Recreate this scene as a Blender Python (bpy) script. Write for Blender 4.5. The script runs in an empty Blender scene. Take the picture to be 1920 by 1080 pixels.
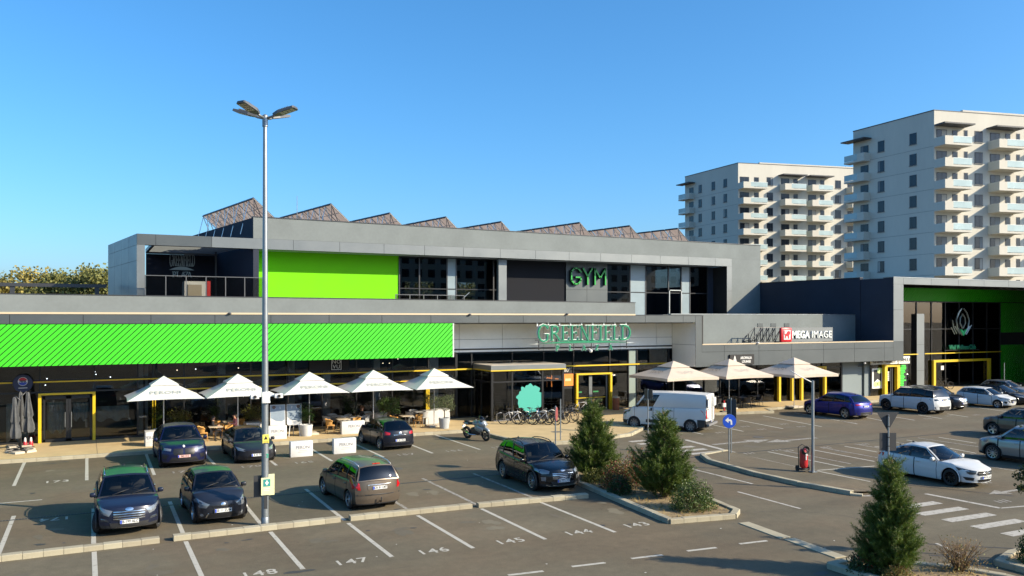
import bpy, bmesh, math, random
import numpy as np
from mathutils import Vector, Matrix
from mathutils.bvhtree import BVHTree
random.seed(7); rng = np.random.default_rng(7)
S = bpy.context.scene
C = S.collection
R = math.radians
pi = math.pi
# ---------------------------------------------------------------- camera, sky, sun, exposure
CAM_H, FPX, YAW, HY = 6.6, 1572.0, R(27.03), 598.0
cam = bpy.data.cameras.new('camera'); camo = bpy.data.objects.new('camera', cam); C.objects.link(camo)
cam.sensor_width = 36; cam.lens = FPX / 1920 * 36; cam.shift_y = (HY - 540) / 1920
cam.clip_start = 0.5; cam.clip_end = 4000
camo.location = (0, 0, CAM_H); camo.rotation_euler = (R(90), 0, -YAW)
S.camera = camo
SUN_EL, SUN_AZ = R(26.7), R(-43.5)          # direction to the sun, angle from +X
sdir = Vector((math.cos(SUN_AZ) * math.cos(SUN_EL), math.sin(SUN_AZ) * math.cos(SUN_EL), math.sin(SUN_EL)))
W = bpy.data.worlds.new('World'); S.world = W; W.use_nodes = True
nt = W.node_tree; nt.nodes.clear()
sky = nt.nodes.new('ShaderNodeTexSky'); sky.sky_type = 'NISHITA'; sky.sun_disc = False
sky.sun_elevation = SUN_EL; sky.sun_rotation = math.atan2(sdir.x, sdir.y)
sky.altitude = 90; sky.air_density = 1.0; sky.dust_density = 1.8; sky.ozone_density = 8.0
bg = nt.nodes.new('ShaderNodeBackground'); bg.inputs[1].default_value = 0.141
wo = nt.nodes.new('ShaderNodeOutputWorld')
hs = nt.nodes.new('ShaderNodeHueSaturation'); hs.inputs['Saturation'].default_value = 1.10; hs.inputs['Hue'].default_value = 0.492; nt.links.new(sky.outputs[0], hs.inputs['Color']); nt.links.new(hs.outputs[0], bg.inputs[0]); nt.links.new(bg.outputs[0], wo.inputs[0])
sl = bpy.data.lights.new('sun', 'SUN'); sl.energy = 5.0; sl.angle = R(0.5); sl.color = (1.0, 0.86, 0.64)
so = bpy.data.objects.new('sun', sl); C.objects.link(so)
so.rotation_euler = sdir.to_track_quat('Z', 'Y').to_euler(); so.location = (40, -20, 60)
S.view_settings.view_transform = 'Standard'; S.view_settings.look = 'None'
S.view_settings.exposure = 0.80; S.view_settings.gamma = 1.0; S.view_settings.use_curve_mapping = False
S.render.engine = 'CYCLES'
S.cycles.max_bounces = 8; S.cycles.transparent_max_bounces = 16; S.cycles.use_denoising = True

# ---------------------------------------------------------------- helpers
SY, CY = math.sin(YAW), math.cos(YAW)
def wx(u, Y):                       # X where the sight line of image column u meets the plane y = Y
    r = (u - 960) / FPX; return Y * (SY + r * CY) / (CY - r * SY)
def wz(u, v, Y):
    r = (u - 960) / FPX; return CAM_H - (v - HY) * Y / (CY - r * SY) / FPX
def gp(u, v, z=0.0):                # ground point
    d = FPX * (CAM_H - z) / (v - HY); r = (u - 960) / FPX
    return (d * (SY + r * CY), d * (CY - r * SY))

class MB:
    def __init__(s): s.v = []; s.f = []; s.m = []; s.M = None
    def add(s, vs, fs, m=0):
        b = len(s.v)
        if s.M is not None: vs = [s.M @ Vector(p) for p in vs]
        s.v.extend([tuple(p) for p in vs]); s.f.extend([tuple(b + i for i in f) for f in fs]); s.m.extend([m] * len(fs)); return s
    def box(s, x0, x1, y0, y1, z0, z1, m=0):
        return s.add([(x0,y0,z0),(x1,y0,z0),(x1,y1,z0),(x0,y1,z0),(x0,y0,z1),(x1,y0,z1),(x1,y1,z1),(x0,y1,z1)],
                     [(0,3,2,1),(4,5,6,7),(0,1,5,4),(1,2,6,5),(2,3,7,6),(3,0,4,7)], m)
    def cbox(s, x0, x1, y0, y1, z0, z1, c=0.02, m=0):      # box with chamfered top
        return s.add([(x0,y0,z0),(x1,y0,z0),(x1,y1,z0),(x0,y1,z0),(x0,y0,z1-c),(x1,y0,z1-c),(x1,y1,z1-c),(x0,y1,z1-c),
                      (x0+c,y0+c,z1),(x1-c,y0+c,z1),(x1-c,y1-c,z1),(x0+c,y1-c,z1)],
                     [(0,3,2,1),(8,9,10,11),(0,1,5,4),(1,2,6,5),(2,3,7,6),(3,0,4,7),(4,5,9,8),(5,6,10,9),(6,7,11,10),(7,4,8,11)], m)
    def rbox(s, x0, x1, y0, y1, z0, z1, c=0.02, m=0):      # box with all edges rounded a little
        b = bmesh.new(); bmesh.ops.create_cube(b, size=1.0)
        for v in b.verts: v.co = Vector(((x0+x1)/2+v.co.x*(x1-x0), (y0+y1)/2+v.co.y*(y1-y0), (z0+z1)/2+v.co.z*(z1-z0)))
        bmesh.ops.bevel(b, geom=b.edges[:], offset=c, segments=2, affect='EDGES', profile=0.5)
        b.verts.ensure_lookup_table(); s.add([v.co[:] for v in b.verts], [[v.index for v in f.verts] for f in b.faces], m); b.free(); return s
    def prism(s, pts, y0, y1, m=0):       # pts in (x,z), extruded along y
        n = len(pts); a = sum(pts[i][0]*pts[(i+1)%n][1]-pts[(i+1)%n][0]*pts[i][1] for i in range(n))
        if a < 0: pts = pts[::-1]
        vs = [(p[0], y0, p[1]) for p in pts] + [(p[0], y1, p[1]) for p in pts]
        fs = [tuple(range(n)), tuple(range(2*n-1, n-1, -1))] + [(i, i+n, (i+1)%n+n, (i+1)%n) for i in range(n)]
        return s.add(vs, fs, m)
    def slab(s, pts, z0, z1, m=0):        # pts in (x,y), extruded along z
        n = len(pts); a = sum(pts[i][0]*pts[(i+1)%n][1]-pts[(i+1)%n][0]*pts[i][1] for i in range(n))
        if a < 0: pts = pts[::-1]
        vs = [(p[0], p[1], z0) for p in pts] + [(p[0], p[1], z1) for p in pts]
        fs = [tuple(range(n-1,-1,-1)), tuple(range(n, 2*n))] + [(i, (i+1)%n, (i+1)%n+n, i+n) for i in range(n)]
        return s.add(vs, fs, m)
    def sheet(s, pts, z, m=0):
        n = len(pts); a = sum(pts[i][0]*pts[(i+1)%n][1]-pts[(i+1)%n][0]*pts[i][1] for i in range(n))
        if a < 0: pts = pts[::-1]
        return s.add([(p[0], p[1], z) for p in pts], [tuple(range(n))], m)
    def quad(s, a, b, c, d, m=0): return s.add([a, b, c, d], [(0,1,2,3)], m)
    def cyl(s, p0, p1, r0, r1=None, n=10, m=0, cap=True):
        r1 = r0 if r1 is None else r1; p0 = Vector(p0); p1 = Vector(p1); d = p1 - p0
        if d.length < 1e-6: return s
        q = d.to_track_quat('Z', 'Y'); vs = []
        for p, r in ((p0, r0), (p1, r1)):
            for i in range(n):
                a = 2*pi*i/n; vs.append(p + q @ Vector((math.cos(a)*r, math.sin(a)*r, 0)))
        fs = [(i, (i+1)%n, (i+1)%n+n, i+n) for i in range(n)]
        if cap: fs += [tuple(range(n-1,-1,-1)), tuple(range(n, 2*n))]
        return s.add(vs, fs, m)
    def tube(s, path, r, n=8, m=0, closed=False):
        P = [Vector(p) for p in path]; k = len(P); rr = r if isinstance(r, (list, tuple)) else [r]*k; vs = []; prev = None
        for i in range(k):
            if closed: t = P[(i+1)%k] - P[i-1]
            else: t = P[min(i+1,k-1)] - P[max(i-1,0)]
            if t.length < 1e-9: t = Vector((0,0,1))
            t.normalize()
            if prev is None:
                nx = t.orthogonal().normalized()
            else:
                nx = prev - t * prev.dot(t)
                nx = nx.normalized() if nx.length > 1e-6 else t.orthogonal().normalized()
            prev = nx; ny = t.cross(nx)
            for j in range(n):
                a = 2*pi*j/n; vs.append(P[i] + (nx*math.cos(a) + ny*math.sin(a))*rr[i])
        fs = []
        for i in range(k if closed else k-1):
            i2 = (i+1) % k
            for j in range(n): fs.append((i*n+j, i*n+(j+1)%n, i2*n+(j+1)%n, i2*n+j))
        if not closed: fs += [tuple(range(n-1,-1,-1)), tuple(range((k-1)*n, k*n))]
        return s.add(vs, fs, m)
    def lathe(s, prof, n=24, m=0, axis='z', c=(0,0,0), cap=True):   # prof: (radius, height)
        vs = []
        for r, h in prof:
            for i in range(n):
                a = 2*pi*i/n; x, y = r*math.cos(a), r*math.sin(a)
                p = (x, y, h) if axis == 'z' else ((x, h, y) if axis == 'y' else (h, x, y))
                vs.append((p[0]+c[0], p[1]+c[1], p[2]+c[2]))
        fs = []; k = len(prof)
        for j in range(k-1):
            for i in range(n):
                q = (j*n+i, j*n+(i+1)%n, (j+1)*n+(i+1)%n, (j+1)*n+i); fs.append(q if axis != 'y' else q[::-1])
        if cap:
            fs += [tuple(range(n-1,-1,-1)), tuple(range((k-1)*n, k*n))]
        return s.add(vs, fs, m)
    def ell(s, c, rx, ry, rz, n=12, k=7, m=0):
        vs = [(c[0], c[1], c[2]-rz)]; fs = []
        for j in range(1, k):
            t = -pi/2 + pi*j/k
            for i in range(n):
                a = 2*pi*i/n; vs.append((c[0]+rx*math.cos(t)*math.cos(a), c[1]+ry*math.cos(t)*math.sin(a), c[2]+rz*math.sin(t)))
        vs.append((c[0], c[1], c[2]+rz)); e = len(vs)-1
        for i in range(n):
            fs.append((0, 1+(i+1)%n, 1+i)); fs.append((e, e-n+i, e-n+(i+1)%n))
            for j in range(k-2): a = 1+j*n; fs.append((a+i, a+(i+1)%n, a+n+(i+1)%n, a+n+i))
        return s.add(vs, fs, m)
    def mesh(s, name, mats, smooth=False, off=None):
        me = bpy.data.meshes.new(name)
        vs = s.v if off is None else [(p[0]-off[0], p[1]-off[1], p[2]-off[2]) for p in s.v]
        me.from_pydata(vs, [], s.f)
        if not isinstance(mats, (list, tuple)): mats = [mats]
        for m in mats: me.materials.append(m)
        if len(mats) > 1: me.polygons.foreach_set('material_index', s.m)
        if smooth is not False:
            me.polygons.foreach_set('use_smooth', [True]*len(me.polygons))
            if smooth is not True: me.set_sharp_from_angle(angle=R(smooth))
        me.update(); return me
    def build(s, name, mats, parent=None, smooth=False, world=True):
        """link as ONE mesh object; coordinates are world ones unless world=False (then the parent's own)"""
        off = None
        if parent is not None and world:
            off = Vector((0,0,0)); p = parent
            while p: off += Vector(p.location); p = p.parent
        return link(s.mesh(name, mats, smooth, off), name, parent)
def link(me, name, parent=None, loc=(0,0,0), rot=None):
    o = bpy.data.objects.new(name, me); C.objects.link(o); o.parent = parent; o.location = loc
    if rot is not None: o.rotation_euler = rot
    return o
def tag(o, label=None, cat=None, group=None, kind=None):
    if label: o['label'] = label
    if cat: o['category'] = cat
    if group: o['group'] = group
    if kind: o['kind'] = kind
    return o
def thing(name, label, cat, loc=(0,0,0), rz=0, group=None):
    o = bpy.data.objects.new(name, None); C.objects.link(o); o.location = loc; o.rotation_euler = (0,0,rz); o.empty_display_size = 0.2
    return tag(o, label, cat, group)
def struct(mb, name, mat, smooth=False): return tag(mb.build(name, mat, None, smooth), kind='structure')
def copy_tree(o, parent=None):
    c = o.copy(); C.objects.link(c); c.parent = parent
    for ch in list(o.children): copy_tree(ch, c)
    return c
def place(o, loc, rz=0, label=None):
    o.location = loc; o.rotation_euler = (0,0,rz)
    if label: o['label'] = label
    return o

# ---------------------------------------------------------------- materials (procedural)
MT = {}
def mat(name, col, rough=0.6, metal=0.0, var=0.0, scale=3.0, bump=0.0, bscale=40.0, coat=0.0, spec=0.5, col2=None, detail=4, stretch=None, emit=None, trans=None):
    if name in MT: return MT[name]
    m = bpy.data.materials.new(name); m.use_nodes = True; n = m.node_tree.nodes; l = m.node_tree.links
    b = n['Principled BSDF']; MT[name] = m
    b.inputs['Base Color'].default_value = (*col, 1); b.inputs['Roughness'].default_value = rough; b.inputs['Metallic'].default_value = metal
    b.inputs['Specular IOR Level'].default_value = spec
    if coat: b.inputs['Coat Weight'].default_value = coat; b.inputs['Coat Roughness'].default_value = 0.05; b.inputs['Coat IOR'].default_value = 1.36
    if emit: b.inputs['Emission Color'].default_value = (*emit[0], 1); b.inputs['Emission Strength'].default_value = emit[1]
    if var or bump or col2:
        tc = n.new('ShaderNodeTexCoord'); mp = n.new('ShaderNodeMapping'); l.new(tc.outputs['Object'], mp.inputs[0])
        if stretch: mp.inputs['Scale'].default_value = stretch
        geo = None
    if var or col2:
        t = n.new('ShaderNodeTexNoise'); t.inputs['Scale'].default_value = scale; t.inputs['Detail'].default_value = detail; l.new(mp.outputs[0], t.inputs[0])
        t2 = n.new('ShaderNodeTexNoise'); t2.inputs['Scale'].default_value = scale*9.7; t2.inputs['Detail'].default_value = 3; l.new(mp.outputs[0], t2.inputs[0])
        av = n.new('ShaderNodeMath'); av.operation = 'MULTIPLY_ADD'; l.new(t2.outputs[0], av.inputs[0]); av.inputs[1].default_value = 0.4; l.new(t.outputs[0], av.inputs[2])
        mr = n.new('ShaderNodeMapRange'); mr.inputs[1].default_value = 0.45; mr.inputs[2].default_value = 0.95; l.new(av.outputs[0], mr.inputs[0])
        mx = n.new('ShaderNodeMix'); mx.data_type = 'RGBA'; l.new(mr.outputs[0], mx.inputs[0])
        c2 = col2 if col2 else col
        mx.inputs[6].default_value = (*[c*(1-var) for c in col], 1); mx.inputs[7].default_value = (*[min(1, c*(1+var)) for c in c2], 1)
        l.new(mx.outputs[2], b.inputs['Base Color'])
        rr = n.new('ShaderNodeMapRange'); rr.inputs[3].default_value = max(0.02, rough-0.08); rr.inputs[4].default_value = min(1, rough+0.1); l.new(av.outputs[0], rr.inputs[0]); l.new(rr.outputs[0], b.inputs['Roughness'])
    if bump:
        t3 = n.new('ShaderNodeTexNoise'); t3.inputs['Scale'].default_value = bscale; t3.inputs['Detail'].default_value = 3; l.new(mp.outputs[0], t3.inputs[0])
        bp = n.new('ShaderNodeBump'); bp.inputs['Strength'].default_value = bump; bp.inputs['Distance'].default_value = 0.01; l.new(t3.outputs[0], bp.inputs['Height']); l.new(bp.outputs[0], b.inputs['Normal'])
    return m
def glass(name, tint, refl=1.0, rough=0.01, ior=1.5, dark=0.0):
    """thin pane: Fresnel mirror over a tinted see-through body"""
    if name in MT: return MT[name]
    m = bpy.data.materials.new(name); m.use_nodes = True; n = m.node_tree.nodes; l = m.node_tree.links; n.clear(); MT[name] = m
    out = n.new('ShaderNodeOutputMaterial'); tr = n.new('ShaderNodeBsdfTransparent'); tr.inputs[0].default_value = (*tint, 1)
    gl = n.new('ShaderNodeBsdfGlossy'); gl.inputs['Roughness'].default_value = rough; gl.inputs[0].default_value = (refl, refl, refl, 1)
    fr = n.new('ShaderNodeFresnel'); fr.inputs[0].default_value = ior
    mx = n.new('ShaderNodeMixShader'); l.new(fr.outputs[0], mx.inputs[0]); l.new(tr.outputs[0], mx.inputs[1]); l.new(gl.outputs[0], mx.inputs[2])
    l.new(mx.outputs[0], out.inputs[0]); return m
def leafmat(name, c1, c2, rough=0.55, trans=0.25, scale=1.5):
    if name in MT: return MT[name]
    m = bpy.data.materials.new(name); m.use_nodes = True; n = m.node_tree.nodes; l = m.node_tree.links; MT[name] = m; b = n['Principled BSDF']
    tc = n.new('ShaderNodeTexCoord'); t = n.new('ShaderNodeTexNoise'); t.inputs['Scale'].default_value = scale; t.inputs['Detail'].default_value = 5; l.new(tc.outputs['Object'], t.inputs[0])
    ge = n.new('ShaderNodeNewGeometry'); ad = n.new('ShaderNodeMath'); ad.operation = 'MULTIPLY_ADD'; ad.inputs[1].default_value = 0.5; l.new(ge.outputs['Random Per Island'], ad.inputs[0]); l.new(t.outputs[0], ad.inputs[2])
    mr = n.new('ShaderNodeMapRange'); mr.inputs[1].default_value = 0.4; mr.inputs[2].default_value = 1.1; l.new(ad.outputs[0], mr.inputs[0])
    mx = n.new('ShaderNodeMix'); mx.data_type = 'RGBA'; l.new(mr.outputs[0], mx.inputs[0]); mx.inputs[6].default_value = (*c1,1); mx.inputs[7].default_value = (*c2,1)
    l.new(mx.outputs[2], b.inputs['Base Color']); b.inputs['Roughness'].default_value = rough
    tl = n.new('ShaderNodeBsdfTranslucent'); l.new(mx.outputs[2], tl.inputs[0])
    ms = n.new('ShaderNodeMixShader'); ms.inputs[0].default_value = trans; l.new(b.outputs[0], ms.inputs[1]); l.new(tl.outputs[0], ms.inputs[2])
    l.new(ms.outputs[0], n['Material Output'].inputs[0]); return m

def asphalt_mat(name, c):
    m = bpy.data.materials.new(name); m.use_nodes = True; n = m.node_tree.nodes; l = m.node_tree.links; MT[name] = m; b = n['Principled BSDF']; b.inputs['Roughness'].default_value = 0.88; b.inputs['Specular IOR Level'].default_value = 0.3
    tc = n.new('ShaderNodeTexCoord')
    def noise(sc, det, st=None, ro=0.55):
        t = n.new('ShaderNodeTexNoise'); t.inputs['Scale'].default_value = sc; t.inputs['Detail'].default_value = det; t.inputs['Roughness'].default_value = ro
        if st: mp = n.new('ShaderNodeMapping'); mp.inputs['Scale'].default_value = st; l.new(tc.outputs['Object'], mp.inputs[0]); l.new(mp.outputs[0], t.inputs[0])
        else: l.new(tc.outputs['Object'], t.inputs[0])
        return t.outputs[0]
    def rng_(s, a, b_, lo, hi): r = n.new('ShaderNodeMapRange'); r.inputs[1].default_value = a; r.inputs[2].default_value = b_; r.inputs[3].default_value = lo; r.inputs[4].default_value = hi; l.new(s, r.inputs[0]); return r.outputs[0]
    def mul(a, b_): q = n.new('ShaderNodeMath'); q.operation = 'MULTIPLY'; l.new(a, q.inputs[0]); l.new(b_, q.inputs[1]); return q.outputs[0]
    f = mul(mul(rng_(noise(.13,7,None,.65),.35,.68,.80,1.16), rng_(noise(.5,5,(.12,1.0,1)),.38,.66,.90,1.08)), mul(rng_(noise(34,2),.3,.7,.80,1.20), rng_(noise(3.2,5,None,.7),.36,.66,.90,1.08)))
    # scattered dark spots (oil, gum)
    v = n.new('ShaderNodeTexVoronoi'); v.inputs['Scale'].default_value = 1.3; l.new(tc.outputs['Object'], v.inputs[0]); f = mul(f, rng_(v.outputs['Distance'],.03,.075,.72,1.0))
    mx = n.new('ShaderNodeMix'); mx.data_type = 'RGBA'; mx.blend_type = 'MULTIPLY'; mx.inputs[0].default_value = 1; mx.inputs[6].default_value = (*c,1); cb = n.new('ShaderNodeCombineColor'); [l.new(f, cb.inputs[i]) for i in range(3)]; l.new(cb.outputs[0], mx.inputs[7])
    hv = n.new('ShaderNodeMix'); hv.data_type = 'RGBA'; hv.blend_type = 'MULTIPLY'; l.new(rng_(noise(.22,4),.42,.62,0,1), hv.inputs[0]); l.new(mx.outputs[2], hv.inputs[6]); hv.inputs[7].default_value = (1.06,.97,.93,1); l.new(hv.outputs[2], b.inputs['Base Color'])
    t3 = n.new('ShaderNodeTexNoise'); t3.inputs['Scale'].default_value = 70; l.new(tc.outputs['Object'], t3.inputs[0]); bp = n.new('ShaderNodeBump'); bp.inputs['Strength'].default_value = .45; bp.inputs['Distance'].default_value = .01; l.new(t3.outputs[0], bp.inputs['Height']); l.new(bp.outputs[0], b.inputs['Normal']); return m
asphalt = asphalt_mat('asphalt', (0.132,0.113,0.074))
asphalt_new = mat('asphalt_dark', (0.075,0.071,0.063), 0.85, var=0.12, scale=0.8, bump=0.5, bscale=60)
paving = mat('tan_paving', (0.49,0.37,0.195), 0.85, var=0.10, scale=1.2, bump=0.2, bscale=30, spec=0.2)
kerbm = mat('kerb_concrete', (0.35,0.315,0.225), 0.85, var=0.10, scale=2.5, bump=0.2, bscale=50, spec=0.25)
paint_w = mat('road_paint', (0.52,0.49,0.42), 0.75, var=0.18, scale=5, col2=(0.60,0.57,0.50))
# worn paint shows asphalt through
def worn(name, c, lo, hi, sc):
    m = bpy.data.materials.new(name); m.use_nodes = True; n = m.node_tree.nodes; l = m.node_tree.links; MT[name] = m; b = n['Principled BSDF']; b.inputs['Roughness'].default_value = 0.8
    tc = n.new('ShaderNodeTexCoord'); t = n.new('ShaderNodeTexNoise'); t.inputs['Scale'].default_value = sc; t.inputs['Detail'].default_value = 8; t.inputs['Roughness'].default_value = 0.7; l.new(tc.outputs['Object'], t.inputs[0])
    mr = n.new('ShaderNodeMapRange'); mr.inputs[1].default_value = lo; mr.inputs[2].default_value = hi; l.new(t.outputs[0], mr.inputs[0])
    mx = n.new('ShaderNodeMix'); mx.data_type = 'RGBA'; l.new(mr.outputs[0], mx.inputs[0]); mx.inputs[6].default_value = (*c,1); mx.inputs[7].default_value = (0.132,0.113,0.074,1); l.new(mx.outputs[2], b.inputs['Base Color']); return m
paint_line = worn('road_paint_line', (0.42,0.40,0.335), 0.54, 0.72, 6)
paint_old = worn('road_paint_worn', (0.33,0.31,0.27), 0.44, 0.62, 7)
paint_mid = worn('road_paint_mid', (0.41,0.385,0.33), 0.50, 0.70, 6)
fascia_m = mat('grey_cladding', (0.082,0.094,0.098), 0.38, metal=0.35, var=0.05, scale=0.6)
fascia_l = mat('light_grey_cladding', (0.165,0.182,0.187), 0.38, metal=0.35, var=0.05, scale=0.6)
white_clad = mat('white_cladding', (0.88,0.88,0.82), 0.42, metal=0.15, var=0.05, scale=0.8)
plaster = mat('grey_plaster', (0.178,0.198,0.196), 0.9, var=0.11, scale=0.5, bump=0.15, bscale=70, detail=7, spec=0.2)
navy = mat('navy_plaster', (0.030,0.036,0.052), 0.85, var=0.12, scale=0.5, spec=0.25)
green_sl = mat('green_slat_paint', (0.034,0.52,0.006), 0.5, var=0.05, scale=0.7)
green_w = mat('lime_wall_paint', (0.150,0.54,0.004), 0.8, var=0.05, scale=0.5, spec=0.25)
black = mat('black_backing', (0.008,0.008,0.009), 0.7)
frame_b = mat('black_frame', (0.018,0.019,0.021), 0.4, metal=0.3)
yellow = mat('yellow_paint', (0.62,0.43,0.010), 0.45)
cream = mat('cream_flashing', (0.52,0.42,0.28), 0.6)
gl_shop = glass('shop_glass', (0.66,0.68,0.68), 1.0, 0.01, 1.52)
gl_up = glass('upper_glass', (0.42,0.44,0.45), 1.0, 0.01, 1.6)
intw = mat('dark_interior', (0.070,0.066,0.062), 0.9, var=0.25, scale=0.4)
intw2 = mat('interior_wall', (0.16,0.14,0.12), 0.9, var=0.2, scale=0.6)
white_p = mat('white_paint', (0.60,0.595,0.57), 0.5, var=0.04, scale=2)
steel = mat('galvanised_steel', (0.27,0.295,0.31), 0.42, metal=0.75, var=0.10, scale=2.0)
steel_d = mat('dark_steel', (0.06,0.062,0.066), 0.45, metal=0.6)
soil = mat('dry_soil', (0.17,0.115,0.06), 0.95, var=0.35, scale=3, bump=0.8, bscale=25, col2=(0.27,0.20,0.10))

# ---------------------------------------------------------------- letters
def text_mesh(txt, size, mats, depth=0.0, name='lettering', align='CENTER', bold=0.0, spacing=1.0, sx=1.0, curve_res=3):
    cu = bpy.data.curves.new(name, 'FONT'); cu.body = txt; cu.size = size; cu.extrude = depth; cu.align_x = align; cu.align_y = 'CENTER'; cu.offset = bold; cu.space_character = spacing; cu.resolution_u = curve_res
    o = bpy.data.objects.new(name, cu); C.objects.link(o)
    me = bpy.data.meshes.new_from_object(o.evaluated_get(bpy.context.evaluated_depsgraph_get()))
    bpy.data.objects.remove(o); bpy.data.curves.remove(cu)
    if sx != 1.0: me.transform(Matrix.Diagonal((sx,1,1,1)))
    me.materials.clear(); me.materials.append(mats); me.name = name; return me
def wall_text(txt, size, m, loc, parent=None, depth=0.01, name='lettering', **k):   # reads from -Y side
    me = text_mesh(txt, size, m, depth, name, **k); me.transform(Matrix.Rotation(pi/2, 4, 'X'))
    if parent is not None: loc = Vector(loc) - Vector(parent.location)
    return link(me, name, parent, loc)
SERIF = {  # stroke letters on a 0..1 high grid: (width, [(points, thick)]) ; thick strokes carry serifs
 'G': (.95, [([(.82,.83),(.66,.96),(.46,1),(.24,.92),(.1,.72),(.06,.5),(.1,.28),(.24,.08),(.46,0),(.68,.05),(.8,.14)],1), ([(.8,.12),(.8,.42)],1), ([(.62,.44),(.95,.44)],0), ([(.84,.98),(.84,.74)],0)]),
 'R': (.9, [([(.2,0),(.2,1)],1), ([(.2,.98),(.5,.98),(.68,.88),(.7,.72),(.62,.57),(.45,.5),(.2,.5)],1), ([(.44,.5),(.85,.0)],1), ([(.05,0),(.36,0)],0), ([(.05,1),(.3,1)],0), ([(.74,0),(.97,0)],0)]),
 'E': (.75, [([(.2,0),(.2,1)],1), ([(.05,1),(.68,1)],0), ([(.2,.52),(.55,.52)],0), ([(.05,0),(.7,0)],0), ([(.68,1),(.68,.82)],0), ([(.7,0),(.7,.2)],0), ([(.55,.6),(.55,.42)],0)]),
 'N': (.95, [([(.2,0),(.2,1)],0), ([(.2,1),(.78,0)],1), ([(.78,0),(.78,1)],0), ([(.05,0),(.36,0)],0), ([(.05,1),(.22,1)],0), ([(.62,1),(.95,1)],0)]),
 'F': (.7, [([(.2,0),(.2,1)],1), ([(.05,1),(.66,1)],0), ([(.2,.52),(.54,.52)],0), ([(.05,0),(.38,0)],0), ([(.66,1),(.66,.82)],0), ([(.54,.6),(.54,.42)],0)]),
 'I': (.42, [([(.2,0),(.2,1)],1), ([(.04,0),(.36,0)],0), ([(.04,1),(.36,1)],0)]),
 'L': (.72, [([(.2,0),(.2,1)],1), ([(.05,0),(.68,0)],0), ([(.04,1),(.37,1)],0), ([(.68,0),(.68,.24)],0)]),
 'D': (.95, [([(.2,0),(.2,1)],1), ([(.05,1),(.45,1),(.7,.9),(.84,.7),(.87,.5),(.84,.3),(.7,.1),(.45,0),(.05,0)],1)]),
 'P': (.75, [([(.2,0),(.2,1)],1), ([(.05,.98),(.46,.98),(.64,.88),(.67,.72),(.6,.55),(.44,.47),(.2,.47)],1), ([(.05,0),(.38,0)],0)]),
 'A': (.9, [([(.12,0),(.45,1)],0), ([(.45,1),(.78,0)],1), ([(.22,.32),(.68,.32)],0), ([(.0,0),(.26,0)],0), ([(.64,0),(.92,0)],0)]),
 'Z': (.8, [([(.1,1),(.7,1)],0), ([(.7,1),(.1,0)],1), ([(.1,0),(.72,0)],0), ([(.1,1),(.1,.82)],0), ([(.72,0),(.72,.2)],0)]),
 'O': (1.0, [([(.48+.4*math.cos(2*pi*i/16), .5+.5*math.sin(2*pi*i/16)) for i in range(17)],1)]),
 ' ': (.5, [])}
def serif_width(txt, h, space): return sum(SERIF[c][0]*h + space for c in txt) - space
def serif_letter(mb, ch, x, z, h, y0, y1, thick, thin, m=0, sx=1.0):
    for pts, t in SERIF[ch][1]:
        w = (thick if t else thin)
        P = [Vector((x + p[0]*h*sx, z + p[1]*h)) for p in pts]
        for i in range(len(P)-1):
            a, b = P[i], P[i+1]; d = b - a
            if d.length < 1e-6: continue
            d.normalize(); n = Vector((-d.y, d.x))*w/2; e = d*w*0.25
            yy = 0.0008*i + (0.0 if t else 0.002)
            mb.prism([tuple(a-n-e), tuple(b-n+e), tuple(b+n+e), tuple(a+n-e)], y0-yy, y1, m)
def arc_pts(cx, cz, r, a0, a1, n): return [(cx+r*math.cos(a0+(a1-a0)*i/n), cz+r*math.sin(a0+(a1-a0)*i/n)) for i in range(n+1)]
# ================================================================ SETTING: ground, pavement, islands, markings
g = MB(); g.sheet([(-1500,-900),(2500,-900),(2500,2500),(-1500,2500)], 0.0)
ground = struct(g, 'ground', asphalt)
def kstone(x0,x1,y0,y1,z1,c):
    m = MB(); m.M = Matrix.Rotation(pi/2,4,'Z'); m.prism([(y0,0),(y1,0),(y1,z1-c),(y1-c,z1),(y0+c,z1),(y0,z1-c)],-x1,-x0); return m
kb = kstone(-0.2455,0.245,-0.075,0.165,0.16,0.018); kerb_me = [kb.mesh('kerb_stone', kerbm)]
kb = kstone(-0.245,0.2455,-0.072,0.165,0.157,0.022); kerb_me.append(kb.mesh('kerb_stone', mat('kerb_concrete_b', (0.315,0.28,0.20), 0.85, var=0.12, scale=2.2, bump=0.2, bscale=50, spec=0.25)))
kb = kstone(-0.246,0.2445,-0.077,0.165,0.162,0.015); kerb_me.append(kb.mesh('kerb_stone', mat('kerb_concrete_c', (0.375,0.34,0.245), 0.85, var=0.10, scale=2.9, bump=0.2, bscale=50, spec=0.25)))
def kerb_run(parent, pts, dz=0.0):       # stones along a polyline, their outer face to the right of travel
    for (ax, ay), (bx, by) in zip(pts[:-1], pts[1:]):
        L = math.hypot(bx-ax, by-ay); n = max(1, round(L/0.5)); a = math.atan2(by-ay, bx-ax)
        for i in range(n):
            t = (i+0.5)/n; o = link(random.choice(kerb_me), 'kerb_stone', parent, (ax+(bx-ax)*t, ay+(by-ay)*t, dz+random.uniform(-.004,.004)), (0,0,a+random.uniform(-.006,.006)))
            o.scale = (L/n/0.5, 1, 1)
TER = [(-30,44.6),(20.2,44.6),(20.35,41.0),(20.75,39.2),(21.9,38.15),(23.4,37.95),(27.4,39.05),(29.6,40.9),(31.5,43.3),(34.5,44.6),(38.5,44.9),(43.0,44.0),(43.9,45.6),(60,46.2),(110,46.2),(110,56),(-30,56)]
p = MB(); p.slab(TER, 0.0, 0.135); pavement = struct(p, 'pavement', paving)
kerb_run(pavement, [(-6,44.6),(20.2,44.6)]); kerb_run(pavement, TER[1:10]); kerb_run(pavement, TER[9:14]); kerb_run(pavement, [(60,46.2),(80,46.2)])
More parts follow.
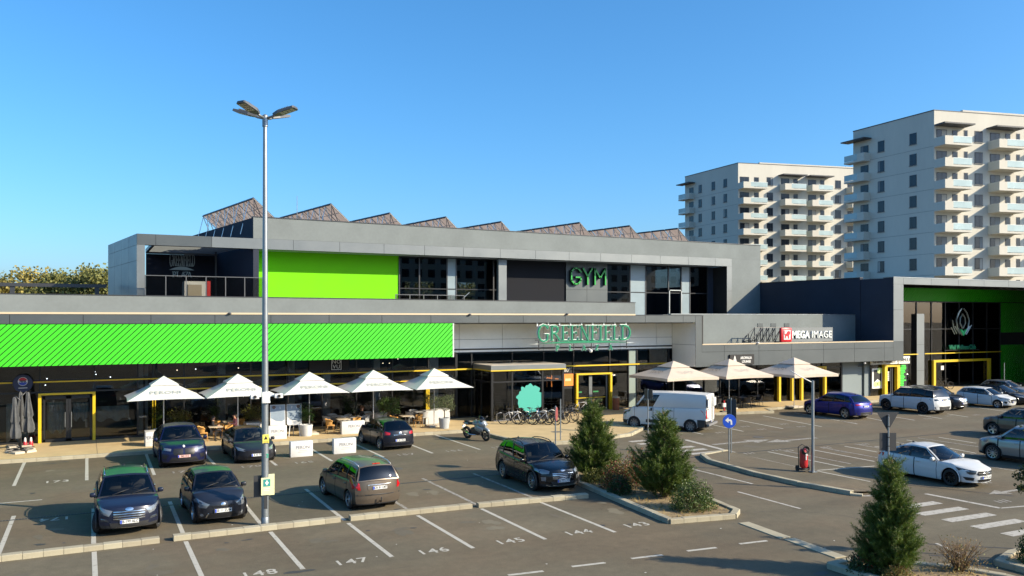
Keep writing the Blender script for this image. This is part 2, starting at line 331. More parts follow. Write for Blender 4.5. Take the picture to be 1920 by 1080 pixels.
kb = MB(); kb.cbox(-30,-6.01,44.53,44.76,0.0,0.16,0.018); kb.build('kerb_end', kerbm, pavement)
# joints between the paving fields: recessed thin strips
for x in (0.55, 6.4, 12.6, 18.8, 24.6, 36.4, 43.5):
    j = MB(); j.box(x, x+0.02, 44.8, 50.1, 0.1, 0.1365); j.build('expansion_joint', asphalt_new, pavement)
m_ = MB(); m_.lathe([(0.34,0.12),(0.34,0.139)], 20, c=(24.1,41.6,0)); m_.build('manhole_cover', mat('manhole_iron', (0.16,0.14,0.11), 0.8, var=0.2, scale=9), pavement, 40)
# --- wheel-stop kerb between the two bay rows, in runs with gaps
def stop_run(x0, x1, y0, y1, label):
    t = thing('parking_kerb', label, 'kerb', (x0, y0, 0))
    n = round((x1-x0)/0.5)
    for i in range(n):
        f = (i+0.5)/n; me = random.choice(kerb_me)
        o = link(me, 'kerb_stone', t, ((x1-x0)*f, (y1-y0)*f+random.uniform(-.006,.006), random.uniform(-.012,.0)), (0,0,math.atan2(y1-y0,x1-x0)+random.uniform(-.008,.008))); o.scale = ((x1-x0)/n/0.5, 1.25, 1)
stop_run(-6.0, 1.98, 26.6, 26.78, 'low concrete kerb run at the left edge in front of the silver-grilled navy SUV')
stop_run(2.36, 7.42, 26.8, 26.86, 'low concrete kerb run at the foot of the tall lamp post')
stop_run(7.75, 12.05, 26.86, 26.72, 'low concrete kerb run behind the taupe estate car')
stop_run(12.28, 16.55, 26.7, 26.3, 'low concrete kerb run in front of the black SUV, partly in tree shade')
# --- planted island with two pines
ISA = [(16.80,21.75),(19.15,21.35),(19.75,21.85),(20.3,24.6),(20.55,28.8),(19.7,31.2),(18.4,31.6),(17.65,29.6),(17.3,26.5)]
def island(name, poly, inset, fill, label, kerb=None):
    t = thing(name, label, 'traffic island', (poly[0][0], poly[0][1], 0))
    m = MB(); m.slab(poly, 0.0, 0.10); o = m.build('planting_bed', fill, t)
    old = [(a-poly[0][0], b-poly[0][1]) for a, b in (kerb or (poly + [poly[0]]))]
    kerb_run(t, old); return t
isl = island('planted_island', ISA, 0, soil, 'planted traffic island holding the two middle pines')
# lumpy dry ground inside it
def soil_mound(parent, poly, z, n=900):
    xs = [p[0] for p in poly]; ys = [p[1] for p in poly]; m = MB()
    def inside(x, y):
        c = False; j = len(poly)-1
        for i in range(len(poly)):
            if (poly[i][1] > y) != (poly[j][1] > y) and x < (poly[j][0]-poly[i][0])*(y-poly[i][1])/(poly[j][1]-poly[i][1])+poly[i][0]: c = not c
            j = i
        return c
    for _ in range(n):
        x, y = random.uniform(min(xs), max(xs)), random.uniform(min(ys), max(ys))
        if not all(inside(x+a, y+b) for a, b in ((.3,0),(-.3,0),(0,.3),(0,-.3))): continue
        if random.random() < .45:
            s = random.uniform(.015,.05); m.ell((x,y,z+s*.2), s, s*random.uniform(.6,1), s*.6, 5, 3, 0)
        else:
            for k in range(4):
                a = random.uniform(0,2*pi); h = random.uniform(.04,.16); dx, dy = math.cos(a)*h*.6, math.sin(a)*h*.6
                m.add([(x-.006,y,z),(x+.006,y,z),(x+dx,y+dy,z+h)], [(0,1,2)], 1)
    return tag(m.build('dry_grass', [soil, mat('dry_grass', (0.30,0.22,0.07), 0.9, var=.3, scale=6)], parent), kind='stuff')
soil_mound(isl, ISA, 0.10)
ISC = [(17.55,15.95),(17.7,11.0),(21.0,9.8),(20.75,13.2),(20.2,14.35),(18.7,16.0)]
islc = island('planted_island', ISC, 0, soil, 'planted traffic island at the bottom edge under the nearest pine')
soil_mound(islc, ISC, 0.10)
ISD = [(21.75,14.1),(21.9,10.5),(25.5,10.0),(25.3,14.6),(23.0,14.5)]
isld = island('planted_island', ISD, 0, soil, 'planted traffic island at the bottom right corner under the leafy branch'); soil_mound(isld, ISD, 0.10, 400)
# island with the lamp post: kerb on the left, asphalt top running level into the bays
tB = thing('lamp_island', 'long kerbed asphalt island with the lamp post and red tyre inflator', 'traffic island', (25.25,24.5,0))
m = MB(); P = [(25.6,22.2),(25.2,24.4),(25.15,26.8),(25.55,30.2),(26.3,31.6),(28.2,32.1)]
Q = [(27.2,22.1),(28.15,24.2),(28.3,26.5),(28.4,29.8),(28.5,31.2),(28.45,32.0)]
vs = [(a,b,0.135) for a,b in P] + [(a,b,0.006) for a,b in Q]; m.add(vs, [(i+1,i,i+6,i+7) for i in range(5)]); m.build('surfacing', asphalt, tB)
kerb_run(tB, [(a-25.25,b-24.5) for a,b in [(25.85,21.9),(25.6,22.25)]], -0.08)
kerb_run(tB, [(a-25.25,b-24.5) for a,b in (P[5],P[4],P[3],P[2],P[1],P[0])])
# --- drain channel along the aisle
d = MB(); d.box(-30,16.8,31.88,32.02,0.0,0.006); d.box(20.7,60,31.62,31.72,0.0,0.006); dr = tag(d.build('drain_channel', mat('drain_iron', (0.028,0.027,0.025), 0.7), ground), None)
gm = MB()
for i in range(260): x = -6 + i*0.09; gm.box(x, x+0.03, 31.895, 32.005, 0.006, 0.011)
gm.build('drain_grate', mat('drain_iron_light', (0.10,0.095,0.085), 0.7), dr)
# --- tar seams / old joints
def strip(a, b, w, z, m, name='painted_line'):
    ax, ay = a; bx, by = b; L = math.hypot(bx-ax, by-ay); nx, ny = -(by-ay)/L*w/2, (bx-ax)/L*w/2
    q = MB(); q.add([(ax+nx,ay+ny,z),(ax-nx,ay-ny,z),(bx-nx,by-ny,z),(bx+nx,by+ny,z)], [(0,1,2,3)]); return q.build(name, m, ground)
for a, b in (((31.4,38.6),(38.2,31.0)), ((38.2,31.0),(46,24.6)), (gp(1740,1020),gp(1925,1030)), (gp(1742,1041),gp(1925,1053)), (gp(1660,905),gp(1900,930))):
    strip(a, b, 0.07, 0.004, mat('tar_seam', (0.035,0.033,0.03), 0.6), 'tar_seam')
# oil stains and asphalt patches: flat blots of their own shape
def blot(cx, cy, rx, ry, m, z=0.0035):
    ph = [random.uniform(0,6.3) for _ in range(4)]; q = MB(); pts = []
    for i in range(26):
        a = 2*pi*i/26; k = 1+.22*math.sin(2*a+ph[0])+.14*math.sin(3*a+ph[1])+.1*math.sin(5*a+ph[2]); pts.append((cx+rx*k*math.cos(a), cy+ry*k*math.sin(a)))
    q.sheet(pts, z); q.build('oil_stain', m, ground)
stain = mat('oil_stain', (0.05,0.046,0.04), 0.6, var=.2, scale=5)
for u, v, rx, ry in ((75,1021,.16,.10),(120,1018,.05,.05),(465,1012,.17,.07),(425,1018,.08,.05),(560,1072,.35,.12),(745,955,.12,.09),(775,990,.1,.07),(1130,985,.1,.08),(1180,983,.07,.06),(800,918,.14,.1),(95,869,.3,.12),(120,866,.25,.1),(62,925,.12,.1),(1540,1075,.3,.1),(690,995,.09,.06)):
    blot(*gp(u,v), rx, ry, stain)
faint = mat('faint_stain', (.112,.095,.062), .8, var=.15, scale=4); pale = mat('pale_stain', (.156,.136,.09), .9, var=.12, scale=4)
rs = random.Random(12)
for x in (-1.1,1.4,3.9,6.4,8.9,11.4,13.8,16.5):
    for yb in (41.5,29.5,24.2):
        for _ in range(rs.randint(1,3)): blot(x+rs.uniform(-.5,.5), yb+rs.uniform(-1.2,1.2), rs.uniform(.08,.3), rs.uniform(.1,.45), faint if rs.random() < .7 else pale, .0022+rs.random()*.001)
for _ in range(26): blot(rs.uniform(22,48), rs.uniform(20,40), rs.uniform(.1,.4), rs.uniform(.1,.5), faint if rs.random() < .75 else pale, .0022+rs.random()*.001)
for _ in range(40): blot(rs.uniform(-2,24), rs.uniform(16,38), rs.uniform(.012,.03), rs.uniform(.012,.03), mat('litter_speck', (.6,.58,.5), .9), .0036)
def crack(x, y, a, n, st):
    for _ in range(n):
        a += rs.uniform(-.5,.5)*.6; x1, y1 = x+math.cos(a)*st, y+math.sin(a)*st; strip_((x,y),(x1,y1), rs.uniform(.008,.018)); x, y = x1, y1
crk = MB()
def strip_(a, b, w):
    L = math.hypot(b[0]-a[0], b[1]-a[1]); nx, ny = -(b[1]-a[1])/L*w/2, (b[0]-a[0])/L*w/2; crk.add([(a[0]+nx,a[1]+ny,.0030),(a[0]-nx,a[1]-ny,.0030),(b[0]-nx,b[1]-ny,.0030),(b[0]+nx,b[1]+ny,.0030)], [(0,1,2,3)])
for q in ((-1,36,0,40,.35),(14,35.5,-.1,40,.35),(22.5,17,1.5,40,.35),(24,33,.3,44,.35),(33,34.5,.05,44,.35),(30,19.5,1.2,20,.3)): crack(*q)
tag(crk.build('surface_cracks', MT['tar_seam'], ground), kind='stuff')
for x, y, r_ in ((12.2,35.2,.33),(22.9,31.0,.33),(33.5,35.4,.33)):
    mh = MB(); mh.lathe([(r_,0.0),(r_,.008),(r_*.9,.010)],22,c=(x,y,0)); mh.build('manhole_cover', mat('cast_iron', (.085,.078,.065), .7, var=.25, scale=14), ground, 40)
for x0, x1, y0, y1 in ((18.2,20.2,34.2,35.9),(-.5,2.6,35.8,37.3),(29.5,31.2,24.2,25.6)):
    pt = MB(); pt.sheet([(x0,y0),(x1,y0+.1),(x1-.05,y1),(x0+.1,y1-.08)], .0021); pt.build('asphalt_patch', asphalt_mat('asphalt_patch_'+str(x0), (.122,.106,.072)), ground)
rust = mat('rust_stain', (0.15,0.11,0.085), 0.9, var=.25, scale=4)
blot(*gp(1405,868), .9, .8, rust, 0.1362 if False else 0.0037)
# --- painted bay lines
LW = 0.13
for x in (-5.0,-2.45,0.11,2.69,5.25,7.74,10.28,12.72,15.28,17.8): strip((x,44.5),(x+random.uniform(-.06,.02),38.45), LW, 0.004, paint_line)
for x in (-4.6,-2.15,0.24,2.70,5.05,7.6,9.98,12.42,14.75): strip((x,26.95),(x+.05,32.6), LW, 0.004, paint_line if x < 8 else paint_old)
for x, e in ((-4.6,22.9),(-2.2,22.9),(0.25,22.7),(2.68,22.5),(5.14,22.2),(7.6,22.2),(9.97,22.0),(12.3,21.9),(14.63,21.65)): strip((x,26.55-0.03*max(0,x-9)),(x,e), LW, 0.004, paint_line)
strip((-3.6,35.03),(-1.37,35.06), .1, .004, paint_line)
for i in range(5): x = 9.72+1.85*i; strip((x,19.27-.1*i),(x+.98,19.22-.1*i-.05), .13, .004, paint_line)
for i in range(4): x = 9.72-1.85*(i+1); strip((x,19.27+.1*i),(x+.98,19.27+.1*i-.05), .13, .004, paint_line)
# roads between the islands
for a, b, w in (((23.81,29.6),(23.82,25.5),.12),((22.23,24.6),(22.18,21.4),.12),((29.24,36.5),(28.6,31.95),.28),((28.28,21.1),(28.45,18.3),.2),((28.45,18.3),(29.6,18.1),.12),((22.32,16.3),(21.9,15.2),.1),((28.45,31.8),(28.3,27.0),.11),((25.85,21.9),(26.6,21.6),.16)):
    strip(a, b, w, 0.0045, paint_mid)
for i in range(6): strip((26.0+.12*(i%2),32.5+.95*i),(28.1,32.5+.95*i), .42, 0.0045, paint_mid, 'crossing_stripe')
for i in range(6): strip((25.1,19.95-1.0*i),(27.35,19.9-1.0*i), .42, 0.0045, paint_mid, 'crossing_stripe')
for (a, b, c, d_) in ((1440,847,1584.6,876.5),(1526.5,844,1639.6,865.3),(1583.6,836.8,1644.7,847.6),(1530,883,1632,903),(1533,882,1640,874),(1430.8,779.7,1540.8,800),(1386,788,1468.5,804),(1330,795.4,1394,808.9),(1298,810.3,1318,814.4),(1490,774,1608,795),(1575,789,1605,794),(1625,783,1660,790),(1630,774,1715,788),(1722,778,1766,785),(1776,776,1815,782),(1822,763,1905,774),(1700,825,1830,850),(1760,820,1830,831),(1640,837,1655,839)):
    strip(gp(a,b), gp(c,d_), .12, 0.0045, paint_line)
for k in range(5): strip((31.2+2.5*k,31.2),(31.1+2.5*k,27.0), .11, .0045, paint_old)
for k in range(6): strip((33.6+2.5*k,26.4),(33.5+2.5*k,22.2), .11, .0045, paint_old)
def arrow(x, y, s, a, m=paint_old):
    q = MB(); pts = [(-1.5,-.09),(.1,-.09),(.1,-.36),(1.0,0),(.1,.36),(.1,.09),(-1.5,.09)]
    q.sheet([(x+(p[0]*math.cos(a)-p[1]*math.sin(a))*s, y+(p[0]*math.sin(a)+p[1]*math.cos(a))*s) for p in pts], 0.0046); q.build('arrow_marking', m, ground)
arrow(*gp(1402,828), 1.6, R(0)); arrow(*gp(1475,826), 1.5, R(180)); arrow(*gp(1885,922), 1.0, R(180))
def bay_number(txt, x, y, s=0.62, rz=0, m=paint_line, sx=.95):
    me = text_mesh(txt, s, m, 0, 'bay_number', bold=0.008, spacing=1.12, sx=sx); link(me, 'bay_number', ground, (x, y, 0.0048), (0,0,rz))
for t, x in (('148',4.03),('147',6.46),('146',8.83),('145',11.26),('144',13.6),('143',15.75)): bay_number(t, x, 22.42-.02*x)
for t, x in (('173',-1.0),('172',3.75),('170',6.62),('165',8.99),('158',11.45),('157',13.93),('156',16.47),('155',19.0)): bay_number(t, x, 38.7, .62, m=paint_old if x > 0 else paint_line)
bay_number('174', -0.85, 31.5, .62, pi)
# short strokes where the far numbers are too worn to read
for u, v in ((1328,804),(1350,811),(1397,799.7),(1428,805),(1470,795),(1502,800),(1405,850),(1478,845),(1548,839),(1620,833),(1740,785),(1780,780),(1830,778),(1455,844),(1880,940),(1845,905)):
    x, y = gp(u, v)
    for k in (-.24, 0, .24): strip((x+k-.05,y-.2),(x+k+.05,y+.2), .09, .0046, paint_old, 'bay_number')
# flush concrete edging running from the island toward the bottom
for a, b in (((19.0,20.75),(18.8,18.75)),((18.82,18.6),(18.62,16.5))):
    L = math.hypot(b[0]-a[0], b[1]-a[1]); q = MB(); q.M = Matrix.Translation((a[0],a[1],0)) @ Matrix.Rotation(math.atan2(b[1]-a[1],b[0]-a[0]),4,'Z'); q.cbox(0,L,-.2,.2,-.02,.025,.008); q.build('flush_kerb', kerbm, ground)
# ================================================================ PLAZA BUILDING
PB = thing('plaza_building', 'long modern two-storey shopping plaza with lime green slatted cladding and grey fascias', 'building', (20,55,0))
YF, YG, YW, YP, YU, YR = 47.5, 50.2, 50.35, 49.0, 62.8, 64.9
XG = wx(848.5, YF)                       # right end of the green cladding
XE = 39.1                                # inner face of the projecting right wing
XT = 59.7                                # left face of the tall right portal
def part(name, mats, fn, smooth=False, parent=PB):
    m = MB(); fn(m); return m.build(name, mats, parent, smooth)
# roof body of the ground floor and back mass so that light cannot leak in
part('roof_slab', plaster, lambda m: (m.box(-30,XE,YF+.4,90,6.30,6.70), m.box(XE+.01,XT-.35,YF+.4,51.0,4.45,4.66), m.box(XE+.01,XT+.3,51.45,90,6.3,6.93)))
part('rear_wall', navy, lambda m: (m.box(-30,80,60,60.3,0.14,6.29), m.box(-30.3,-30,YG,60,.14,6.29)))
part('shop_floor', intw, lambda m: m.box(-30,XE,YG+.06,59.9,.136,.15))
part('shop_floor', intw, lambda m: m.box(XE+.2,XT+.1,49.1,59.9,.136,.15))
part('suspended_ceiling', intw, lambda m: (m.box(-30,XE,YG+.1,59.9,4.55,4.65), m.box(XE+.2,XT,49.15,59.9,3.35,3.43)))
# soffit under the overhang
part('soffit', fascia_m, lambda m: m.box(-30,XG-.02,YF+.12,YG+.05,4.36,4.42)); part('soffit', white_clad, lambda m: m.box(XG+.1,XE-.1,YF+.41,YW-.06,6.31,6.345))
# --- fascia with panels
fz0, fz1 = 6.36, 6.84
fas = part('fascia', black, lambda m: m.box(-30,XE+.6,YF+.02,YF+.4,fz0+.01,fz1-.01))
xs = [-30,-24,-18,-12,-7.6]+[wx(u,YF) for u in (18,156,283,403,508,617,716,808,898,981,1060,1137,1210,1281)]+[wx(1304,YF)]
for a, b in zip(xs[:-1], xs[1:]): part('fascia_panel', fascia_m, lambda m: m.box(a+.012,b-.012,YF,YF+.03,fz0,fz1), parent=fas)
part('coping', cream, lambda m: (m.box(-30,wx(1191,YF),YF-.03,YF+.42,fz1+.002,fz1+.10)))
part('coping', steel_d, lambda m: (m.box(wx(1191,YF)+.01,XE+.6,YF-.02,YF+.42,fz1+.002,fz1+.04)))
# --- diagonal green slats
gz0, gz1 = 4.27, 6.33
cl = part('green_cladding', mat('cladding_back', (.006,.035,.006), .7), lambda m: m.box(-30,XG,YF+.06,YF+.11,gz0+.01,gz1))
part('edge_trim', mat('pale_trim', (.45,.5,.45), .5), lambda m: m.box(XG+.001,XG+.09,YF-.03,YF+.12,gz0-.01,gz1+.005), parent=cl)
pitch, sw, sh = 0.302, 0.245, gz1-gz0
def slat(x):                              # parallelogram leaning right, clipped to the band
    pts = [(x,gz0),(x+sw,gz0),(x+sw+sh,gz1),(x+sh,gz1)]
    out = []
    if pts[2][0] > XG:                    # clip at the right end
        def zx(x0): return gz0 + (XG - x0)
        q = [(x,gz0)]
        if x+sw <= XG: q += [(x+sw,gz0),(XG,zx(x+sw))]
        else: q += [(XG,gz0)]
        if x+sh <= XG: q += [(XG,gz1),(x+sh,gz1)]
        else: q += [(XG,min(gz1,zx(x)))]
        pts = q
    return pts
k = 0; x = -9.0
while x < XG-.05:
    q = slat(x)
    if len(q) >= 3:
        m = MB(); m.prism(q, YF-.02+random.uniform(-.003,.003), YF+.03); m.build('slat', green_sl, cl)
    x += pitch
m = MB(); x = -9.0-pitch
while x > -30: m.prism(slat(x), YF-.02, YF+.03); x -= pitch
tag(m.build('slat_field', green_sl, cl), kind='stuff')
# --- ground floor glazing, left wing
gf = part('shop_glazing', frame_b, lambda m: (m.box(-30,XG+1.4,YG-.05,YG+.06,.136,.24), m.box(-30,XG+1.4,YG-.05,YG+.06,2.72,2.80), m.box(-30,XG+1.4,YG-.05,YG+.06,3.36,3.42), m.box(-30,XG+1.4,YG-.05,YG+.06,4.30,4.36)))
mull = [-11,-8,-5]+[wx(u,YG) for u in (-40,75,177,258,287,345,408,470,540,604,668,735,803)]+[XG+1.35]
for x in mull: part('mullion', frame_b, lambda m: m.box(x-.035,x+.035,YG-.07,YG+.07,.24,4.30), parent=gf)
for a, b in zip(mull[:-1], mull[1:]):
    for z0, z1 in ((.24,2.72),(2.80,3.36),(3.42,4.30)):
        part('pane', gl_shop, lambda m: m.box(a+.035,b-.035,YG-.006,YG+.006,z0,z1), parent=gf)
part('yellow_strip', yellow, lambda m: m.box(-12,XG+1.4,YG-.11,YG-.055,3.27,3.345))
part('yellow_strip', yellow, lambda m: m.box(wx(345,YG),wx(803,YG),YG-.11,YG-.055,2.64,2.71))
def yframe(x0, x1, y, zt, w=.14, name='door_frame', depth=.22, y1=None):
    return part(name, yellow, lambda m: (m.box(x0,x0+w,y-depth,y,.14,zt-w*.7), m.box(x1-w,x1,y-depth,y,.14,zt-w*.7), m.box(x0,x1,y-depth-.003,y+.003,zt-w*.7,zt)))
fr = yframe(wx(72,YG), wx(179,YG), YG-.06, 2.72)
part('door_leaf', frame_b, lambda m: [m.box(a,b,YG-.12,YG-.07,c,d) for a,b,c,d in ((-1.9,-1.82,.16,2.55),(-.86,-.74,.16,2.55),(-.73,-.61,.16,2.55),(.27,.35,.16,2.55),(-1.9,.35,2.4,2.55),(-1.9,.35,.15,.3))], parent=fr)
part('door_handle', steel, lambda m: (m.cyl((-.9,YG-.2,.9),(-.9,YG-.2,1.7),.016), m.cyl((-.6,YG-.2,.9),(-.6,YG-.2,1.7),.016)), 30, parent=fr)
yframe(wx(287,YG)-.05, wx(287,YG)+.12, YG-.06, 2.66, .13); yframe(wx(797,YG)-.02, wx(797,YG)+.2, YG-.06, 2.66, .13)
# things dimly seen inside: sheets hung behind the glass, columns, ceiling lamps
def sheet(x0, x1, z0, z1, y, seed):
    r = random.Random(seed); m = MB(); nx, nz = 16, 10; vs = []
    for j in range(nz+1):
        for i in range(nx+1):
            vs.append((x0+(x1-x0)*i/nx, y+.07*math.sin(i*1.9+seed)+.05*math.sin(j*1.1+i*.7)+r.uniform(-.02,.02), z0+(z1-z0)*j/nz+.12*math.sin(i*.8+seed)*(1 if j in (0,) else 0)))
    m.add(vs, [(j*(nx+1)+i, j*(nx+1)+i+1, (j+1)*(nx+1)+i+1, (j+1)*(nx+1)+i) for j in range(nz) for i in range(nx)])
    m.build('plastic_sheet', mat('plastic_sheet', (.42,.46,.42), .35, var=.2, scale=3), PB, True)
sheet(-1.75,-.95,.6,2.2,YG+.5,1); sheet(-.55,.2,1.2,2.1,YG+.5,2); sheet(.6,2.2,1.1,1.85,YG+.55,3); sheet(-3.6,-2.6,.3,2.2,YG+.45,4)
col_w = mat('pale_column', (.52,.55,.55), .7, var=.06, scale=1)
for u, w in ((268,.5),(415,.42),(545,.42),(612,.42),(705,.42),(812,.62)): x = wx(u,YG+.5); part('column', col_w, lambda m: m.box(x-w/2,x+w/2,YG+.35,YG+.75,.15,4.5))
lampm = mat('ceiling_lamp', (1,.9,.7), .4, emit=((1,.78,.5),3.5)); lampw = mat('spot_lamp', (1,1,1), .4, emit=((.9,.95,1),4.0))
for u, v, mm in ((178,697,lampw),(180,702,lampw),(207,707,lampw),(209,712,lampw),(332,694,lampm),(336,706,lampm),(367,692,lampw),(447,690,lampm),(746,673,lampm),(730,681,lampm),(718,681,lampm),(85,722,lampw),(88,710,lampw)):
    y = YG+2.2; part('ceiling_lamp', mm, lambda m: m.ell((wx(u,y),y,wz(u,v,y)),.032,.032,.025,8,5), True)
part('partition', intw2, lambda m: (m.box(2.9,3.0,YG+.3,59,.15,4.5), m.box(18.9,19.05,YG+.9,59,.15,4.5), m.box(-30,18.8,56,56.1,.15,4.5)))
part('bar_counter', mat('dark_wood', (.09,.05,.03), .5, var=.2, scale=4), lambda m: (m.box(9,15,54,54.7,.15,1.3), m.box(8.5,15.5,55.7,55.9,1.6,3.4)))
# --- first floor terrace parapet
px1 = wx(1191, YP)
def para(m): m.prism([(-30,6.70),(px1,6.70),(px1,7.74),(-30,7.92)], YP, YP+.3)
part('terrace_parapet', plaster, para)
part('parapet_cap', steel_d, lambda m: m.add([(-30,YP-.03,7.925),(px1+.03,YP-.03,7.745),(px1+.03,YP+.33,7.745),(-30,YP+.33,7.925),(-30,YP-.03,7.965),(px1+.03,YP-.03,7.785),(px1+.03,YP+.33,7.785),(-30,YP+.33,7.965)], [(0,3,2,1),(4,5,6,7),(0,1,5,4),(1,2,6,5),(2,3,7,6),(3,0,4,7)]))
# --- upper storey: wall masses
XA, XB, XC, XD = wx(475,YU), wx(1363,YU), wx(1372,YU), XT-.01
zb0, zb1, zt = 11.70, 12.45, 13.9
def up_parapet(m):
    m.prism([(XA,12.46),(XD,12.46),(XD,13.84),(XA,14.0)], YU+.02, YU+.5)
    m.prism([(XC+.005,6.94),(XD,6.94),(XD,12.455),(XC+.005,12.455)], YU+.02, YU+.5)
part('roof_parapet', plaster, up_parapet)
part('parapet_cap', steel_d, lambda m: m.prism([(XA-.05,14.01),(XD+.03,13.85),(XD+.03,13.91),(XA-.05,14.07)], YU-.02, YU+.55))
beam = part('upper_frame', black, lambda m: (m.box(3.25,XC,YU+.03,YU+.7,zb0+.01,zb1-.005), m.box(XB+.01,XC-.01,YU+.03,YR,6.94,zb0), m.box(3.25,wx(271.7,YU)-.02,YU+.03,YU+.7,6.72,zb0)))
xs = [3.2]+[wx(u,YU) for u in (292,397,498,550,637,720,796,869,938,1004,1067,1126,1184,1238,1291,1341)]+[XC]
for a, b in zip(xs[:-1], xs[1:]): part('frame_panel', fascia_l if a > 8 else fascia_m, lambda m: m.box(a+.012,b-.012,YU-.01,YU+.04,zb0,zb1), parent=beam)
for z0, z1 in ((6.95,9.3),(9.32,zb0-.01)): part('frame_panel', fascia_l, lambda m: m.box(XB,XC,YU-.01,YU+.02,z0,z1), parent=beam)
part('frame_panel', fascia_l, lambda m: m.box(3.2,wx(271.7,YU),YU-.01,YU+.02,6.72,zb0-.01), parent=beam)
# left flank of the pergola: skewed panel wall
e1 = Vector((-.137,.99,0)); side = part('flank_wall', black, lambda m: m.slab([(3.26,YU+.05),(3.26+e1.x*11,YU+.05+e1.y*11),(3.56+e1.x*11,YU+.05+e1.y*11),(3.56,YU+.05)],6.72,zb1-.02))
for i in range(4):
    for z0, z1 in ((6.72,8.2),(8.22,10.6),(10.62,11.68),(11.70,zb1)):
        a = Vector((3.2,YU+.03,0))+e1*(i*2.77+.02); b = Vector((3.2,YU+.03,0))+e1*(i*2.77+2.75)
        part('flank_panel', fascia_l, lambda m: m.slab([(a.x,a.y),(b.x,b.y),(b.x+.04,b.y),(a.x+.04,a.y)],z0,z1), parent=side)
# dark flank of the gym and the dark wall behind the pergola
e2 = Vector((-.15,.99,0)); q = Vector((XA,YU+.5,0)); q2 = q+e2*16
part('gym_flank', navy, lambda m: m.slab([(XA+.001,YU+.03),(XA+.4,YU+.03),(q2.x+.4,q2.y),(q2.x,q2.y)],6.72,13.98))
dwy = YU+9.2; part('dark_wall', navy, lambda m: (m.box(wx(274,dwy),XA-1.2,dwy,dwy+.3,6.72,zb0+.05)))
for x in (wx(305,dwy),wx(355,dwy),wx(404,dwy)-.1): part('wall_seam', black, lambda m: m.box(x,x+.03,dwy-.012,dwy,6.9,zb0))
# pergola louvres and beams
pg = part('pergola', fascia_l, lambda m: (m.box(4.3,4.5,YU+.75,dwy-.1,11.85,12.1), m.box(4.3,XA-.1,dwy-.35,dwy-.12,11.75,12.1)))
for i in range(17):
    y = YU+1.0+i*.5; part('louvre', fascia_l, lambda m: m.add([(4.5,y,11.86),(XA-.12-.15*(y-YU)/1.0*.99,y,11.86),(XA-.12-.15*(y-YU)*.99,y+.2,12.02),(4.5,y+.2,12.02),(4.5,y,11.9),(XA-.12-.15*(y-YU)*.99,y,11.9),(XA-.12-.15*(y-YU)*.99,y+.2,12.06),(4.5,y+.2,12.06)],[(0,3,2,1),(4,5,6,7),(0,1,5,4),(2,3,7,6),(1,2,6,5),(3,0,4,7)]), parent=pg)
part('post', steel_d, lambda m: m.box(wx(405,YU+6)-.06,wx(405,YU+6)+.06,YU+6,YU+6.12,6.72,11.84))
# lime wall, recess ceiling, columns, dark wall
XW1 = wx(748,YR)
part('lime_wall', green_w, lambda m: m.box(XA+.41,XW1,YR,YR+.3,6.72,zb0+.3))
part('lime_return', green_w, lambda m: m.slab([(XA+.002+.0,YU+.8),(XA+.4,YU+.8),(XA+.4,YR-.002),(XA+.1,YR-.002)],6.72,zb0-.01))
part('recess_ceiling', mat('recess_ceiling', (.30,.31,.31), .8), lambda m: m.box(XA+.45,XB,YU+.72,YR+.02,zb0+.02,zb0+.1))
part('upper_roof', plaster, lambda m: m.box(XA+.45,XT-.1,YU+.55,84,12.6,12.9))
yc = YU+.75
x0, x1 = wx(935,yc), wx(950,yc); part('column', fascia_l, lambda m: m.box(x0,x1,yc,yc+.35,6.72,zb0))
XW2, XW3, XW4, XW5 = wx(925,YR), wx(1060,YR), wx(1137,YR), wx(1326,YR)
part('dark_wall', mat('charcoal_wall', (.011,.012,.016), .8, var=.15, scale=.6, spec=.2), lambda m: m.box(wx(950,YR)-.9,XW3,YR-.02,YR+.3,6.72,zb0+.02))
gp_ = part('gym_panel_wall', black, lambda m: m.box(XW3+.01,XW4,YR-.1,YR+.2,6.72,zb0+.015))
xm = (XW3+XW4)/2
for a, b in ((XW3,xm-.012),(xm+.012,XW4)):
    for z0, z1 in ((6.74,9.25),(9.27,zb0)): part('wall_panel', fascia_m, lambda m: m.box(a,b,YR-.14,YR-.1,z0,z1), parent=gp_)
# gym glazing
gg = part('gym_glazing', frame_b, lambda m: [m.box(a,b,YR-.05,YR+.05,z,z+.09) for a,b in ((XW1+.01,wx(930,YR)),(XW4+.01,XW5)) for z in (6.74,9.05,zb0-.06)])
for us in ((748,786,838,855,925),(1137,1181,1210,1253,1277,1293,1326)):
    xs = [wx(u,YR) for u in us]; xs[0] += .02
    for x in xs: part('mullion', steel_d, lambda m: m.box(x-.05,x+.05,YR-.07,YR+.07,6.83,zb0-.06), parent=gg)
    for a, b, u in zip(xs[:-1], xs[1:], us):
        for z0, z1 in ((6.83,9.05),(9.14,zb0-.06)):
            if u in (838,1181,1277): part('blue_panel', mat('pale_blue_panel', (.22,.28,.31), .3, var=.05, scale=1), lambda m: m.box(a+.05,b-.05,YR-.03,YR+.03,z0,z1), parent=gg)
            else: part('pane', gl_up, lambda m: m.box(a+.05,b-.05,YR-.006,YR+.006,z0,z1), parent=gg)
dx0, dx1 = wx(1253,YR), wx(1277,YR)
part('glass_door', steel, lambda m: [m.box(a,b,YR-.14,YR-.075,c,d) for a,b,c,d in ((dx0,dx0+.1,6.95,9.4),(dx1-.1,dx1,6.95,9.4),(dx0,dx1,9.3,9.4),(dx0,dx1,6.95,7.06))])
part('dark_wall', navy, lambda m: m.box(XW5+.02,XB+.4,YR-.1,YR+.3,6.94,zb0))
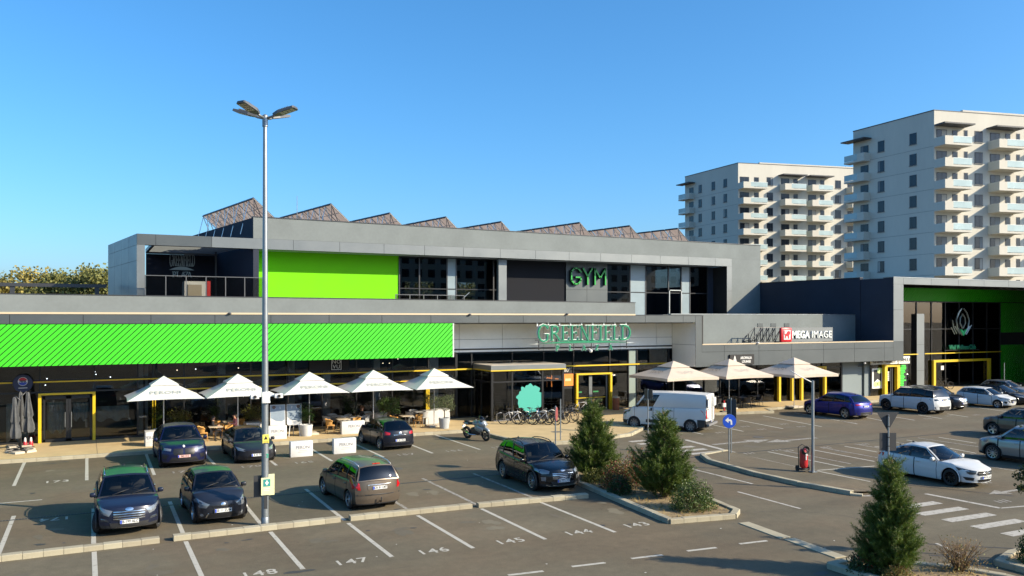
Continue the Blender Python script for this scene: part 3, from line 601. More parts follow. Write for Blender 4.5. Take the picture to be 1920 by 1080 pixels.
# the gym hall: floor, ceiling, back wall with windows onto the trees
bw = 80.0; part('hall_floor', intw2, lambda m: m.box(XA+.5,XT-.2,YR+.32,bw,6.94,6.97)); part('hall_ceiling', intw, lambda m: m.box(XA+.5,XT-.2,YR+.32,bw,12.3,12.4))
def back_wall(m):
    wins = sorted([(wx(759,bw),wx(772,bw)),(wx(774,bw),wx(814,bw)),(wx(858,bw),wx(894,bw))])
    x = XA-3
    for a, b in wins:
        m.box(x,a,bw,bw+.25,6.72,12.6); m.box(a,b,bw,bw+.25,6.72,7.2); m.box(a,b,bw,bw+.25,10.4,12.6); m.box(a,b,bw+.1,bw+.16,8.8,8.88); x = b
    m.box(x,XT,bw,bw+.25,6.72,12.6)
part('back_wall', intw, back_wall)
part('hall_partition', intw, lambda m: (m.box(XW3-2,XW3-1.7,YR+.32,bw,6.97,12.3),))
part('gym_machine', black, lambda m: [(m.box(x-.05,x+.05,70,70.1,6.97,8.8), m.box(x-.5,x+.5,69.5,71,7.1,7.3), m.box(x-.4,x+.4,69.9,70.1,8.5,8.7)) for x in (24.5,27.2,29.6,32)])
# terrace railings
def railing(x0, x1, y, z0, h, n, name='railing'):
    r_ = part(name, mat('railing_grey', (.10,.105,.11), .5, metal=.4), lambda m: (m.box(x0,x1,y-.025,y+.025,z0+h-.05,z0+h), m.box(x0,x1,y-.015,y+.015,z0+.45,z0+.49)))
    for i in range(n): x = x0+(x1-x0)*i/(n-1); part('post', MT['railing_grey'], lambda m: m.box(x-.03,x+.03,y-.03,y+.03,z0,z0+h), parent=r_)
    part('infill', glass('rail_mesh', (.62,.62,.60), .3, .3, 1.2), lambda m: m.box(x0,x1,y-.004,y+.004,z0+.1,z0+h-.06), parent=r_)
ry = YU-1.2; railing(wx(272,ry),wx(494,ry),ry,6.72,3.0-.15,7)
ry2 = 60.5; railing(wx(742,ry2),wx(870,ry2),ry2,6.72,1.75,6)
part('handrail', steel, lambda m: m.tube([(wx(868,ry2),ry2+.2,8.15),(wx(882,ry2),ry2+.2,8.7)],.03))
# far left: dark canopy beam on the neighbouring roof terrace
part('roof_canopy', steel_d, lambda m: (m.box(-14,wx(200,70),70,70.5,8.95,9.2), m.box(wx(18,70),wx(18,70)+.3,70.1,70.4,6.7,8.94), m.box(wx(178,70),wx(178,70)+.3,70.1,70.4,6.7,8.94)))
# --- entrance: white cladding, glazing, vestibule
wz0, wz1 = 4.42, 6.2
wc = part('white_cladding', black, lambda m: m.box(XG+.1,XE,YW+.02,YW+.2,wz0+.01,wz1+.1))
xs = [XG+.1]+[wx(u,YW) for u in (861,942,1019,1095,1163,1231)]+[XE]
for a, b in zip(xs[:-1], xs[1:]):
    for z0, z1 in ((wz0,5.24),(5.26,wz1+.07)): part('cladding_panel', white_clad, lambda m: m.box(a+.012,b-.012,YW-.02,YW+.015,z0,z1), parent=wc)
rt = part('wing_flank', black, lambda m: m.box(XE+.04,XE+.3,YF+.06,YW+.2,3.16,fz0))
for z0, z1 in ((3.15,4.72),(4.74,fz0)): part('cladding_panel', white_clad, lambda m: m.box(XE,XE+.035,YF+.04,YW-.03,z0,z1), parent=rt)
eg = part('entrance_glazing', frame_b, lambda m: [m.box(XG+1.45,XE,YW-.03,YW+.08,z,z+.07) for z in (.136,3.3,4.35)])
emx = [XG+1.5]+[wx(u,YW) for u in (884,960,1019,1075,1143,1178,1194,1253)]
for x in emx: part('mullion', frame_b, lambda m: m.box(x-.04,x+.04,YW-.05,YW+.09,.2,4.35), parent=eg)
for a, b, i in zip(emx[:-1], emx[1:], range(9)):
    for z0, z1 in ((.206,3.3),(3.37,4.35)):
        part('pane', gl_shop if i != 6 else mat('pale_green_panel', (.25,.31,.29), .25), lambda m: m.box(a+.04,b-.04,YW+.02,YW+.032,z0,z1), parent=eg)
part('yellow_strip', yellow, lambda m: (m.box(wx(1058,YW),XE-.05,YW-.1,YW-.035,3.27,3.36), m.box(XG+1.4,wx(884,YW),YW-.1,YW-.055,3.27,3.36)))
fr = yframe(wx(1077,YW), wx(1144,YW), YW-.06, 2.78, .16)
part('door_leaf', mat('grey_door_frame', (.16,.175,.18), .4, metal=.4), lambda m: [m.box(a,b,YW-.05,YW+.01,.15,2.6) for a,b in ((wx(1081,YW),wx(1083,YW)),(wx(1106,YW)-.1,wx(1106,YW)+.16),(wx(1138,YW)-.1,wx(1138,YW)))], parent=fr)
part('door_bar', yellow, lambda m: m.box(wx(1082,YW),wx(1134,YW),YW-.09,YW-.055,1.02,1.07), parent=fr)
for u in (1086,1117): part('door_sticker', mat('green_print', (.02,.2,.06), .5), lambda m: m.box(wx(u,YW)-.22,wx(u,YW)+.22,YW-.003,YW+.012,1.40,1.50))
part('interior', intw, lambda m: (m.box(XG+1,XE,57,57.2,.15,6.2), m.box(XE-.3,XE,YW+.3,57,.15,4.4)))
# glass vestibule
VX0, VX1, VY = 22.9, wx(1056,47.7), 47.7
ve = part('vestibule', frame_b, lambda m: [m.box(*q) for q in ((VX0-.05,VX0+.09,VY-.05,VY+.09,.136,3.3),(VX1-.09,VX1+.05,VY-.05,VY+.09,.136,3.3),(wx(960,VY)-.05,wx(960,VY)+.05,VY-.04,VY+.06,.136,3.3),(wx(1017,VY)-.06,wx(1017,VY)+.06,VY-.04,VY+.06,.136,3.3),(VX0+.09,VX1-.09,VY-.03,VY+.05,.137,.24),(VX0+.09,VX1-.09,VY-.03,VY+.05,2.55,2.63),(VX0-.045,VX0+.05,VY+.1,YW-.06,.137,.24),(VX0-.045,VX0+.05,VY+.1,YW-.06,2.55,2.63),(VX0-.046,VX0+.06,49.2,49.3,.25,2.54))])
for a, b in ((VX0+.09,wx(960,VY)-.05),(wx(960,VY)+.05,wx(1017,VY)-.06),(wx(1017,VY)+.06,VX1-.09)):
    for z0, z1 in ((.24,2.55),(2.63,3.3)): part('pane', gl_shop, lambda m: m.box(a,b,VY+.004,VY+.016,z0,z1), parent=ve)
for y0, y1 in ((VY+.1,49.2),(49.3,YW-.06)):
    for z0, z1 in ((.24,2.55),(2.63,3.3)): part('pane', gl_shop, lambda m: (m.box(VX0-.004,VX0+.008,y0,y1,z0,z1), m.box(VX1-.004,VX1+.008,y0,y1,z0,z1)), parent=ve)
part('canopy', fascia_l, lambda m: m.box(VX0-.12,VX1+.12,VY-.15,YW-.06,3.36,3.64), parent=ve)
part('canopy_top', mat('canopy_gravel', (.42,.38,.31), .9, var=.2, scale=2), lambda m: m.box(VX0-.05,VX1+.05,VY-.08,YW-.1,3.64,3.66), parent=ve)
part('yellow_strip', yellow, lambda m: (m.box(VX0-.14,VX1+.14,VY-.17,VY-.09,3.29,3.358), m.box(VX0-.14,VX0-.06,VY-.088,YW-.1,3.29,3.358)), parent=ve)
teal = mat('teal_film', (.045,.34,.27), .5)
def tree_film(m):
    cx, cz = wx(994,VY-.002), 1.42; r0 = .92; pts = []; rr = random.Random(3)
    for i in range(64):
        a = 2*pi*i/64; k = 1+.06*math.sin(9*a)+.05*math.sin(17*a+1)+rr.uniform(-.04,.04); k *= 1.0 if math.sin(a) > -.6 else .92
        pts.append((cx+r0*k*math.cos(a), cz+.02+.92*k*math.sin(a)))
    m.prism(pts, VY-.006, VY+.003)
    m.box(cx-.12,cx+.1,VY-.005,VY+.002,.28,.7)
part('tree_film', teal, tree_film, parent=ve)
part('poster_panel', mat('poster_orange', (.80,.24,.03), .5), lambda m: m.box(wx(1024,49.9),wx(1047,49.9),49.85,49.9,1.95,2.75)); part('poster_panel', MT['poster_orange'], lambda m: m.box(wx(1055,50.15),wx(1075,50.15),50.15,50.2,1.95,2.78))  # plain orange posters, printed colour without emission
part('poster_board', black, lambda m: (m.box(wx(1020,50.05),wx(1075,50.05),50.205,50.22,1.75,3.28)))
wall_text('80°', .36, white_p, (wx(1064,50.1),50.13,3.03), PB, .01, 'poster_lettering')
part('poster_print', black, lambda m: m.box(wx(1036,49.8),wx(1041,49.8),49.82,49.845,2.2,2.55)); part('poster_print', mat('pale_orange', (.9,.5,.25), .5), lambda m: m.box(wx(1060,50.1),wx(1071,50.1),50.135,50.148,2.28,2.46))
# --- right wing: fascia, roof edge, plaster wall behind
rz0, rz1 = 3.15, 4.72
rf = part('wing_fascia', black, lambda m: (m.box(XE+.32,XT+.9,YF+.02,YF+.35,rz0+.01,rz1-.01), m.box(XE+.05,XE+.6,YF+.025,YF+.35,rz1-.005,fz0+.2)))
part('fascia_panel', fascia_m, lambda m: m.box(wx(1304,YF)+.012,wx(1316,YF),YF,YF+.03,3.85,fz1), parent=rf)
xs = [wx(u,YF) for u in (1304,1358,1423,1484,1544,1602,1658,1677)]
for a, b in zip(xs[:-1], xs[1:]):
    for z0, z1 in ((rz0,4.20),(4.22,rz1)): part('fascia_panel', fascia_m, lambda m: m.box((a if a > xs[0] else a)+.012,b-.012,YF-.004,YF+.022,z0,z1) if not (a == xs[0] and z0 > 4) else m.box(wx(1316,YF)+.012,b-.012,YF-.004,YF+.022,z0,z1), parent=rf)
part('coping', cream, lambda m: m.box(wx(1317,YF),XT-.02,YF-.02,YF+.42,rz1+.002,rz1+.075))
YQ = 51.3
part('wing_upper_wall', plaster, lambda m: m.box(XE+.62,XT-.01,YQ,YQ+.15,4.66,6.95)); part('coping', steel, lambda m: m.box(XE+.62,XT-.01,YQ-.03,YQ+.4,6.952,7.0))
for u in (1425,1450,1475): x = wx(u,YQ); part('wall_vent', fascia_m, lambda m: m.box(x-.28,x+.28,YQ-.03,YQ-.001,5.95,6.25))
YH = 49.1
rg = part('wing_glazing', frame_b, lambda m: [m.box(XE+.3,XT+.1,YH-.03,YH+.08,z,z+.07) for z in (.136,2.62,3.08)])
rmx = [XE+.3]+[wx(u,YH) for u in (1320,1350,1385,1420,1457,1481,1500,1541,1577)]
for x in rmx: part('mullion', frame_b, lambda m: m.box(x-.04,x+.04,YH-.05,YH+.09,.2,3.08), parent=rg)
for a, b in zip(rmx[:-1], rmx[1:]):
    for z0, z1 in ((.206,2.62),(2.69,3.08)): part('pane', gl_shop, lambda m: m.box(a+.04,b-.04,YH+.02,YH+.032,z0,z1), parent=rg)
for u0, u1 in ((1456,1484),(1498,1545)): yframe(wx(u0,YH),wx(u1,YH),YH-.055,2.78,.2)
bluep = mat('blue_grey_panel', (.16,.20,.215), .55, var=.05, scale=.8)
for a, b in ((1579,1608),(1609,1619),(1620,1632)): part('wall_panel', bluep, lambda m: m.box(wx(a,YH),wx(b,YH)-.03,YH-.04+(.15 if a == 1609 else 0),YH+.3,.14,3.14))
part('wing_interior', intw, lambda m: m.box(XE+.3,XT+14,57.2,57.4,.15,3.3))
# beauty shop in the corner
YB = 48.9
part('shop_window', mat('poster_white', (.72,.72,.68), .5), lambda m: m.box(wx(1635,YB),wx(1653.5,YB),YB-.02,YB+.03,.75,2.45))
def bikini(m):
    x0, x1 = wx(1637,YB), wx(1652,YB); w = x1-x0
    for cx, cz, r in (bk_,): m.prism([(x0+cx*w+r*math.cos(2*pi*i/14), cz+.2+r*.8*math.sin(2*pi*i/14)) for i in range(14)], YB-.035, YB-.022)
for bk_ in ((.3,.9,.27),(.72,.95,.25),(.78,2.05,.3)): part('poster_print', mat('lime_print', (.62,.78,.25), .5), bikini)
part('poster_print', black, lambda m: m.prism([(wx(1638,YB),1.25),(wx(1645,YB),1.55),(wx(1652,YB),1.3),(wx(1652,YB),2.3),(wx(1638,YB),2.32)], YB-.03, YB-.0205))
part('shop_glass', gl_shop, lambda m: m.box(wx(1633,YB),wx(1703,YB),YB+.04,YB+.05,.14,3.1))
yframe(wx(1653.5,YB), wx(1682,YB), YB-.0, 2.78, .34, depth=.3)
part('door_leaf', steel_d, lambda m: [m.box(wx(u,YB)-.05,wx(u,YB)+.05,YB-.06,YB-.01,.14,2.6) for u in (1660,1669,1672,1678)])
part('green_price_list', black, lambda m: m.box(wx(1684,YB),wx(1700,YB),YB-.01,YB+.035,.6,2.95))
gp2 = mat('neon_green_print', (.05,.85,.05), .5)
def greenlist(m):
    rr = random.Random(5); x0, x1 = wx(1685,YB), wx(1699,YB)
    for i in range(13): z = 2.55-i*.14; a = rr.uniform(0,.25); b = rr.uniform(.6,1); m.box(x0+(x1-x0)*a,x0+(x1-x0)*b,YB-.018,YB-.0105,z,z+.085)
part('price_list_print', gp2, greenlist)
sgn = part('shop_sign', mat('sign_white', (.70,.69,.62), .5), lambda m: (m.box(wx(1632,YB-.4),wx(1682,YB-.4),YB-.46,YB-.38,2.80,3.13), m.box(wx(1683,YB-.4),wx(1704,YB-.4),YB-.50,YB-.42,2.80,3.42)))
for t, u, z, s in (('THE HAVEN',1644,2.98,.27),('THE BEAUTY',1668,2.98,.27),('FORMULA',1693.5,3.1,.42)): wall_text(t, s, black, (wx(u,YB-.4),YB-.51,z), PB, .006, 'sign_lettering', sx=.85)
part('door_sticker', white_p, lambda m: [m.box(wx(1664,YB)-.09,wx(1664,YB)+.12,YB-.075,YB-.066,1.35+.17*i,1.47+.17*i) for i in range(5)])
# --- tall portal on the right
tz0, tz1 = 9.5, 10.05
po = part('portal_frame', black, lambda m: (m.box(XT+.02,105,YF+.02,YF+1.0,tz0+.01,tz1-.02), m.box(XT+.02,wx(1694,YF)-.02,YF+.03,YF+1.0,3.13,tz0), m.box(79.4,105,YF+.03,YF+1.0,.14,tz0)))
xs = [XT]+[wx(u,YF) for u in (1694,1746,1797,1845,1891)]+[78.6,82,105]
for a, b in zip(xs[:-1], xs[1:]): part('frame_panel', fascia_l, lambda m: m.box(a+.012,b-.012,YF-.01,YF+.025,tz0,tz1), parent=po)
for z0, z1 in ((3.15,4.72),(4.74,7.35),(7.37,tz0-.01)): part('frame_panel', fascia_m if z0 < 4 else fascia_l, lambda m: m.box(XT+.012,wx(1694,YF)-.012,YF-.01,YF+.02,z0,z1), parent=po)
part('portal_cap', steel, lambda m: m.box(XT-.03,105,YF-.04,YF+1.0,tz1+.002,tz1+.05))
part('portal_flank', navy, lambda m: (m.box(XT,XT+.3,YF+.04,50.8,3.2,tz1-.05), m.box(XT-.06,XT+.3,50.81,84,3.2,tz1+.08)))
part('portal_roof', plaster, lambda m: m.box(XT+.31,110,YF+1.05,90,tz1-.3,tz1-.1)); part('flank_cap', steel_d, lambda m: m.box(XT-.1,XT+.32,50.8,84,tz1+.081,tz1+.14))
o_ = part('wall_box', steel, lambda m: m.box(XT-.16,XT-.062,52.3,52.55,5.9,6.2))
YK = 52.4
pier = part('pier', black, lambda m: m.box(wx(1719.5,49.9),wx(1733,49.9)-.02,49.93,50.5,.14,7.05))
for z0, z1 in ((.14,2.0),(2.02,4.3),(4.32,7.06)): part('pier_panel', fascia_l, lambda m: m.box(wx(1719.2,49.9),wx(1733,49.9),49.9,49.93,z0,z1), parent=pier)
# shaded green slats above, and on the right wall
bs = part('green_cladding', black, lambda m: (m.box(XT+.32,99,YK+.05,YK+.3,8.25,tz0), m.box(wx(1876,YK),99,YK+.052,YK+.3,.14,8.24)))
green_d = green_sl
def clip_par(x, z0, z1, xa, xb, w):
    pts = [(x,z0),(x+w,z0),(x+w+(z1-z0),z1),(x+(z1-z0),z1)]
    for side in (0, 1):
        out = []
        for i in range(len(pts)):
            a, b = pts[i], pts[(i+1)%len(pts)]; ia = a[0] >= xa if side == 0 else a[0] <= xb; ib = b[0] >= xa if side == 0 else b[0] <= xb; xc = xa if side == 0 else xb
            if ia: out.append(a)
            if ia != ib: t = (xc-a[0])/(b[0]-a[0]); out.append((xc, a[1]+(b[1]-a[1])*t))
        pts = out
        if len(pts) < 3: return None
    return pts
for (xa, xb, z0, z1) in ((XT+.35,94,8.27,9.48),(wx(1877,YK),92,5.25,8.2),(wx(1877,YK),92,.16,4.0)):
    x = xa-(z1-z0)
    while x < xb:
        q = clip_par(x, z0, z1, xa, xb, .24)
        if q: mm = MB(); mm.prism(q, YK+.0, YK+.045); mm.build('slat', green_d, bs)
        x += .34
wg = part('club_glazing', frame_b, lambda m: [m.box(XT+.35,wx(1876,YK)-.01,YK-.03,YK+.08,z,z+.09) for z in (.136,3.3,5.6,8.16)])
wmx = [XT+.4]+[wx(u,YK) for u in (1718,1746,1772,1798,1824,1850,1875)]
for x in wmx: part('mullion', frame_b, lambda m: m.box(x-.045,x+.045,YK-.05,YK+.09,.2,8.16), parent=wg)
for a, b in zip(wmx[:-1], wmx[1:]):
    for z0, z1 in ((.226,3.3),(3.39,5.6),(5.69,8.16)): part('pane', gl_shop, lambda m: m.box(a+.045,b-.045,YK+.02,YK+.032,z0,z1), parent=wg)
part('yellow_strip', yellow, lambda m: (m.box(wx(1733,YK),wx(1876,YK),YK-.1,YK-.05,3.3,3.39), m.box(wx(1695,YB)-.2,wx(1720,YB),YB-.1,YB-.02,3.5,3.58)))
yframe(wx(1746,YK), wx(1853,YK), YK-.06, 2.72, .3)
part('portal_interior', intw, lambda m: (m.box(XT+.3,99,57.3,57.5,.15,8.3), m.box(XT+.3,99,YK+.3,57.3,8.2,8.3)))
part('notice', white_p, lambda m: m.box(wx(1764,YK),wx(1769.5,YK),YK-.02,YK+.005,1.75,2.15))
# ================================================================ ROOF, SIGNS, TOWERS
# --- solar racks on the gym roof: rows run back from the parapet, faces tilted to the sun side
alu = mat('aluminium', (.62,.62,.62), .35, metal=.8); pv_back = leafmat('panel_backsheet', (.24,.185,.155), (.40,.34,.31), .4, .5, .8); pv_face = mat('solar_cells', (.012,.016,.035), .15, coat=.5); pv_edge = mat('panel_frame', (.05,.05,.055), .4, metal=.5)
def solar_rack(nx, ny, L, label, n):
    t = thing('solar_rack', label, 'solar panel', (nx, ny, 12.9), 0, 'solar racks on the gym roof'); e = Vector((-.15,.99,0)); zr, zl, wdt = 2.68, .75, 2.1
    def P(s, a, h=0.0): return Vector((a*wdt,0,0)) + e*s + Vector((0,0,zr+(zl-zr)*a+h))
    for i in range(n):
        s0, s1 = L*i/n+.07, L*(i+1)/n-.07; m = MB()
        v = [P(s0,0),P(s1,0),P(s1,1),P(s0,1)]; up = [p+Vector((.03,0,.045)) for p in v]
        m.add(v+up, [(0,1,2,3)], 0)
        m.add(v+up, [(0,4,5,1),(1,5,6,2),(2,6,7,3),(3,7,4,0)], 2); m.build('solar_panel', [pv_back,pv_face,pv_edge], t, world=False)
    m = MB(); m.tube([P(0,.0,-.06),P(L,.0,-.06)],.06,6); m.build('ridge_rail', pv_edge, t, world=False)
    k = int(L/1.1)
    for i in range(k+1):
        s = L*i/k; m = MB()
        m.tube([P(s,.02,-.08),(e*s+Vector((1.05,0,.05)))],.035,5); m.tube([P(s,.02,-.1),(e*s+Vector((-.55 if i%2 else .1,0,.05)))],.03,5); m.tube([P(s,.02,-.05),P(s,.98,-.05)],.03,5); m.tube([P(s,.98,-.05),(e*s+Vector((2.05,0,.02)))],.03,5)
        m.build('strut', alu if i else steel_d, t, world=False)
    for a in (.33,.66):
        m = MB(); m.tube([P(0,a,-.04),P(L,a,-.04)],.028,5); m.build('purlin', alu, t, world=False)
for (x, y, w) in ((11.15,64.0,'leftmost solar rack, tallest above the dark gym flank'),(17.1,64.5,'second solar rack from the left on the gym roof, catching the sun glare'),(23.0,67.8,'third solar rack from the left on the gym roof'),(28.3,68.2,'fourth solar rack from the left on the gym roof'),(34.2,69.2,'fifth solar rack from the left on the gym roof'),(41.0,66.5,'sixth solar rack from the left on the gym roof, above the green letters'),(46.7,66.6,'seventh solar rack from the left on the gym roof'),(52.3,66.4,'rightmost solar rack on the gym roof beside the white tower')):
    solar_rack(x, y, 13.2, w, 7)
m = MB(); m.cyl((0,0,0),(0,0,3.9),.035,.02,6); m.cyl((0,0,0),(0,0,.2),.12,.12,8); a_ = tag(m.build('roof_mast', steel), 'thin grey mast rising from the gym roof', 'mast'); a_.location = (wx(557,70),70,12.9)
# --- signs
gsign = mat('sign_green', (.006,.19,.095), .4); swht = mat('sign_white_edge', (.74,.77,.73), .45)
def serif_sign(txt, x0, x1, z, h, y, mats, t, thick=.17, thin=.06, depth=.12, grow=0, name='letter', rim=None):
    tot = serif_width(txt, 1, .02); sc = (x1-x0)/(tot); x = x0
    for ch in txt:
        if ch != ' ':
            big = h*1.12 if (ch == txt[0] and grow) else h
            m = MB(); serif_letter(m, ch, x, z-(big-h)*.5, big, y-depth, y, thick*h, thin*h, 0, sx=sc/big)
            o = m.build(name, mats, t)
            if rim:
                m = MB(); serif_letter(m, ch, x, z-(big-h)*.5, big, y-depth*.5, y+.004, thick*h+.075, thin*h+.075, 0, sx=sc/big); m.build('letter_rim', rim, o, world=False) if False else m.build('letter_rim', rim, t)
        x += (SERIF[ch][0]+.02)*sc
YS = YF+.12
GS = thing('plaza_sign', 'large green serif letters with a swoosh over the main entrance', 'sign', (wx(1090,YS),YS,4.3))
serif_sign('GREENFIELD', wx(1004,YS)+.1, wx(1181,YS), 5.20, .95, YS, gsign, GS, .115, .045, .16, 1, rim=swht)
def swoosh(m, x0, x1, z0, h, y0, y1):
    n = 18; top = [(x0+(x1-x0)*i/n, z0+h*math.sin(pi*i/n)) for i in range(n+1)]; m.prism(top, y0, y1)
m = MB(); swoosh(m, wx(1010,YS), wx(1176,YS), 5.0, .17, YS-.1, YS-.02); m.build('swoosh', gsign, GS)
m = MB(); swoosh(m, wx(993,YS), wx(1192,YS), 4.965, .13, YS-.019, YS+.02); m.build('swoosh_rim', swht, GS)
for ch, u in zip('PLAZA', (1044,1069,1093,1118,1143)):
    m = MB(); serif_letter(m, ch, wx(u,YS)-.12, 4.52, .34, YS-.1, YS, .075, .04); m.build('letter', gsign, GS)
    m = MB(); serif_letter(m, ch, wx(u,YS)-.12, 4.52, .34, YS-.06, YS+.004, .105, .07); m.build('letter_rim', swht, GS)
for i in range(9):
    x = wx(1008+i*20.8,YS); m = MB(); m.box(x-.04,x+.04,YS+.02,YS+.1,6.1,6.36); m.build('bracket', swht, GS)
m = MB(); m.box(wx(1004,YS),wx(1181,YS),YS+.03,YS+.07,6.1,6.14); m.box(wx(1004,YS),wx(1181,YS),YS+.03,YS+.07,5.2,5.24)
for i in range(6): x = wx(1010+i*33,YS); m.box(x,x+.05,YS+.021,YS+.06,4.6,6.12)
m.build('support_frame', steel_d, GS)
m = MB(); m.cyl((wx(1106,YS),YS+.1,4.6),(wx(1106,YS),YS-.1,4.42),.07,.07,8); m.ell((wx(1106,YS),YS-.12,4.46),.12,.12,.12,8,6); m.build('camera_dome', white_p, GS, True)
YY = dwy-.05
GS2 = thing('plaza_sign', 'small grey-blue plaza lettering on the dark wall of the roof terrace', 'sign', (wx(342,YY),YY,8.5))
pal = mat('pale_steel_letters', (.30,.38,.42), .35, metal=.4)
serif_sign('GREENFIELD', wx(318,YY), wx(365,YY), 10.85, .95, YY, pal, GS2, .055, .04, .1, 1)
m = MB(); swoosh(m, wx(317,YY), wx(364,YY), 10.52, .28, YY-.1, YY); m.build('swoosh', pal, GS2)
for ch, u in zip('PLAZA', (325,333,341,347.5,353)): m = MB(); serif_letter(m, ch, wx(u,YY)-.1, 9.95, .42, YY-.1, YY, .06, .04); m.build('letter', pal, GS2)
GY = thing('gym_sign', 'green block GYM letters on the grey upper storey panel', 'sign', (wx(1099,YR-.2),YR-.2,8.8))
YL = YR-.16; gface = mat('gym_green', (.020,.32,.048), .35)
def stroke(m, pts, w, y0, y1):
    for a, b in zip(pts[:-1], pts[1:]):
        a, b = Vector(a), Vector(b); d = (b-a).normalized(); n = Vector((-d.y,d.x))*w/2; e = d*w*.45
        m.prism([tuple(a-n-e),tuple(b-n+e),tuple(b+n+e),tuple(a+n-e)], y0, y1)
x0 = wx(1067,YL); x1 = wx(1091,YL); z0, z1 = 9.75, 11.15
for ch, ua, ub in (('G',1067,1088),('Y',1089,1109),('M',1111,1134)):
    a, b = wx(ua,YL)+.1, wx(ub,YL)-.1; c = (a+b)/2; zc = (z0+z1)/2
    P = {'G':[[(b,z1-.3),(b-.3,z1),(a+.3,z1),(a,z1-.3),(a,z0+.3),(a+.3,z0),(b-.3,z0),(b,z0+.3),(b,zc-.1),(c,zc-.1)]],'Y':[[(a,z1),(c,zc),(b,z1)],[(c,zc),(c,z0)]],'M':[[(a,z0),(a,z1),(c,zc-.1),(b,z1),(b,z0)]]}[ch]
    m = MB(); [stroke(m, p, .13, YL-.3, YL-.05) for p in P]; o = m.build('letter', gface, GY)
    m = MB(); [stroke(m, p, .16, YL-.24, YL) for p in P]; m.build('letter_side', frame_b, GY)
NV = thing('restaurant_sign', 'white letters in a thin square frame on the dark glazing above the parasols', 'sign', (wx(630,YG-.15),YG-.15,3.5))
YN = YG-.16; m = MB(); a, b, c, d_ = wx(621.5,YN), wx(640,YN), 3.52, 4.18
for q in ((a,b,c,c+.03),(a,b,d_-.03,d_),(a,a+.03,c+.031,d_-.031),(b-.03,b,c+.031,d_-.031)): m.box(q[0],q[1],YN-.02,YN+.02,q[2],q[3])
m.build('sign_frame', white_p, NV)
m = MB(); m.box(wx(580,YN),wx(655,YN),YN+.04,YN+.08,3.46,4.26); m.build('backing_board', black, NV)
for tx, z in (('NO',4.0),('VU',3.7)): wall_text(tx, .33, white_p, ((a+b)/2,YN,z), NV, .015, 'lettering', spacing=1.1)
YM = 49.0
MI = thing('supermarket_sign', 'red lion badge and white letters on a grey board above the right wing', 'sign', (wx(1500,YM),YM,4.66))
redm = mat('sign_red', (.50,.012,.02), .4, emit=None)
m = MB(); m.rbox(wx(1461,YM),wx(1481.5,YM),YM-.22,YM+.05,4.78,5.92,.1); m.build('badge', redm, MI, 30)
m = MB(); xa, xb = wx(1465.5,YM), wx(1478,YM); m.box(xa,xb,YM-.245,YM-.221,4.98,5.72); m.build('badge_field', white_p, MI)
m = MB(); w_ = xb-xa; S_ = lambda p: [(xa+x*w_, 5.0+z*.7) for x, z in p]
m.prism(S_([(.12,.10),(.25,.10),(.32,.38),(.58,.36),(.60,.08),(.74,.08),(.76,.45),(.90,.60),(.92,.85),(.70,.95),(.50,.85),(.42,.68),(.22,.62),(.14,.42)]), YM-.262, YM-.246)
m.prism(S_([(.08,.5),(.14,.5),(.10,.85),(.20,.95),(.14,1.0),(.03,.9)]), YM-.261, YM-.246); m.build('lion_emblem', redm, MI)
m = MB(); m.box(wx(1482,YM),wx(1561,YM),YM-.02,YM+.06,4.80,5.92); m.build('board', mat('board_grey', (.15,.165,.17), .5, var=.06, scale=1), MI)
me = wall_text('MEGA', .80, swht, (wx(1499.5,YM),YM-.07,5.33), MI, .045, 'lettering', bold=.022, sx=.88); wall_text('IMAGE', .80, swht, (wx(1539,YM),YM-.07,5.33), MI, .045, 'lettering', bold=-.004, sx=.98)
def truss(m):
    xs = [wx(1402+i*11.5,YM+.5) for i in range(6)]
    for k, y in ((0,YM+.2),(1,YM+1.1)):
        for i, x in enumerate(xs):
            h = 5.95 if i > 1 else 5.0+.45*i
            m.tube([(x,y,4.74),(x,y,h)],.035,5)
            if i < 5: m.tube([(x,y,4.78),(xs[i+1],y,5.9 if i > 0 else 5.45)],.028,5); m.tube([(x,y,4.78),(xs[i+1],y,4.78)],.03,5); m.tube([(x,y,h-.03),(xs[i+1],y,5.95-.03 if i > 0 else 5.45)],.03,5)
    for i, x in enumerate(xs): m.tube([(x,YM+.2,4.8),(x,YM+1.1,4.8)],.028,5); m.tube([(x,YM+.2,5.9 if i > 1 else 5.0),(x,YM+1.1,4.8)],.028,5)
    for x in (wx(1490,YM),wx(1520,YM),wx(1552,YM)): m.tube([(x,YM+.1,5.8),(x,YM+1.0,4.75)],.03,5)
m = MB(); truss(m); m.build('support_truss', steel_d, MI)
YA = YF-.07; AR = thing('lounge_sign', 'black signboard with white letters on the wing fascia above the beige parasols', 'sign', (wx(1390,YA),YA,3.3))
m = MB(); m.box(wx(1368,YA),wx(1413,YA),YA-.06,YA+.05,3.22,3.98); m.build('board', black, AR)
wall_text('AROMALIA', .27, white_p, (wx(1397.5,YA),YA-.075,3.72), AR, .01, 'lettering', bold=.008, sx=.82); wall_text('LOUNGE', .25, white_p, (wx(1398,YA),YA-.075,3.45), AR, .01, 'lettering', bold=.008, sx=.85); wall_text('A', .75, white_p, (wx(1376.5,YA),YA-.075,3.6), AR, .01, 'emblem', bold=.01, sx=.75)
YV = YK-.25; WC = thing('club_sign', 'steel looped emblem with a green tip and club lettering hung on the dark glass', 'sign', (wx(1800,YV),YV,3.5))
m = MB(); cx = wx(1805,YV); loopm = mat('loop_steel', (.25,.30,.29), .3, metal=.6)
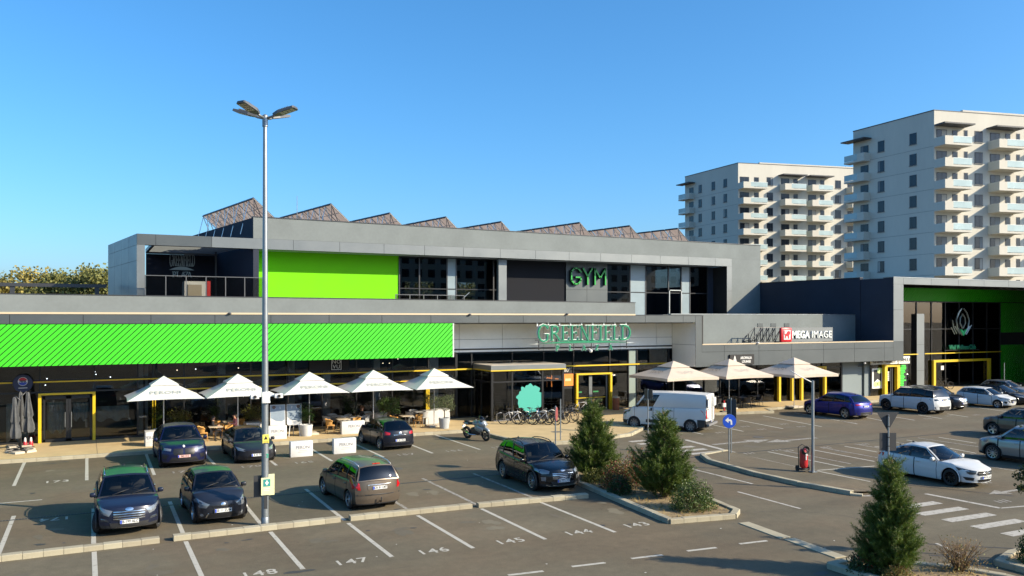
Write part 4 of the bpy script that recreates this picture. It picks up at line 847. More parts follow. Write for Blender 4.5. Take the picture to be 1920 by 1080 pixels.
for s in (-1,1):
    m.tube([(cx+s*.08,YV,5.05),(cx+s*.75,YV-.02*s,5.75),(cx+s*.95,YV,6.5),(cx+s*.6,YV,7.2),(cx+s*.1,YV-.03*s,7.6)],.07,6); m.tube([(cx+s*.35,YV+.05,5.15),(cx+s*1.1,YV+.05,5.9)],.06,6)
    m.tube([(cx-s*.1,YV-.05*s,7.1),(cx+s*.35,YV,6.7),(cx+s*.4,YV,6.2),(cx+s*.05,YV,5.7)],.06,6)
m.tube([(cx-.9,YV,5.2),(cx-1.35,YV,5.8),(cx-1.5,YV,6.5)],.055,6); m.tube([(cx-1.2,YV,5.15),(cx-1.7,YV,5.8)],.05,6); m.tube([(cx+.5,YV,5.1),(cx+1.3,YV,6.0)],.05,6)
m.build('emblem', loopm, WC, 40)
m = MB(); m.prism([(cx-.5,5.6),(cx,5.0),(cx+.5,5.6),(cx+.2,5.55),(cx,5.4),(cx-.25,5.58)], YV-.12, YV-.04); m.build('emblem_tip', mat('emblem_green', (.03,.55,.18), .4), WC)
wall_text('Well Wellness Club', .62, mat('club_letters', (.02,.22,.12), .35), (cx-.1,YV-.05,3.88), WC, .05, 'lettering', sx=.78)
m = MB(); m.box(cx-2.6,cx+2.5,YV+.0,YV+.04,3.6,3.64); m.build('letter_rail', steel_d, WC)
PS = thing('drinks_sign', 'round navy lightbox with a red, white and blue badge above the folded parasols', 'sign', (wx(42,YG-.5),YG-.5,2.6))
m = MB(); cxp = wx(43,YG-.5); m.lathe([(.44,-.09),(.46,-.05),(.46,.05),(.44,.09)], 28, axis='y', c=(cxp,YG-.5,3.3)); m.build('lightbox', mat('lightbox_navy', (.012,.016,.055), .35), PS, 40)
def disc(m, cx, cz, r, y, a0=0, a1=2*pi, n=24): m.prism(arc_pts(cx,cz,r,a0,a1,n)[:-1] if a1-a0 > 6 else arc_pts(cx,cz,r,a0,a1,n), y, y+.006)
m = MB(); disc(m, cxp, 3.4, .22, YG-.6); m.build('badge_rim', white_p, PS); m = MB(); disc(m, cxp, 3.4, .2, YG-.607, R(15), R(165), 14); m.build('badge_top', mat('badge_red', (.5,.02,.03), .4), PS); m = MB(); disc(m, cxp, 3.4, .2, YG-.608, R(195), R(345), 14); m.build('badge_bottom', mat('badge_blue', (.02,.05,.35), .4), PS)
wall_text('PEPSI', .13, black, (cxp,YG-.609,3.4), PS, .002, 'lettering', bold=.006); m = MB(); m.box(cxp-.2,cxp+.2,YG-.6,YG-.592,3.05,3.08); m.build('print_line', white_p, PS)
m = MB(); m.box(cxp-.04,cxp+.04,YG-.41,YG-.06,3.2,3.4); m.build('bracket', steel_d, PS)
# small roof-edge fittings
for u, v, y in ((880,590,YF),(1062,589,YF),(430,588,YF),(1420,643,YF),(1620,681,YF-.1)):
    m = MB(); x, z = wx(u,y), wz(u,v,y); m.ell((x,y-.08,z),.11,.09,.06,8,6); m.box(x-.03,x+.03,y-.06,y,z-.03,z+.03); tag(m.build('floodlight', white_p if v > 640 else steel_d, None, True), None)
fl = [o for o in C.objects if o.name.startswith('floodlight')]
for o, l in zip(fl, ('small dark floodlight on the coping left of the entrance letters','small dark floodlight on the coping above the entrance letters','small dark floodlight on the coping behind the lamp post','small dark floodlight on the wing roof edge left of the red badge','small white dome under the wing fascia at the right end')): tag(o, l, 'floodlight', 'fittings on the roof edges')

# --- white apartment towers
twall = mat('tower_render', (.55,.525,.455), .9, var=.06, scale=.22, spec=.2, stretch=(1,1,.25)); tglass = mat('tower_window', (.018,.024,.034), .12, spec=.35); tfr = mat('window_frame_dark', (.03,.032,.036), .5); tshut = mat('curtain', (.16,.18,.19), .6); tcurt = mat('blind', (.34,.33,.30), .6)
brail = mat('balcony_glass', (.36,.46,.46), .2, var=.12, scale=.6, spec=.5); tcan = mat('canopy_dark', (.05,.055,.062), .6); tseam = mat('storey_seam', (.20,.20,.19), .9)
def tower(label, cx, cy, top, L1, n2, bays, st, nst, cols1, azA=3.4, azB=103.0, left_balc=True, canopies=()):
    """corner (cx,cy); side wall runs back along e1, front wall runs right along e2"""
    t = thing('apartment_tower', label, 'building', (cx, cy, 0)); e1 = Vector((math.sin(R(azA)),math.cos(R(azA)),0)); e2 = Vector((math.sin(R(azB)),math.cos(R(azB)),0)); up = Vector((0,0,1))
    n1 = Vector((-e1.y,e1.x,0)); nf = Vector((e2.y,-e2.x,0))      # outward normals of side and front
    L2 = n2
    def ob(m, o, a, b, n, a0, a1, n0, n1_, z0, z1, mi=0):        # box in the (a along wall, n outward) frame
        P = lambda s, q, z: o + a*s + n*q + up*z
        m.add([P(a0,n0,z0),P(a1,n0,z0),P(a1,n1_,z0),P(a0,n1_,z0),P(a0,n0,z1),P(a1,n0,z1),P(a1,n1_,z1),P(a0,n1_,z1)], [(0,3,2,1),(4,5,6,7),(0,1,5,4),(1,2,6,5),(2,3,7,6),(3,0,4,7)], mi)
    O = Vector((0,0,0))
    m = MB(); a, b, c = O, O+e1*L1, O+e1*L1+e2*L2; d = O+e2*L2
    m.slab([(a.x,a.y),(b.x,b.y),(c.x,c.y),(d.x,d.y)], 0, top); m.build('wall', twall, t, world=False)
    m = MB(); k = lambda p: (p.x,p.y); ctr = (a+c)/2; f = lambda p: k(ctr+(p-ctr)*1.004); m.slab([f(a),f(b),f(c),f(d)], top, top+.12); m.build('roof_cap', tcan, t, world=False)
    zt = top - st*.78
    def window(o, a, n, s, w, z, h, sill=True, name='window', split=.62):
        m = MB(); ob(m, o, a, None, n, s, s+w, -.05, .035, z, z+h); W_ = m.build(name, tfr, t, world=False)
        m = MB(); ob(m, o, a, None, n, s+.08, s+w*split-.03, .02, .045, z+.08, z+h-.08); m.build('pane', tglass, W_, world=False)
        m = MB(); ob(m, o, a, None, n, s+w*split+.03, s+w-.08, .02, .045, z+.08, z+h-.08); m.build('pane', tglass if random.random() < .6 else (tshut if random.random() < .6 else tcurt), W_, world=False)
        if sill: m = MB(); ob(m, o, a, None, n, s-.06, s+w+.06, .036, .12, z-.1, z-.02); m.build('sill', tseam, W_, world=False)
    def balcony(o, a, n, s, w, dep, z, glass_from, side_open=False):
        m = MB(); ob(m, o, a, None, n, s, s+w, .0, dep, z, z+.28)
        ob(m, o, a, None, n, s, s+w*glass_from, dep-.12, dep-.002, z+.281, z+1.22)
        ob(m, o, a, None, n, s, s+.12, .0, dep-.121, z+.281, z+1.22)
        B = m.build('balcony', twall, t, world=False)
        m = MB(); ob(m, o, a, None, n, s+w*glass_from+.02, s+w-.03, dep-.07, dep-.04, z+.34, z+1.18); m.build('balustrade', brail, B, world=False)
        m = MB(); ob(m, o, a, None, n, s+w-.07, s+w-.03, .05, dep-.08, z+.34, z+1.18); m.build('balustrade', brail, B, world=False)
        m = MB(); ob(m, o, a, None, n, s+w*glass_from+.02, s+w, dep-.085, dep-.025, z+1.181, z+1.235); m.build('handrail', swht, B, world=False)
    for i in range(nst):
        z = zt - (i+1)*st + st*.42
        if z < 4: break
        for s, w in cols1: window(O, e1, n1, s, w, z, 1.6)
        m = MB(); ob(m, O, e1, None, n1, .02, L1-.02, .001, .014, z-.9, z-.86); m.build('storey_joint', tseam, t, world=False)
        if left_balc:
            balcony(O+e1*L1, -e1, n1, -.6, 3.9, 1.9, z-.95, .0) if False else None
            m = MB(); ob(m, O, e1, None, n1, L1-3.3, L1+.6, .0, 1.3, z-1.05, z-.77); ob(m, O, e1, None, n1, L1-3.3, L1-2.0, 1.18, 1.298, z-.769, z+.2); ob(m, O, e1, None, n1, L1-3.3, L1-3.18, .0, 1.179, z-.769, z+.2); B = m.build('balcony', twall, t, world=False)
            m = MB(); ob(m, O, e1, None, n1, L1-1.98, L1+.6, 1.22, 1.25, z-.72, z+.2); m.build('balustrade', brail, B, world=False)
            window(O, e1, n1, L1-3.0, 1.5, z-.7, 2.15, False, 'balcony_door')
        for kind, s, w in bays:
            if kind == 'w': window(O, e2, nf, s, w, z, 1.6)
            elif kind == 'n': window(O, e2, nf, s, w, z-.1, 1.7, False, split=.9)
            else:
                balcony(O, e2, nf, s, w, 2.05, z-1.02, .30)
                window(O, e2, nf, s+.35, w*.38, z-.72, 2.2, False, 'balcony_door', .5); window(O, e2, nf, s+w*.66, w*.2, z-.72, 2.2, False, 'balcony_door', .9)
    for s, w in canopies:
        m = MB(); ob(m, O, e2, None, nf, s-.25, s+w+.3, .0, 1.95, top-st*.72, top-st*.72+.2); m.build('canopy', tcan, t, world=False)
    if left_balc: m = MB(); ob(m, O, e1, None, n1, L1-3.6, L1+1.0, .0, 1.6, top-st*.60, top-st*.60+.18); m.build('canopy', tcan, t, world=False)
    # parapet step along the roof
    m = MB(); ob(m, O, e2, None, nf, n2*.14, n2, -.5, .004, top+.12, top+.35); m.build('parapet', twall, t, world=False)
    return t
c = gp(1751, 0) if False else None
def cpos(u, d): r = (u-960)/FPX; return (d*(SY+r*CY), d*(CY-r*SY))
cx, cy = cpos(1751.5,117)
tower('nearer white apartment tower at the right edge with glass balconies', cx, cy, 35.7, 14.6, 34, (('b',.02,4.5),('n',4.95,.65),('w',6.75,1.35),('b',9.0,4.5),('n',13.9,.65),('w',15.7,1.35),('b',18.0,4.5),('n',22.9,.65),('w',24.7,1.35),('b',27,4.5)), 3.0, 11, ((2.9,1.2),(8.6,1.2)), canopies=((.3,4.5),(9.0,4.5),(18,4.5)))
cx, cy = cpos(1384,163)
tower('farther white apartment tower behind the grey gym end wall', cx, cy, 36.9, 17.5, 33, (('b',.02,5.2),('w',6.2,1.35),('b',9.0,4.7),('b',15.0,4.7),('w',21.5,1.35),('b',24.0,4.7)), 3.0, 11, ((3.4,1.1),(7.2,1.1),(11.6,1.1)), left_balc=True, canopies=((9.0,4.7),(15.0,4.7)))
# block of flats behind the photographer: only its mirror image in the gym windows belongs to the picture
t = thing('apartment_block', 'plain pale apartment block standing behind the viewpoint, mirrored in the upper glazing', 'building', (95,-42,0))
m = MB(); m.box(48,150,-55,-42,0,24); m.build('wall', twall, t)
m = MB()
for i in range(8):
    for j in range(34): x = 49+j*3; m.box(x,x+1.6,-42.0,-41.94,1.2+i*2.9,2.9+i*2.9)
tag(m.build('window_rows', tglass, t), kind='stuff')
# white service box with a red end on the roof terrace
t = thing('service_cabinet', 'white service cabinet with a red end panel behind the terrace railing', 'cabinet', (6,65,6.7))
y = 65; m = MB(); m.box(wx(346,y),wx(393,y),y,y+1.6,6.7,9.35); m.build('body', white_p, t); m = MB(); m.box(wx(388,y),wx(394.5,y),y-.05,y+1.7,6.7,9.38); m.build('end_panel', mat('red_panel', (.5,.03,.03), .5), t)
m = MB(); m.box(wx(352,y),wx(378,y),y-.06,y-.005,6.9,9.1); m.build('door', mat('tan_panel', (.33,.29,.22), .6), t)
# ================================================================ VEHICLES
c_glass = glass('car_glass', (.42,.44,.44), 1.0, .01, 1.55); c_glass_d = glass('car_glass_tinted', (.05,.05,.055), 1.0, .01, 1.55)
rubber = mat('tyre_rubber', (.018,.018,.018), .8, var=.15, scale=12); blackp = mat('black_plastic', (.022,.022,.023), .55); gapm = mat('panel_gap', (.004,.004,.004), .9)
interior = mat('car_interior', (.045,.044,.043), .8); seat_m = mat('seat_fabric', (.11,.105,.10), .8); seat_l = mat('seat_light', (.30,.30,.28), .7)
chrome = mat('chrome', (.62,.63,.64), .18, metal=1.0); rim_s = mat('rim_silver', (.50,.51,.52), .28, metal=.9); rim_b = mat('rim_black', (.02,.02,.021), .3, metal=.5)
lamp_c = mat('headlamp', (.20,.22,.24), .08, metal=.3, coat=1.0); lamp_d = mat('headlamp_dark', (.07,.08,.09), .06, metal=.4, coat=1.0); lamp_r = mat('tail_lamp', (.42,.008,.012), .15, coat=1.0); lamp_o = mat('indicator', (.6,.25,.05), .2, coat=1)
plate_w = mat('plate_white', (.68,.69,.67), .45); plate_b = mat('plate_blue', (.02,.06,.42), .45); plate_p = mat('plate_pinkish', (.68,.42,.38), .45); disc_m = mat('brake_disc', (.25,.25,.25), .4, metal=.9); grille_m = mat('grille_black', (.012,.012,.013), .4)
def paint(name, c, metal=.45, rough=.28): return mat('car_paint_'+name, c, rough, metal=metal, coat=.36, var=.03, scale=1.2)
def sm(x, a, b): t = min(1, max(0, (x-a)/(b-a))); return t*t*(3-2*t)
def curve(pts):                           # smooth monotone interpolation through (x, value)
    xs = [p[0] for p in pts]; ys = [p[1] for p in pts]
    if xs[0] > xs[-1]: xs, ys = xs[::-1], ys[::-1]
    n = len(xs); d = [(ys[i+1]-ys[i])/(xs[i+1]-xs[i]) for i in range(n-1)]; t = [d[0]]+[0 if d[i-1]*d[i] <= 0 else 2*d[i-1]*d[i]/(d[i-1]+d[i]) for i in range(1,n-1)]+[d[-1]]
    def f(x):
        if x <= xs[0]: return ys[0]
        if x >= xs[-1]: return ys[-1]
        i = 0
        while x > xs[i+1]: i += 1
        h = xs[i+1]-xs[i]; s = (x-xs[i])/h
        return (2*s**3-3*s*s+1)*ys[i]+(s**3-2*s*s+s)*h*t[i]+(-2*s**3+3*s*s)*ys[i+1]+(s**3-s*s)*h*t[i+1]
    return f
WH = {}
def wheel_meshes(r, w, style, rim):
    key = (r, w, style, rim.name)
    if key in WH: return WH[key]
    ri = r*.70; m = MB()
    m.lathe([(ri,-w/2+.012),(r*.86,-w/2),(r*.965,-w/2+.015),(r,-w*.28),(r,w*.28),(r*.965,w/2-.015),(r*.86,w/2),(ri,w/2-.012),(ri*.97,w*.2),(ri*.97,-w*.2),(ri,-w/2+.012)], 28, axis='y', cap=False)
    tyre = m.mesh('tyre', rubber, 40)
    m = MB(); o = w/2
    m.lathe([(ri*.98,o-.075),(ri,o-.012),(ri*.985,o-.004),(ri*.93,o-.008),(ri*.90,o-.05)], 28, axis='y', cap=False)
    ns, sw_, tw = {'5':(5,.30,0),'10':(10,.13,0),'5d':(5,.36,1),'7':(7,.2,0),'steel':(8,.28,2)}[style]
    for i in range(ns):
        a = 2*pi*i/ns; parts = ((0,),) if tw != 1 else ((-.09,),(.09,))
        for (off,) in parts:
            wd = sw_*ri*(.5 if tw == 1 else 1)*.5; ca, sa = math.cos(a+off), math.sin(a+off)
            P = lambda rr, q, y: (ca*rr-sa*q, y, sa*rr+ca*q)
            m.add([P(ri*.10,-wd*.8,o-.05),P(ri*.94,-wd,o-.022),P(ri*.94,wd,o-.022),P(ri*.10,wd*.8,o-.05),P(ri*.10,-wd*.9,o-.085),P(ri*.94,-wd*1.1,o-.075),P(ri*.94,wd*1.1,o-.075),P(ri*.10,wd*.9,o-.085)], [(0,1,2,3),(0,4,5,1),(2,6,7,3),(3,7,4,0),(1,5,6,2)])
    m.lathe([(ri*.2,o-.09),(ri*.2,o-.04),(ri*.15,o-.03),(.001,o-.03)], 14, axis='y', cap=False)
    rimm = m.mesh('rim', rim, 35)
    m = MB(); m.lathe([(ri*.95,o-.11),(.001,o-.11)], 24, axis='y', cap=False); m.lathe([(ri*.62,o-.1),(.001,o-.1)], 20, 1, axis='y', cap=False); m.lathe([(ri*.96,-o+.02),(.001,-o+.02)], 20, axis='y', cap=False)
    back = m.mesh('brake_disc', [gapm, disc_m])
    WH[key] = (tyre, rimm, back); return WH[key]

def make_car(name, label, cat, sp, loc, heading, group=None):
    L, Wd, H = sp['L'], sp['W'], sp['H']; hw = Wd/2; fo = sp.get('fo', .9); xf = L/2-fo; xr = xf-sp['wb']; wr = sp.get('wr',.34); zb = sp.get('clear',.2)
    cl = sp.get('clad', False); pm = sp['paint']; root = thing(name, label, cat, (loc[0], loc[1], loc[2] if len(loc) > 2 else 0), heading, group)
    xc, zc = sp['cowl']; xw = sp['wtop']; xrr, zrr = sp['rtop']; xg, zg = sp['rbase']; zn = sp.get('nose', .72); zhf = sp['hoodf']; ztl = sp['tail']
    beltf, beltr = sp['belt']; belt = lambda x: beltf+(beltr-beltf)*sm(x, xc-.2, xg+.3) if False else beltf+(beltr-beltf)*min(1,max(0,(xc-x)/(xc-xg)))
    # deck line (hood, below the glass, boot)
    notch = sp.get('notch')
    dk = [(L/2,zhf-.05),(L/2-.10,zhf),(L/2-.45,zhf+(zc-zhf)*.5),(xc,zc)]
    dk += [(xc-.35,belt(xc-.35)+.0),((xc+xg)/2,belt((xc+xg)/2)),(xg+.25,belt(xg+.25))] + ([(xg,zg)] if notch else [(xg,zg-.02)]) + [(-L/2+.06,ztl+.02),(-L/2,ztl)]
    dk = sorted(dk); dk = [dk[0]]+[dk[i] for i in range(1,len(dk)) if dk[i][0]-dk[i-1][0] > .02]; deck = curve(dk)
    shoulder = lambda x: min(belt(x), deck(x)-.02) if x < xc-.1 else min(deck(x)-.035, belt(min(x,xc))+.0)
    doors = sp.get('doors', [(xc-.28, xc-1.28), (xc-1.30, xr+.12)])
    gaps = sorted({round(g,3) for d in doors for g in d})
    xs = list(np.linspace(-L/2, L/2, 78))
    xs = [x for x in xs if all(abs(x-g) > .028 for g in gaps)] + [g+s for g in gaps for s in (-.011,.011)]; xs = sorted(xs)
    # side section: (height fraction between sill and shoulder, width factor)
    sec = [(0,.90),(.05,.945),(.16,.975),(.30,.990),(.42,.993),(.52,1.0),(.60,1.002),(.66,.992),(.78,.985),(.90,.972),(.97,.955),(1.0,.935)] if not sp.get('van') else [(0,.93),(.05,.96),(.15,.985),(.25,.99),(.33,1.0),(.36,.992),(.45,1.0),(.6,1.0),(.75,.996),(.88,.985),(.97,.97),(1,.95)]
    nr = len(sec); nd = 6
    r_f, r_r = sp.get('round', (.34,.20))
    def warp(x, y, z):
        q = abs(y)/hw
        if x > L/2-1.0: k = sm(x, L/2-1.0, L/2); x -= k*(r_f*q**2.6 + sp.get('nosein',.10)*max(0,(z-.62)/.4)**1.6*(1 if z < 1.4 else 0) + .07*max(0,(.36-z)/.2)); y *= 1-.10*k*sm(q,.5,1)
        if x < -L/2+.8: k = sm(-x, L/2-.8, L/2); x += k*(r_r*q**2.8 + sp.get('tailin',.10)*max(0,(z-.66)/.4)**1.5*(1 if not sp.get('van') else 0) + .06*max(0,(.38-z)/.2)); y *= 1-.06*k*sm(q,.5,1)
        return (x, y, z)
    V = []; idx = {}
    def row_z(x, f): zs = zb+(.05*sm(abs(x),L/2-.5,L/2)); return zs+(shoulder(x)-zs)*f
    def vert(x, y, z): V.append(warp(x, y, z)); return len(V)-1
    fb = {'body':([],[]), 'doors':{}}; F = fb['body'][0]; FM = fb['body'][1]
    grid = {}
    for i, x in enumerate(xs):
        for s in (-1,1):
            for j, (f, wf) in enumerate(sec): grid[i,s,j] = vert(x, s*hw*wf, row_z(x,f))
            zsd = row_z(x,1.0); zd = deck(x)
            for j in range(1,nd):
                a = j/nd; cr = math.sin(a*pi/2)**.7; grid[i,s,nr-1+j] = vert(x, s*hw*.935*(1-a), zsd+(zd-zsd)*cr)
        c_ = vert(x, 0, deck(x)); grid[i,-1,nr-1+nd] = c_; grid[i,1,nr-1+nd] = c_
        c_ = vert(x, 0, row_z(x,0)); grid[i,-1,-1] = c_; grid[i,1,-1] = c_
    ra = wr+sp.get('arch',.06); nrt = nr-1+nd
    def in_arch(p):
        for xa in (xf, xr):
            if (p[0]-xa)**2+(p[2]-wr)**2 < ra*ra and p[2] < wr+ra: return xa
        return None
    def addf(f, mi, lst=None):
        F.append(f); FM.append(mi)
    dface = {k: [] for k in range(len(doors)*2)}
    for i in range(len(xs)-1):
        xm = (xs[i]+xs[i+1])/2; isgap = (xs[i+1]-xs[i]) < .024
        for s in (-1,1):
            for j in range(-1, nrt):
                f = (grid[i,s,j], grid[i+1,s,j], grid[i+1,s,j+1], grid[i,s,j+1]); f = f if s == -1 else f[::-1]
                f = tuple(dict.fromkeys(f))
                if len(f) < 3: continue
                c0 = [sum(V[q][k] for q in f)/len(f) for k in range(3)]
                if abs(c0[1]) > hw-.42 and j < nr and in_arch(c0) is not None: continue
                if j >= nr-1: mi = 3 if (xg+.12 < xm < xc-.06) else 0
                elif j < 0: mi = 2
                elif isgap and 1 <= j <= nr-2: mi = 1
                elif sp.get('van') and j < 5 and (xm > xf+.25 or xm < xr-.42): mi = 2
                else: mi = 2 if (cl and j < (3 if cl == 2 else 2)) or j < 1 else 0
                dn = None
                if mi == 0 and 1 <= j <= nr-2:
                    for k, (a, b) in enumerate(doors):
                        if b < xm < a: dn = k*2+(0 if s == 1 else 1)
                if dn is None: addf(f, mi)
                else: dface[dn].append(f)
    # end caps
    nc = 12
    for e, i in ((1, len(xs)-1), (-1, 0)):
        x = xs[i]; cols = {}
        for j in range(0, nr+nd):
            zz = V[grid[i,1,j]][2] if False else None
        rows = []
        for j in range(0, nr): f, wf = sec[j]; rows.append((row_z(x,f), hw*wf))
        zsd = row_z(x,1.0); zd = deck(x)
        for j, (z, w) in enumerate(rows):
            for k in range(nc+1):
                a = -1+2*k/nc; zz = z
                if j == nr-1: zz = zsd+(zd-zsd)*math.sin((1-abs(a))*pi/2)**.7
                cols[j,k] = grid[i,-1,j] if k == 0 else (grid[i,1,j] if k == nc else vert(x, a*w, zz))
        for j in range(nr-1):
            for k in range(nc):
                f = (cols[j,k],cols[j,k+1],cols[j+1,k+1],cols[j+1,k]); f = f if e == 1 else f[::-1]
                mi = 2 if (cl and j < (3 if cl == 2 else 2)) or j < 1 or (sp.get('blackend') and j < sp['blackend']) else 0
                addf(f, mi)
    # snap the arch rim to a circle
    used = set(q for f in F for q in f) | set(q for l in dface.values() for f in l for q in f)
    for q in used:
        p = V[q]
        if abs(p[1]) < hw-.45: continue
        for xa in (xf, xr):
            d = math.hypot(p[0]-xa, p[2]-wr)
            if d < ra+.012 and d > 1e-4 and p[2] > zb-.02: V[q] = (xa+(p[0]-xa)*ra/d, p[1], wr+(p[2]-wr)*ra/d)
    def sub(faces, fm, mats, nm):
        ids = sorted(set(q for f in faces for q in f)); mp = {q: k for k, q in enumerate(ids)}; m = MB(); m.v = [V[q] for q in ids]; m.f = [tuple(mp[q] for q in f) for f in faces]; m.m = fm
        return m.build(nm, mats, root, 38, world=False)
    body = sub(F, FM, [pm, gapm, sp.get('cladm', blackp), interior], 'body')
    for k, fl in dface.items():
        if not fl: continue
        dr_ = sub(fl, [0]*len(fl), [pm], 'door'); a, b = doors[k//2]; s = 1 if k%2 == 0 else -1
        hx = b+.16; hz = row_z(hx,.84); m = MB(); m.rbox(hx-.1,hx+.1,s*hw*.985-.02,s*hw*.985+.035*1,hz-.018,hz+.018,.012) if s > 0 else m.rbox(hx-.1,hx+.1,-hw*.985-.035,-hw*.985+.02,hz-.018,hz+.018,.012)
        m.build('door_handle', sp.get('handle', pm), dr_, True, world=False)
    # ---- greenhouse
    yb_, yt_ = hw*.925, hw*sp.get('tumble',.70); A_b = Vector((xc-.20, yb_, shoulder(xc-.2))); D_b = Vector((xg+.08, yb_*.97, shoulder(xg+.08)))
    A_t = Vector((xw-.05, yt_, H-.075)); D_t = Vector((xrr+.05, yt_*.95, zrr-.055)); roof_z = curve([(xrr+.05,zrr-.055),((xrr+xw)*.5, H-.045),(xw-.05,H-.075)])
    nk, ntt = 30, 8
    wins = sp.get('wins', [(.035,.43),(.46,.78),(.81,.955)])
    ks = sorted({0.0,1.0,*[round(i/nk,4) for i in range(nk+1)],*[a for w in wins for a in w]})
    ts = [0,.05,.2,.35,.5,.65,.8,.88,1.0]
    def side(k, t):
        b = A_b.lerp(D_b,k); xb = b.x; b.z = shoulder(xb)-.01
        tp = A_t.lerp(D_t,k); tp.z = roof_z(tp.x)
        ty = yt_*(1-.05*max(0,k-.5)*2); tp.y = ty
        p = b.lerp(tp,t); p.y += .045*math.sin(pi*t)+ (0 if t < .88 else 0); p.x += .0; return p
    gm = MB(); wm = [MB() for _ in range(2*len(wins))]; gv = {}
    for s in (-1,1):
        for a in range(len(ks)-1):
            for b in range(len(ts)-1):
                km, tm = (ks[a]+ks[a+1])/2, (ts[b]+ts[b+1])/2; q = [side(ks[a],ts[b]),side(ks[a+1],ts[b]),side(ks[a+1],ts[b+1]),side(ks[a],ts[b+1])]
                q = [(p.x, s*p.y, p.z) for p in q]; q = q if s == -1 else q
                w = next((i for i, (w0, w1) in enumerate(wins) if w0 <= km <= w1 and .05 <= tm <= .88), None)
                f = (1,0,3,2) if s == -1 else (0,1,2,3)
                if w is None: gm.add(q, [f], 1 if (sp.get('blackpillar', True) and wins[0][1]-.01 <= km <= wins[-1][0]+.01 and .05 < tm < .88) else 0)
                else: wm[w*2+(s > 0)].add([(p[0], p[1]-s*.012, p[2]) for p in q], [f], 0)
    # roof
    na = 10
    def roofp(k, a):
        p = side(k,1.0); al = abs(a); f = 1-a*a; return (p.x + (.10*f*(1-k)**3 - .05*f*k**6), p.y*a, p.z + (.065 if not sp.get('van') else .03)*(1-al**2.4))
    rf_ = MB()
    for a in range(len(ks)-1):
        for b in range(na):
            a0, a1 = -1+2*b/na, -1+2*(b+1)/na; rf_.add([roofp(ks[a],a0),roofp(ks[a],a1),roofp(ks[a+1],a1),roofp(ks[a+1],a0)], [(3,2,1,0)])
    def merge(m, nm, mats, smooth=40):
        me = m.mesh(nm, mats, False); b = bmesh.new(); b.from_mesh(me); bmesh.ops.remove_doubles(b, verts=b.verts, dist=.0006); b.to_mesh(me); b.free()
        me.polygons.foreach_set('use_smooth', [True]*len(me.polygons)); me.set_sharp_from_angle(angle=R(smooth)); return link(me, nm, root)
    merge(rf_, 'roof', sp.get('roofm', pm))
    for i, m in enumerate(wm):
        if m.f: merge(m, 'side_window', c_glass_d if (i//2 >= 1 and sp.get('privacy')) else c_glass)
    # windscreen and rear window
    for e in (1,-1):
        k = 0.0 if e == 1 else 1.0; g_ = MB(); fr_ = MB(); nt_ = 8
        def wp(a, t):
            lo = side(k,0.0); hi_ = side(k,1.0); f = 1-a*a
            b0 = Vector((lo.x+((xc-lo.x)*f if e == 1 else (xg-lo.x)*f), lo.y*a, lo.z+((zc-.015-lo.z) if e == 1 else (zg-.02-lo.z))*f)); tp = Vector(roofp(k,a))
            p = b0.lerp(tp,t); p.x += e*.035*math.sin(pi*t); return p
        As = [-1,-.93]+[-.93+1.86*i/10 for i in range(1,10)]+[.93,1]; Ts = [0,.06]+[.06+.86*i/6 for i in range(1,6)]+[.92,1]
        for a in range(len(As)-1):
            for t in range(len(Ts)-1):
                q = [wp(As[a],Ts[t]),wp(As[a+1],Ts[t]),wp(As[a+1],Ts[t+1]),wp(As[a],Ts[t+1])]; f = (0,1,2,3) if e == 1 else (3,2,1,0)
                ing = abs((As[a]+As[a+1])/2) < .93 and .06 < (Ts[t]+Ts[t+1])/2 < .92
                if sp.get('van') and e == -1: ing = False
                if ing: g_.add([p-Vector((e*.006,0,0)) for p in q], [f])
                else: fr_.add(q, [f], 1 if (e == 1 and Ts[t] < .05) else 0)
        gm.v, gm.f, gm.m = gm.v+fr_.v, gm.f+[tuple(len(gm.v)+i for i in f) for f in fr_.f] if False else gm.f, gm.m
        base = len(gm.v); gm.v = list(gm.v)
        for v in (fr_.v if False else []): pass
        gm.add(fr_.v, fr_.f); gm.m[-len(fr_.m):] = fr_.m
        if g_.f: merge(g_, 'windscreen' if e == 1 else 'rear_window', c_glass if e == 1 else (c_glass_d if sp.get('privacy') else c_glass))
    merge(gm, 'pillars', [sp.get('pillarm', pm), blackp])
    # ---- seats and dash seen through the glass
    sx = xc-1.35
    for x, w in ((sx,.0),(sx-.85,.0)):
        if x < xg+.35: continue
        for y in (-.36,.36):
            st_ = MB(); st_.rbox(x-.09,x+.07,y-.22,y+.22,belt(x)-.1,min(belt(x)+.24,H-.3),.05); st_.rbox(x-.08,x+.02,y-.12,y+.12,min(belt(x)+.25,H-.29),min(belt(x)+.42,H-.13),.04); st_.build('seat', sp.get('seatm', seat_m), root, True, world=False)
    m = MB(); m.rbox(xc-.75,xc-.16,-hw*.8,hw*.8,belt(xc)-.06,zc-.0,.05); m.build('dashboard', interior, root, True, world=False)
    m = MB(); m.tube([(xc-.72+.04*math.sin(a),.36+.18*math.cos(a),zc+.02+.17*math.sin(a)) for a in np.linspace(0,2*pi,16)[:-1]],.014,5,closed=True); m.build('steering_wheel', blackp, root, True, world=False)
    # ---- wheels
    ty, ri, bk = wheel_meshes(wr, sp.get('ww',.215), sp.get('rimst','5'), sp.get('rim', rim_s))
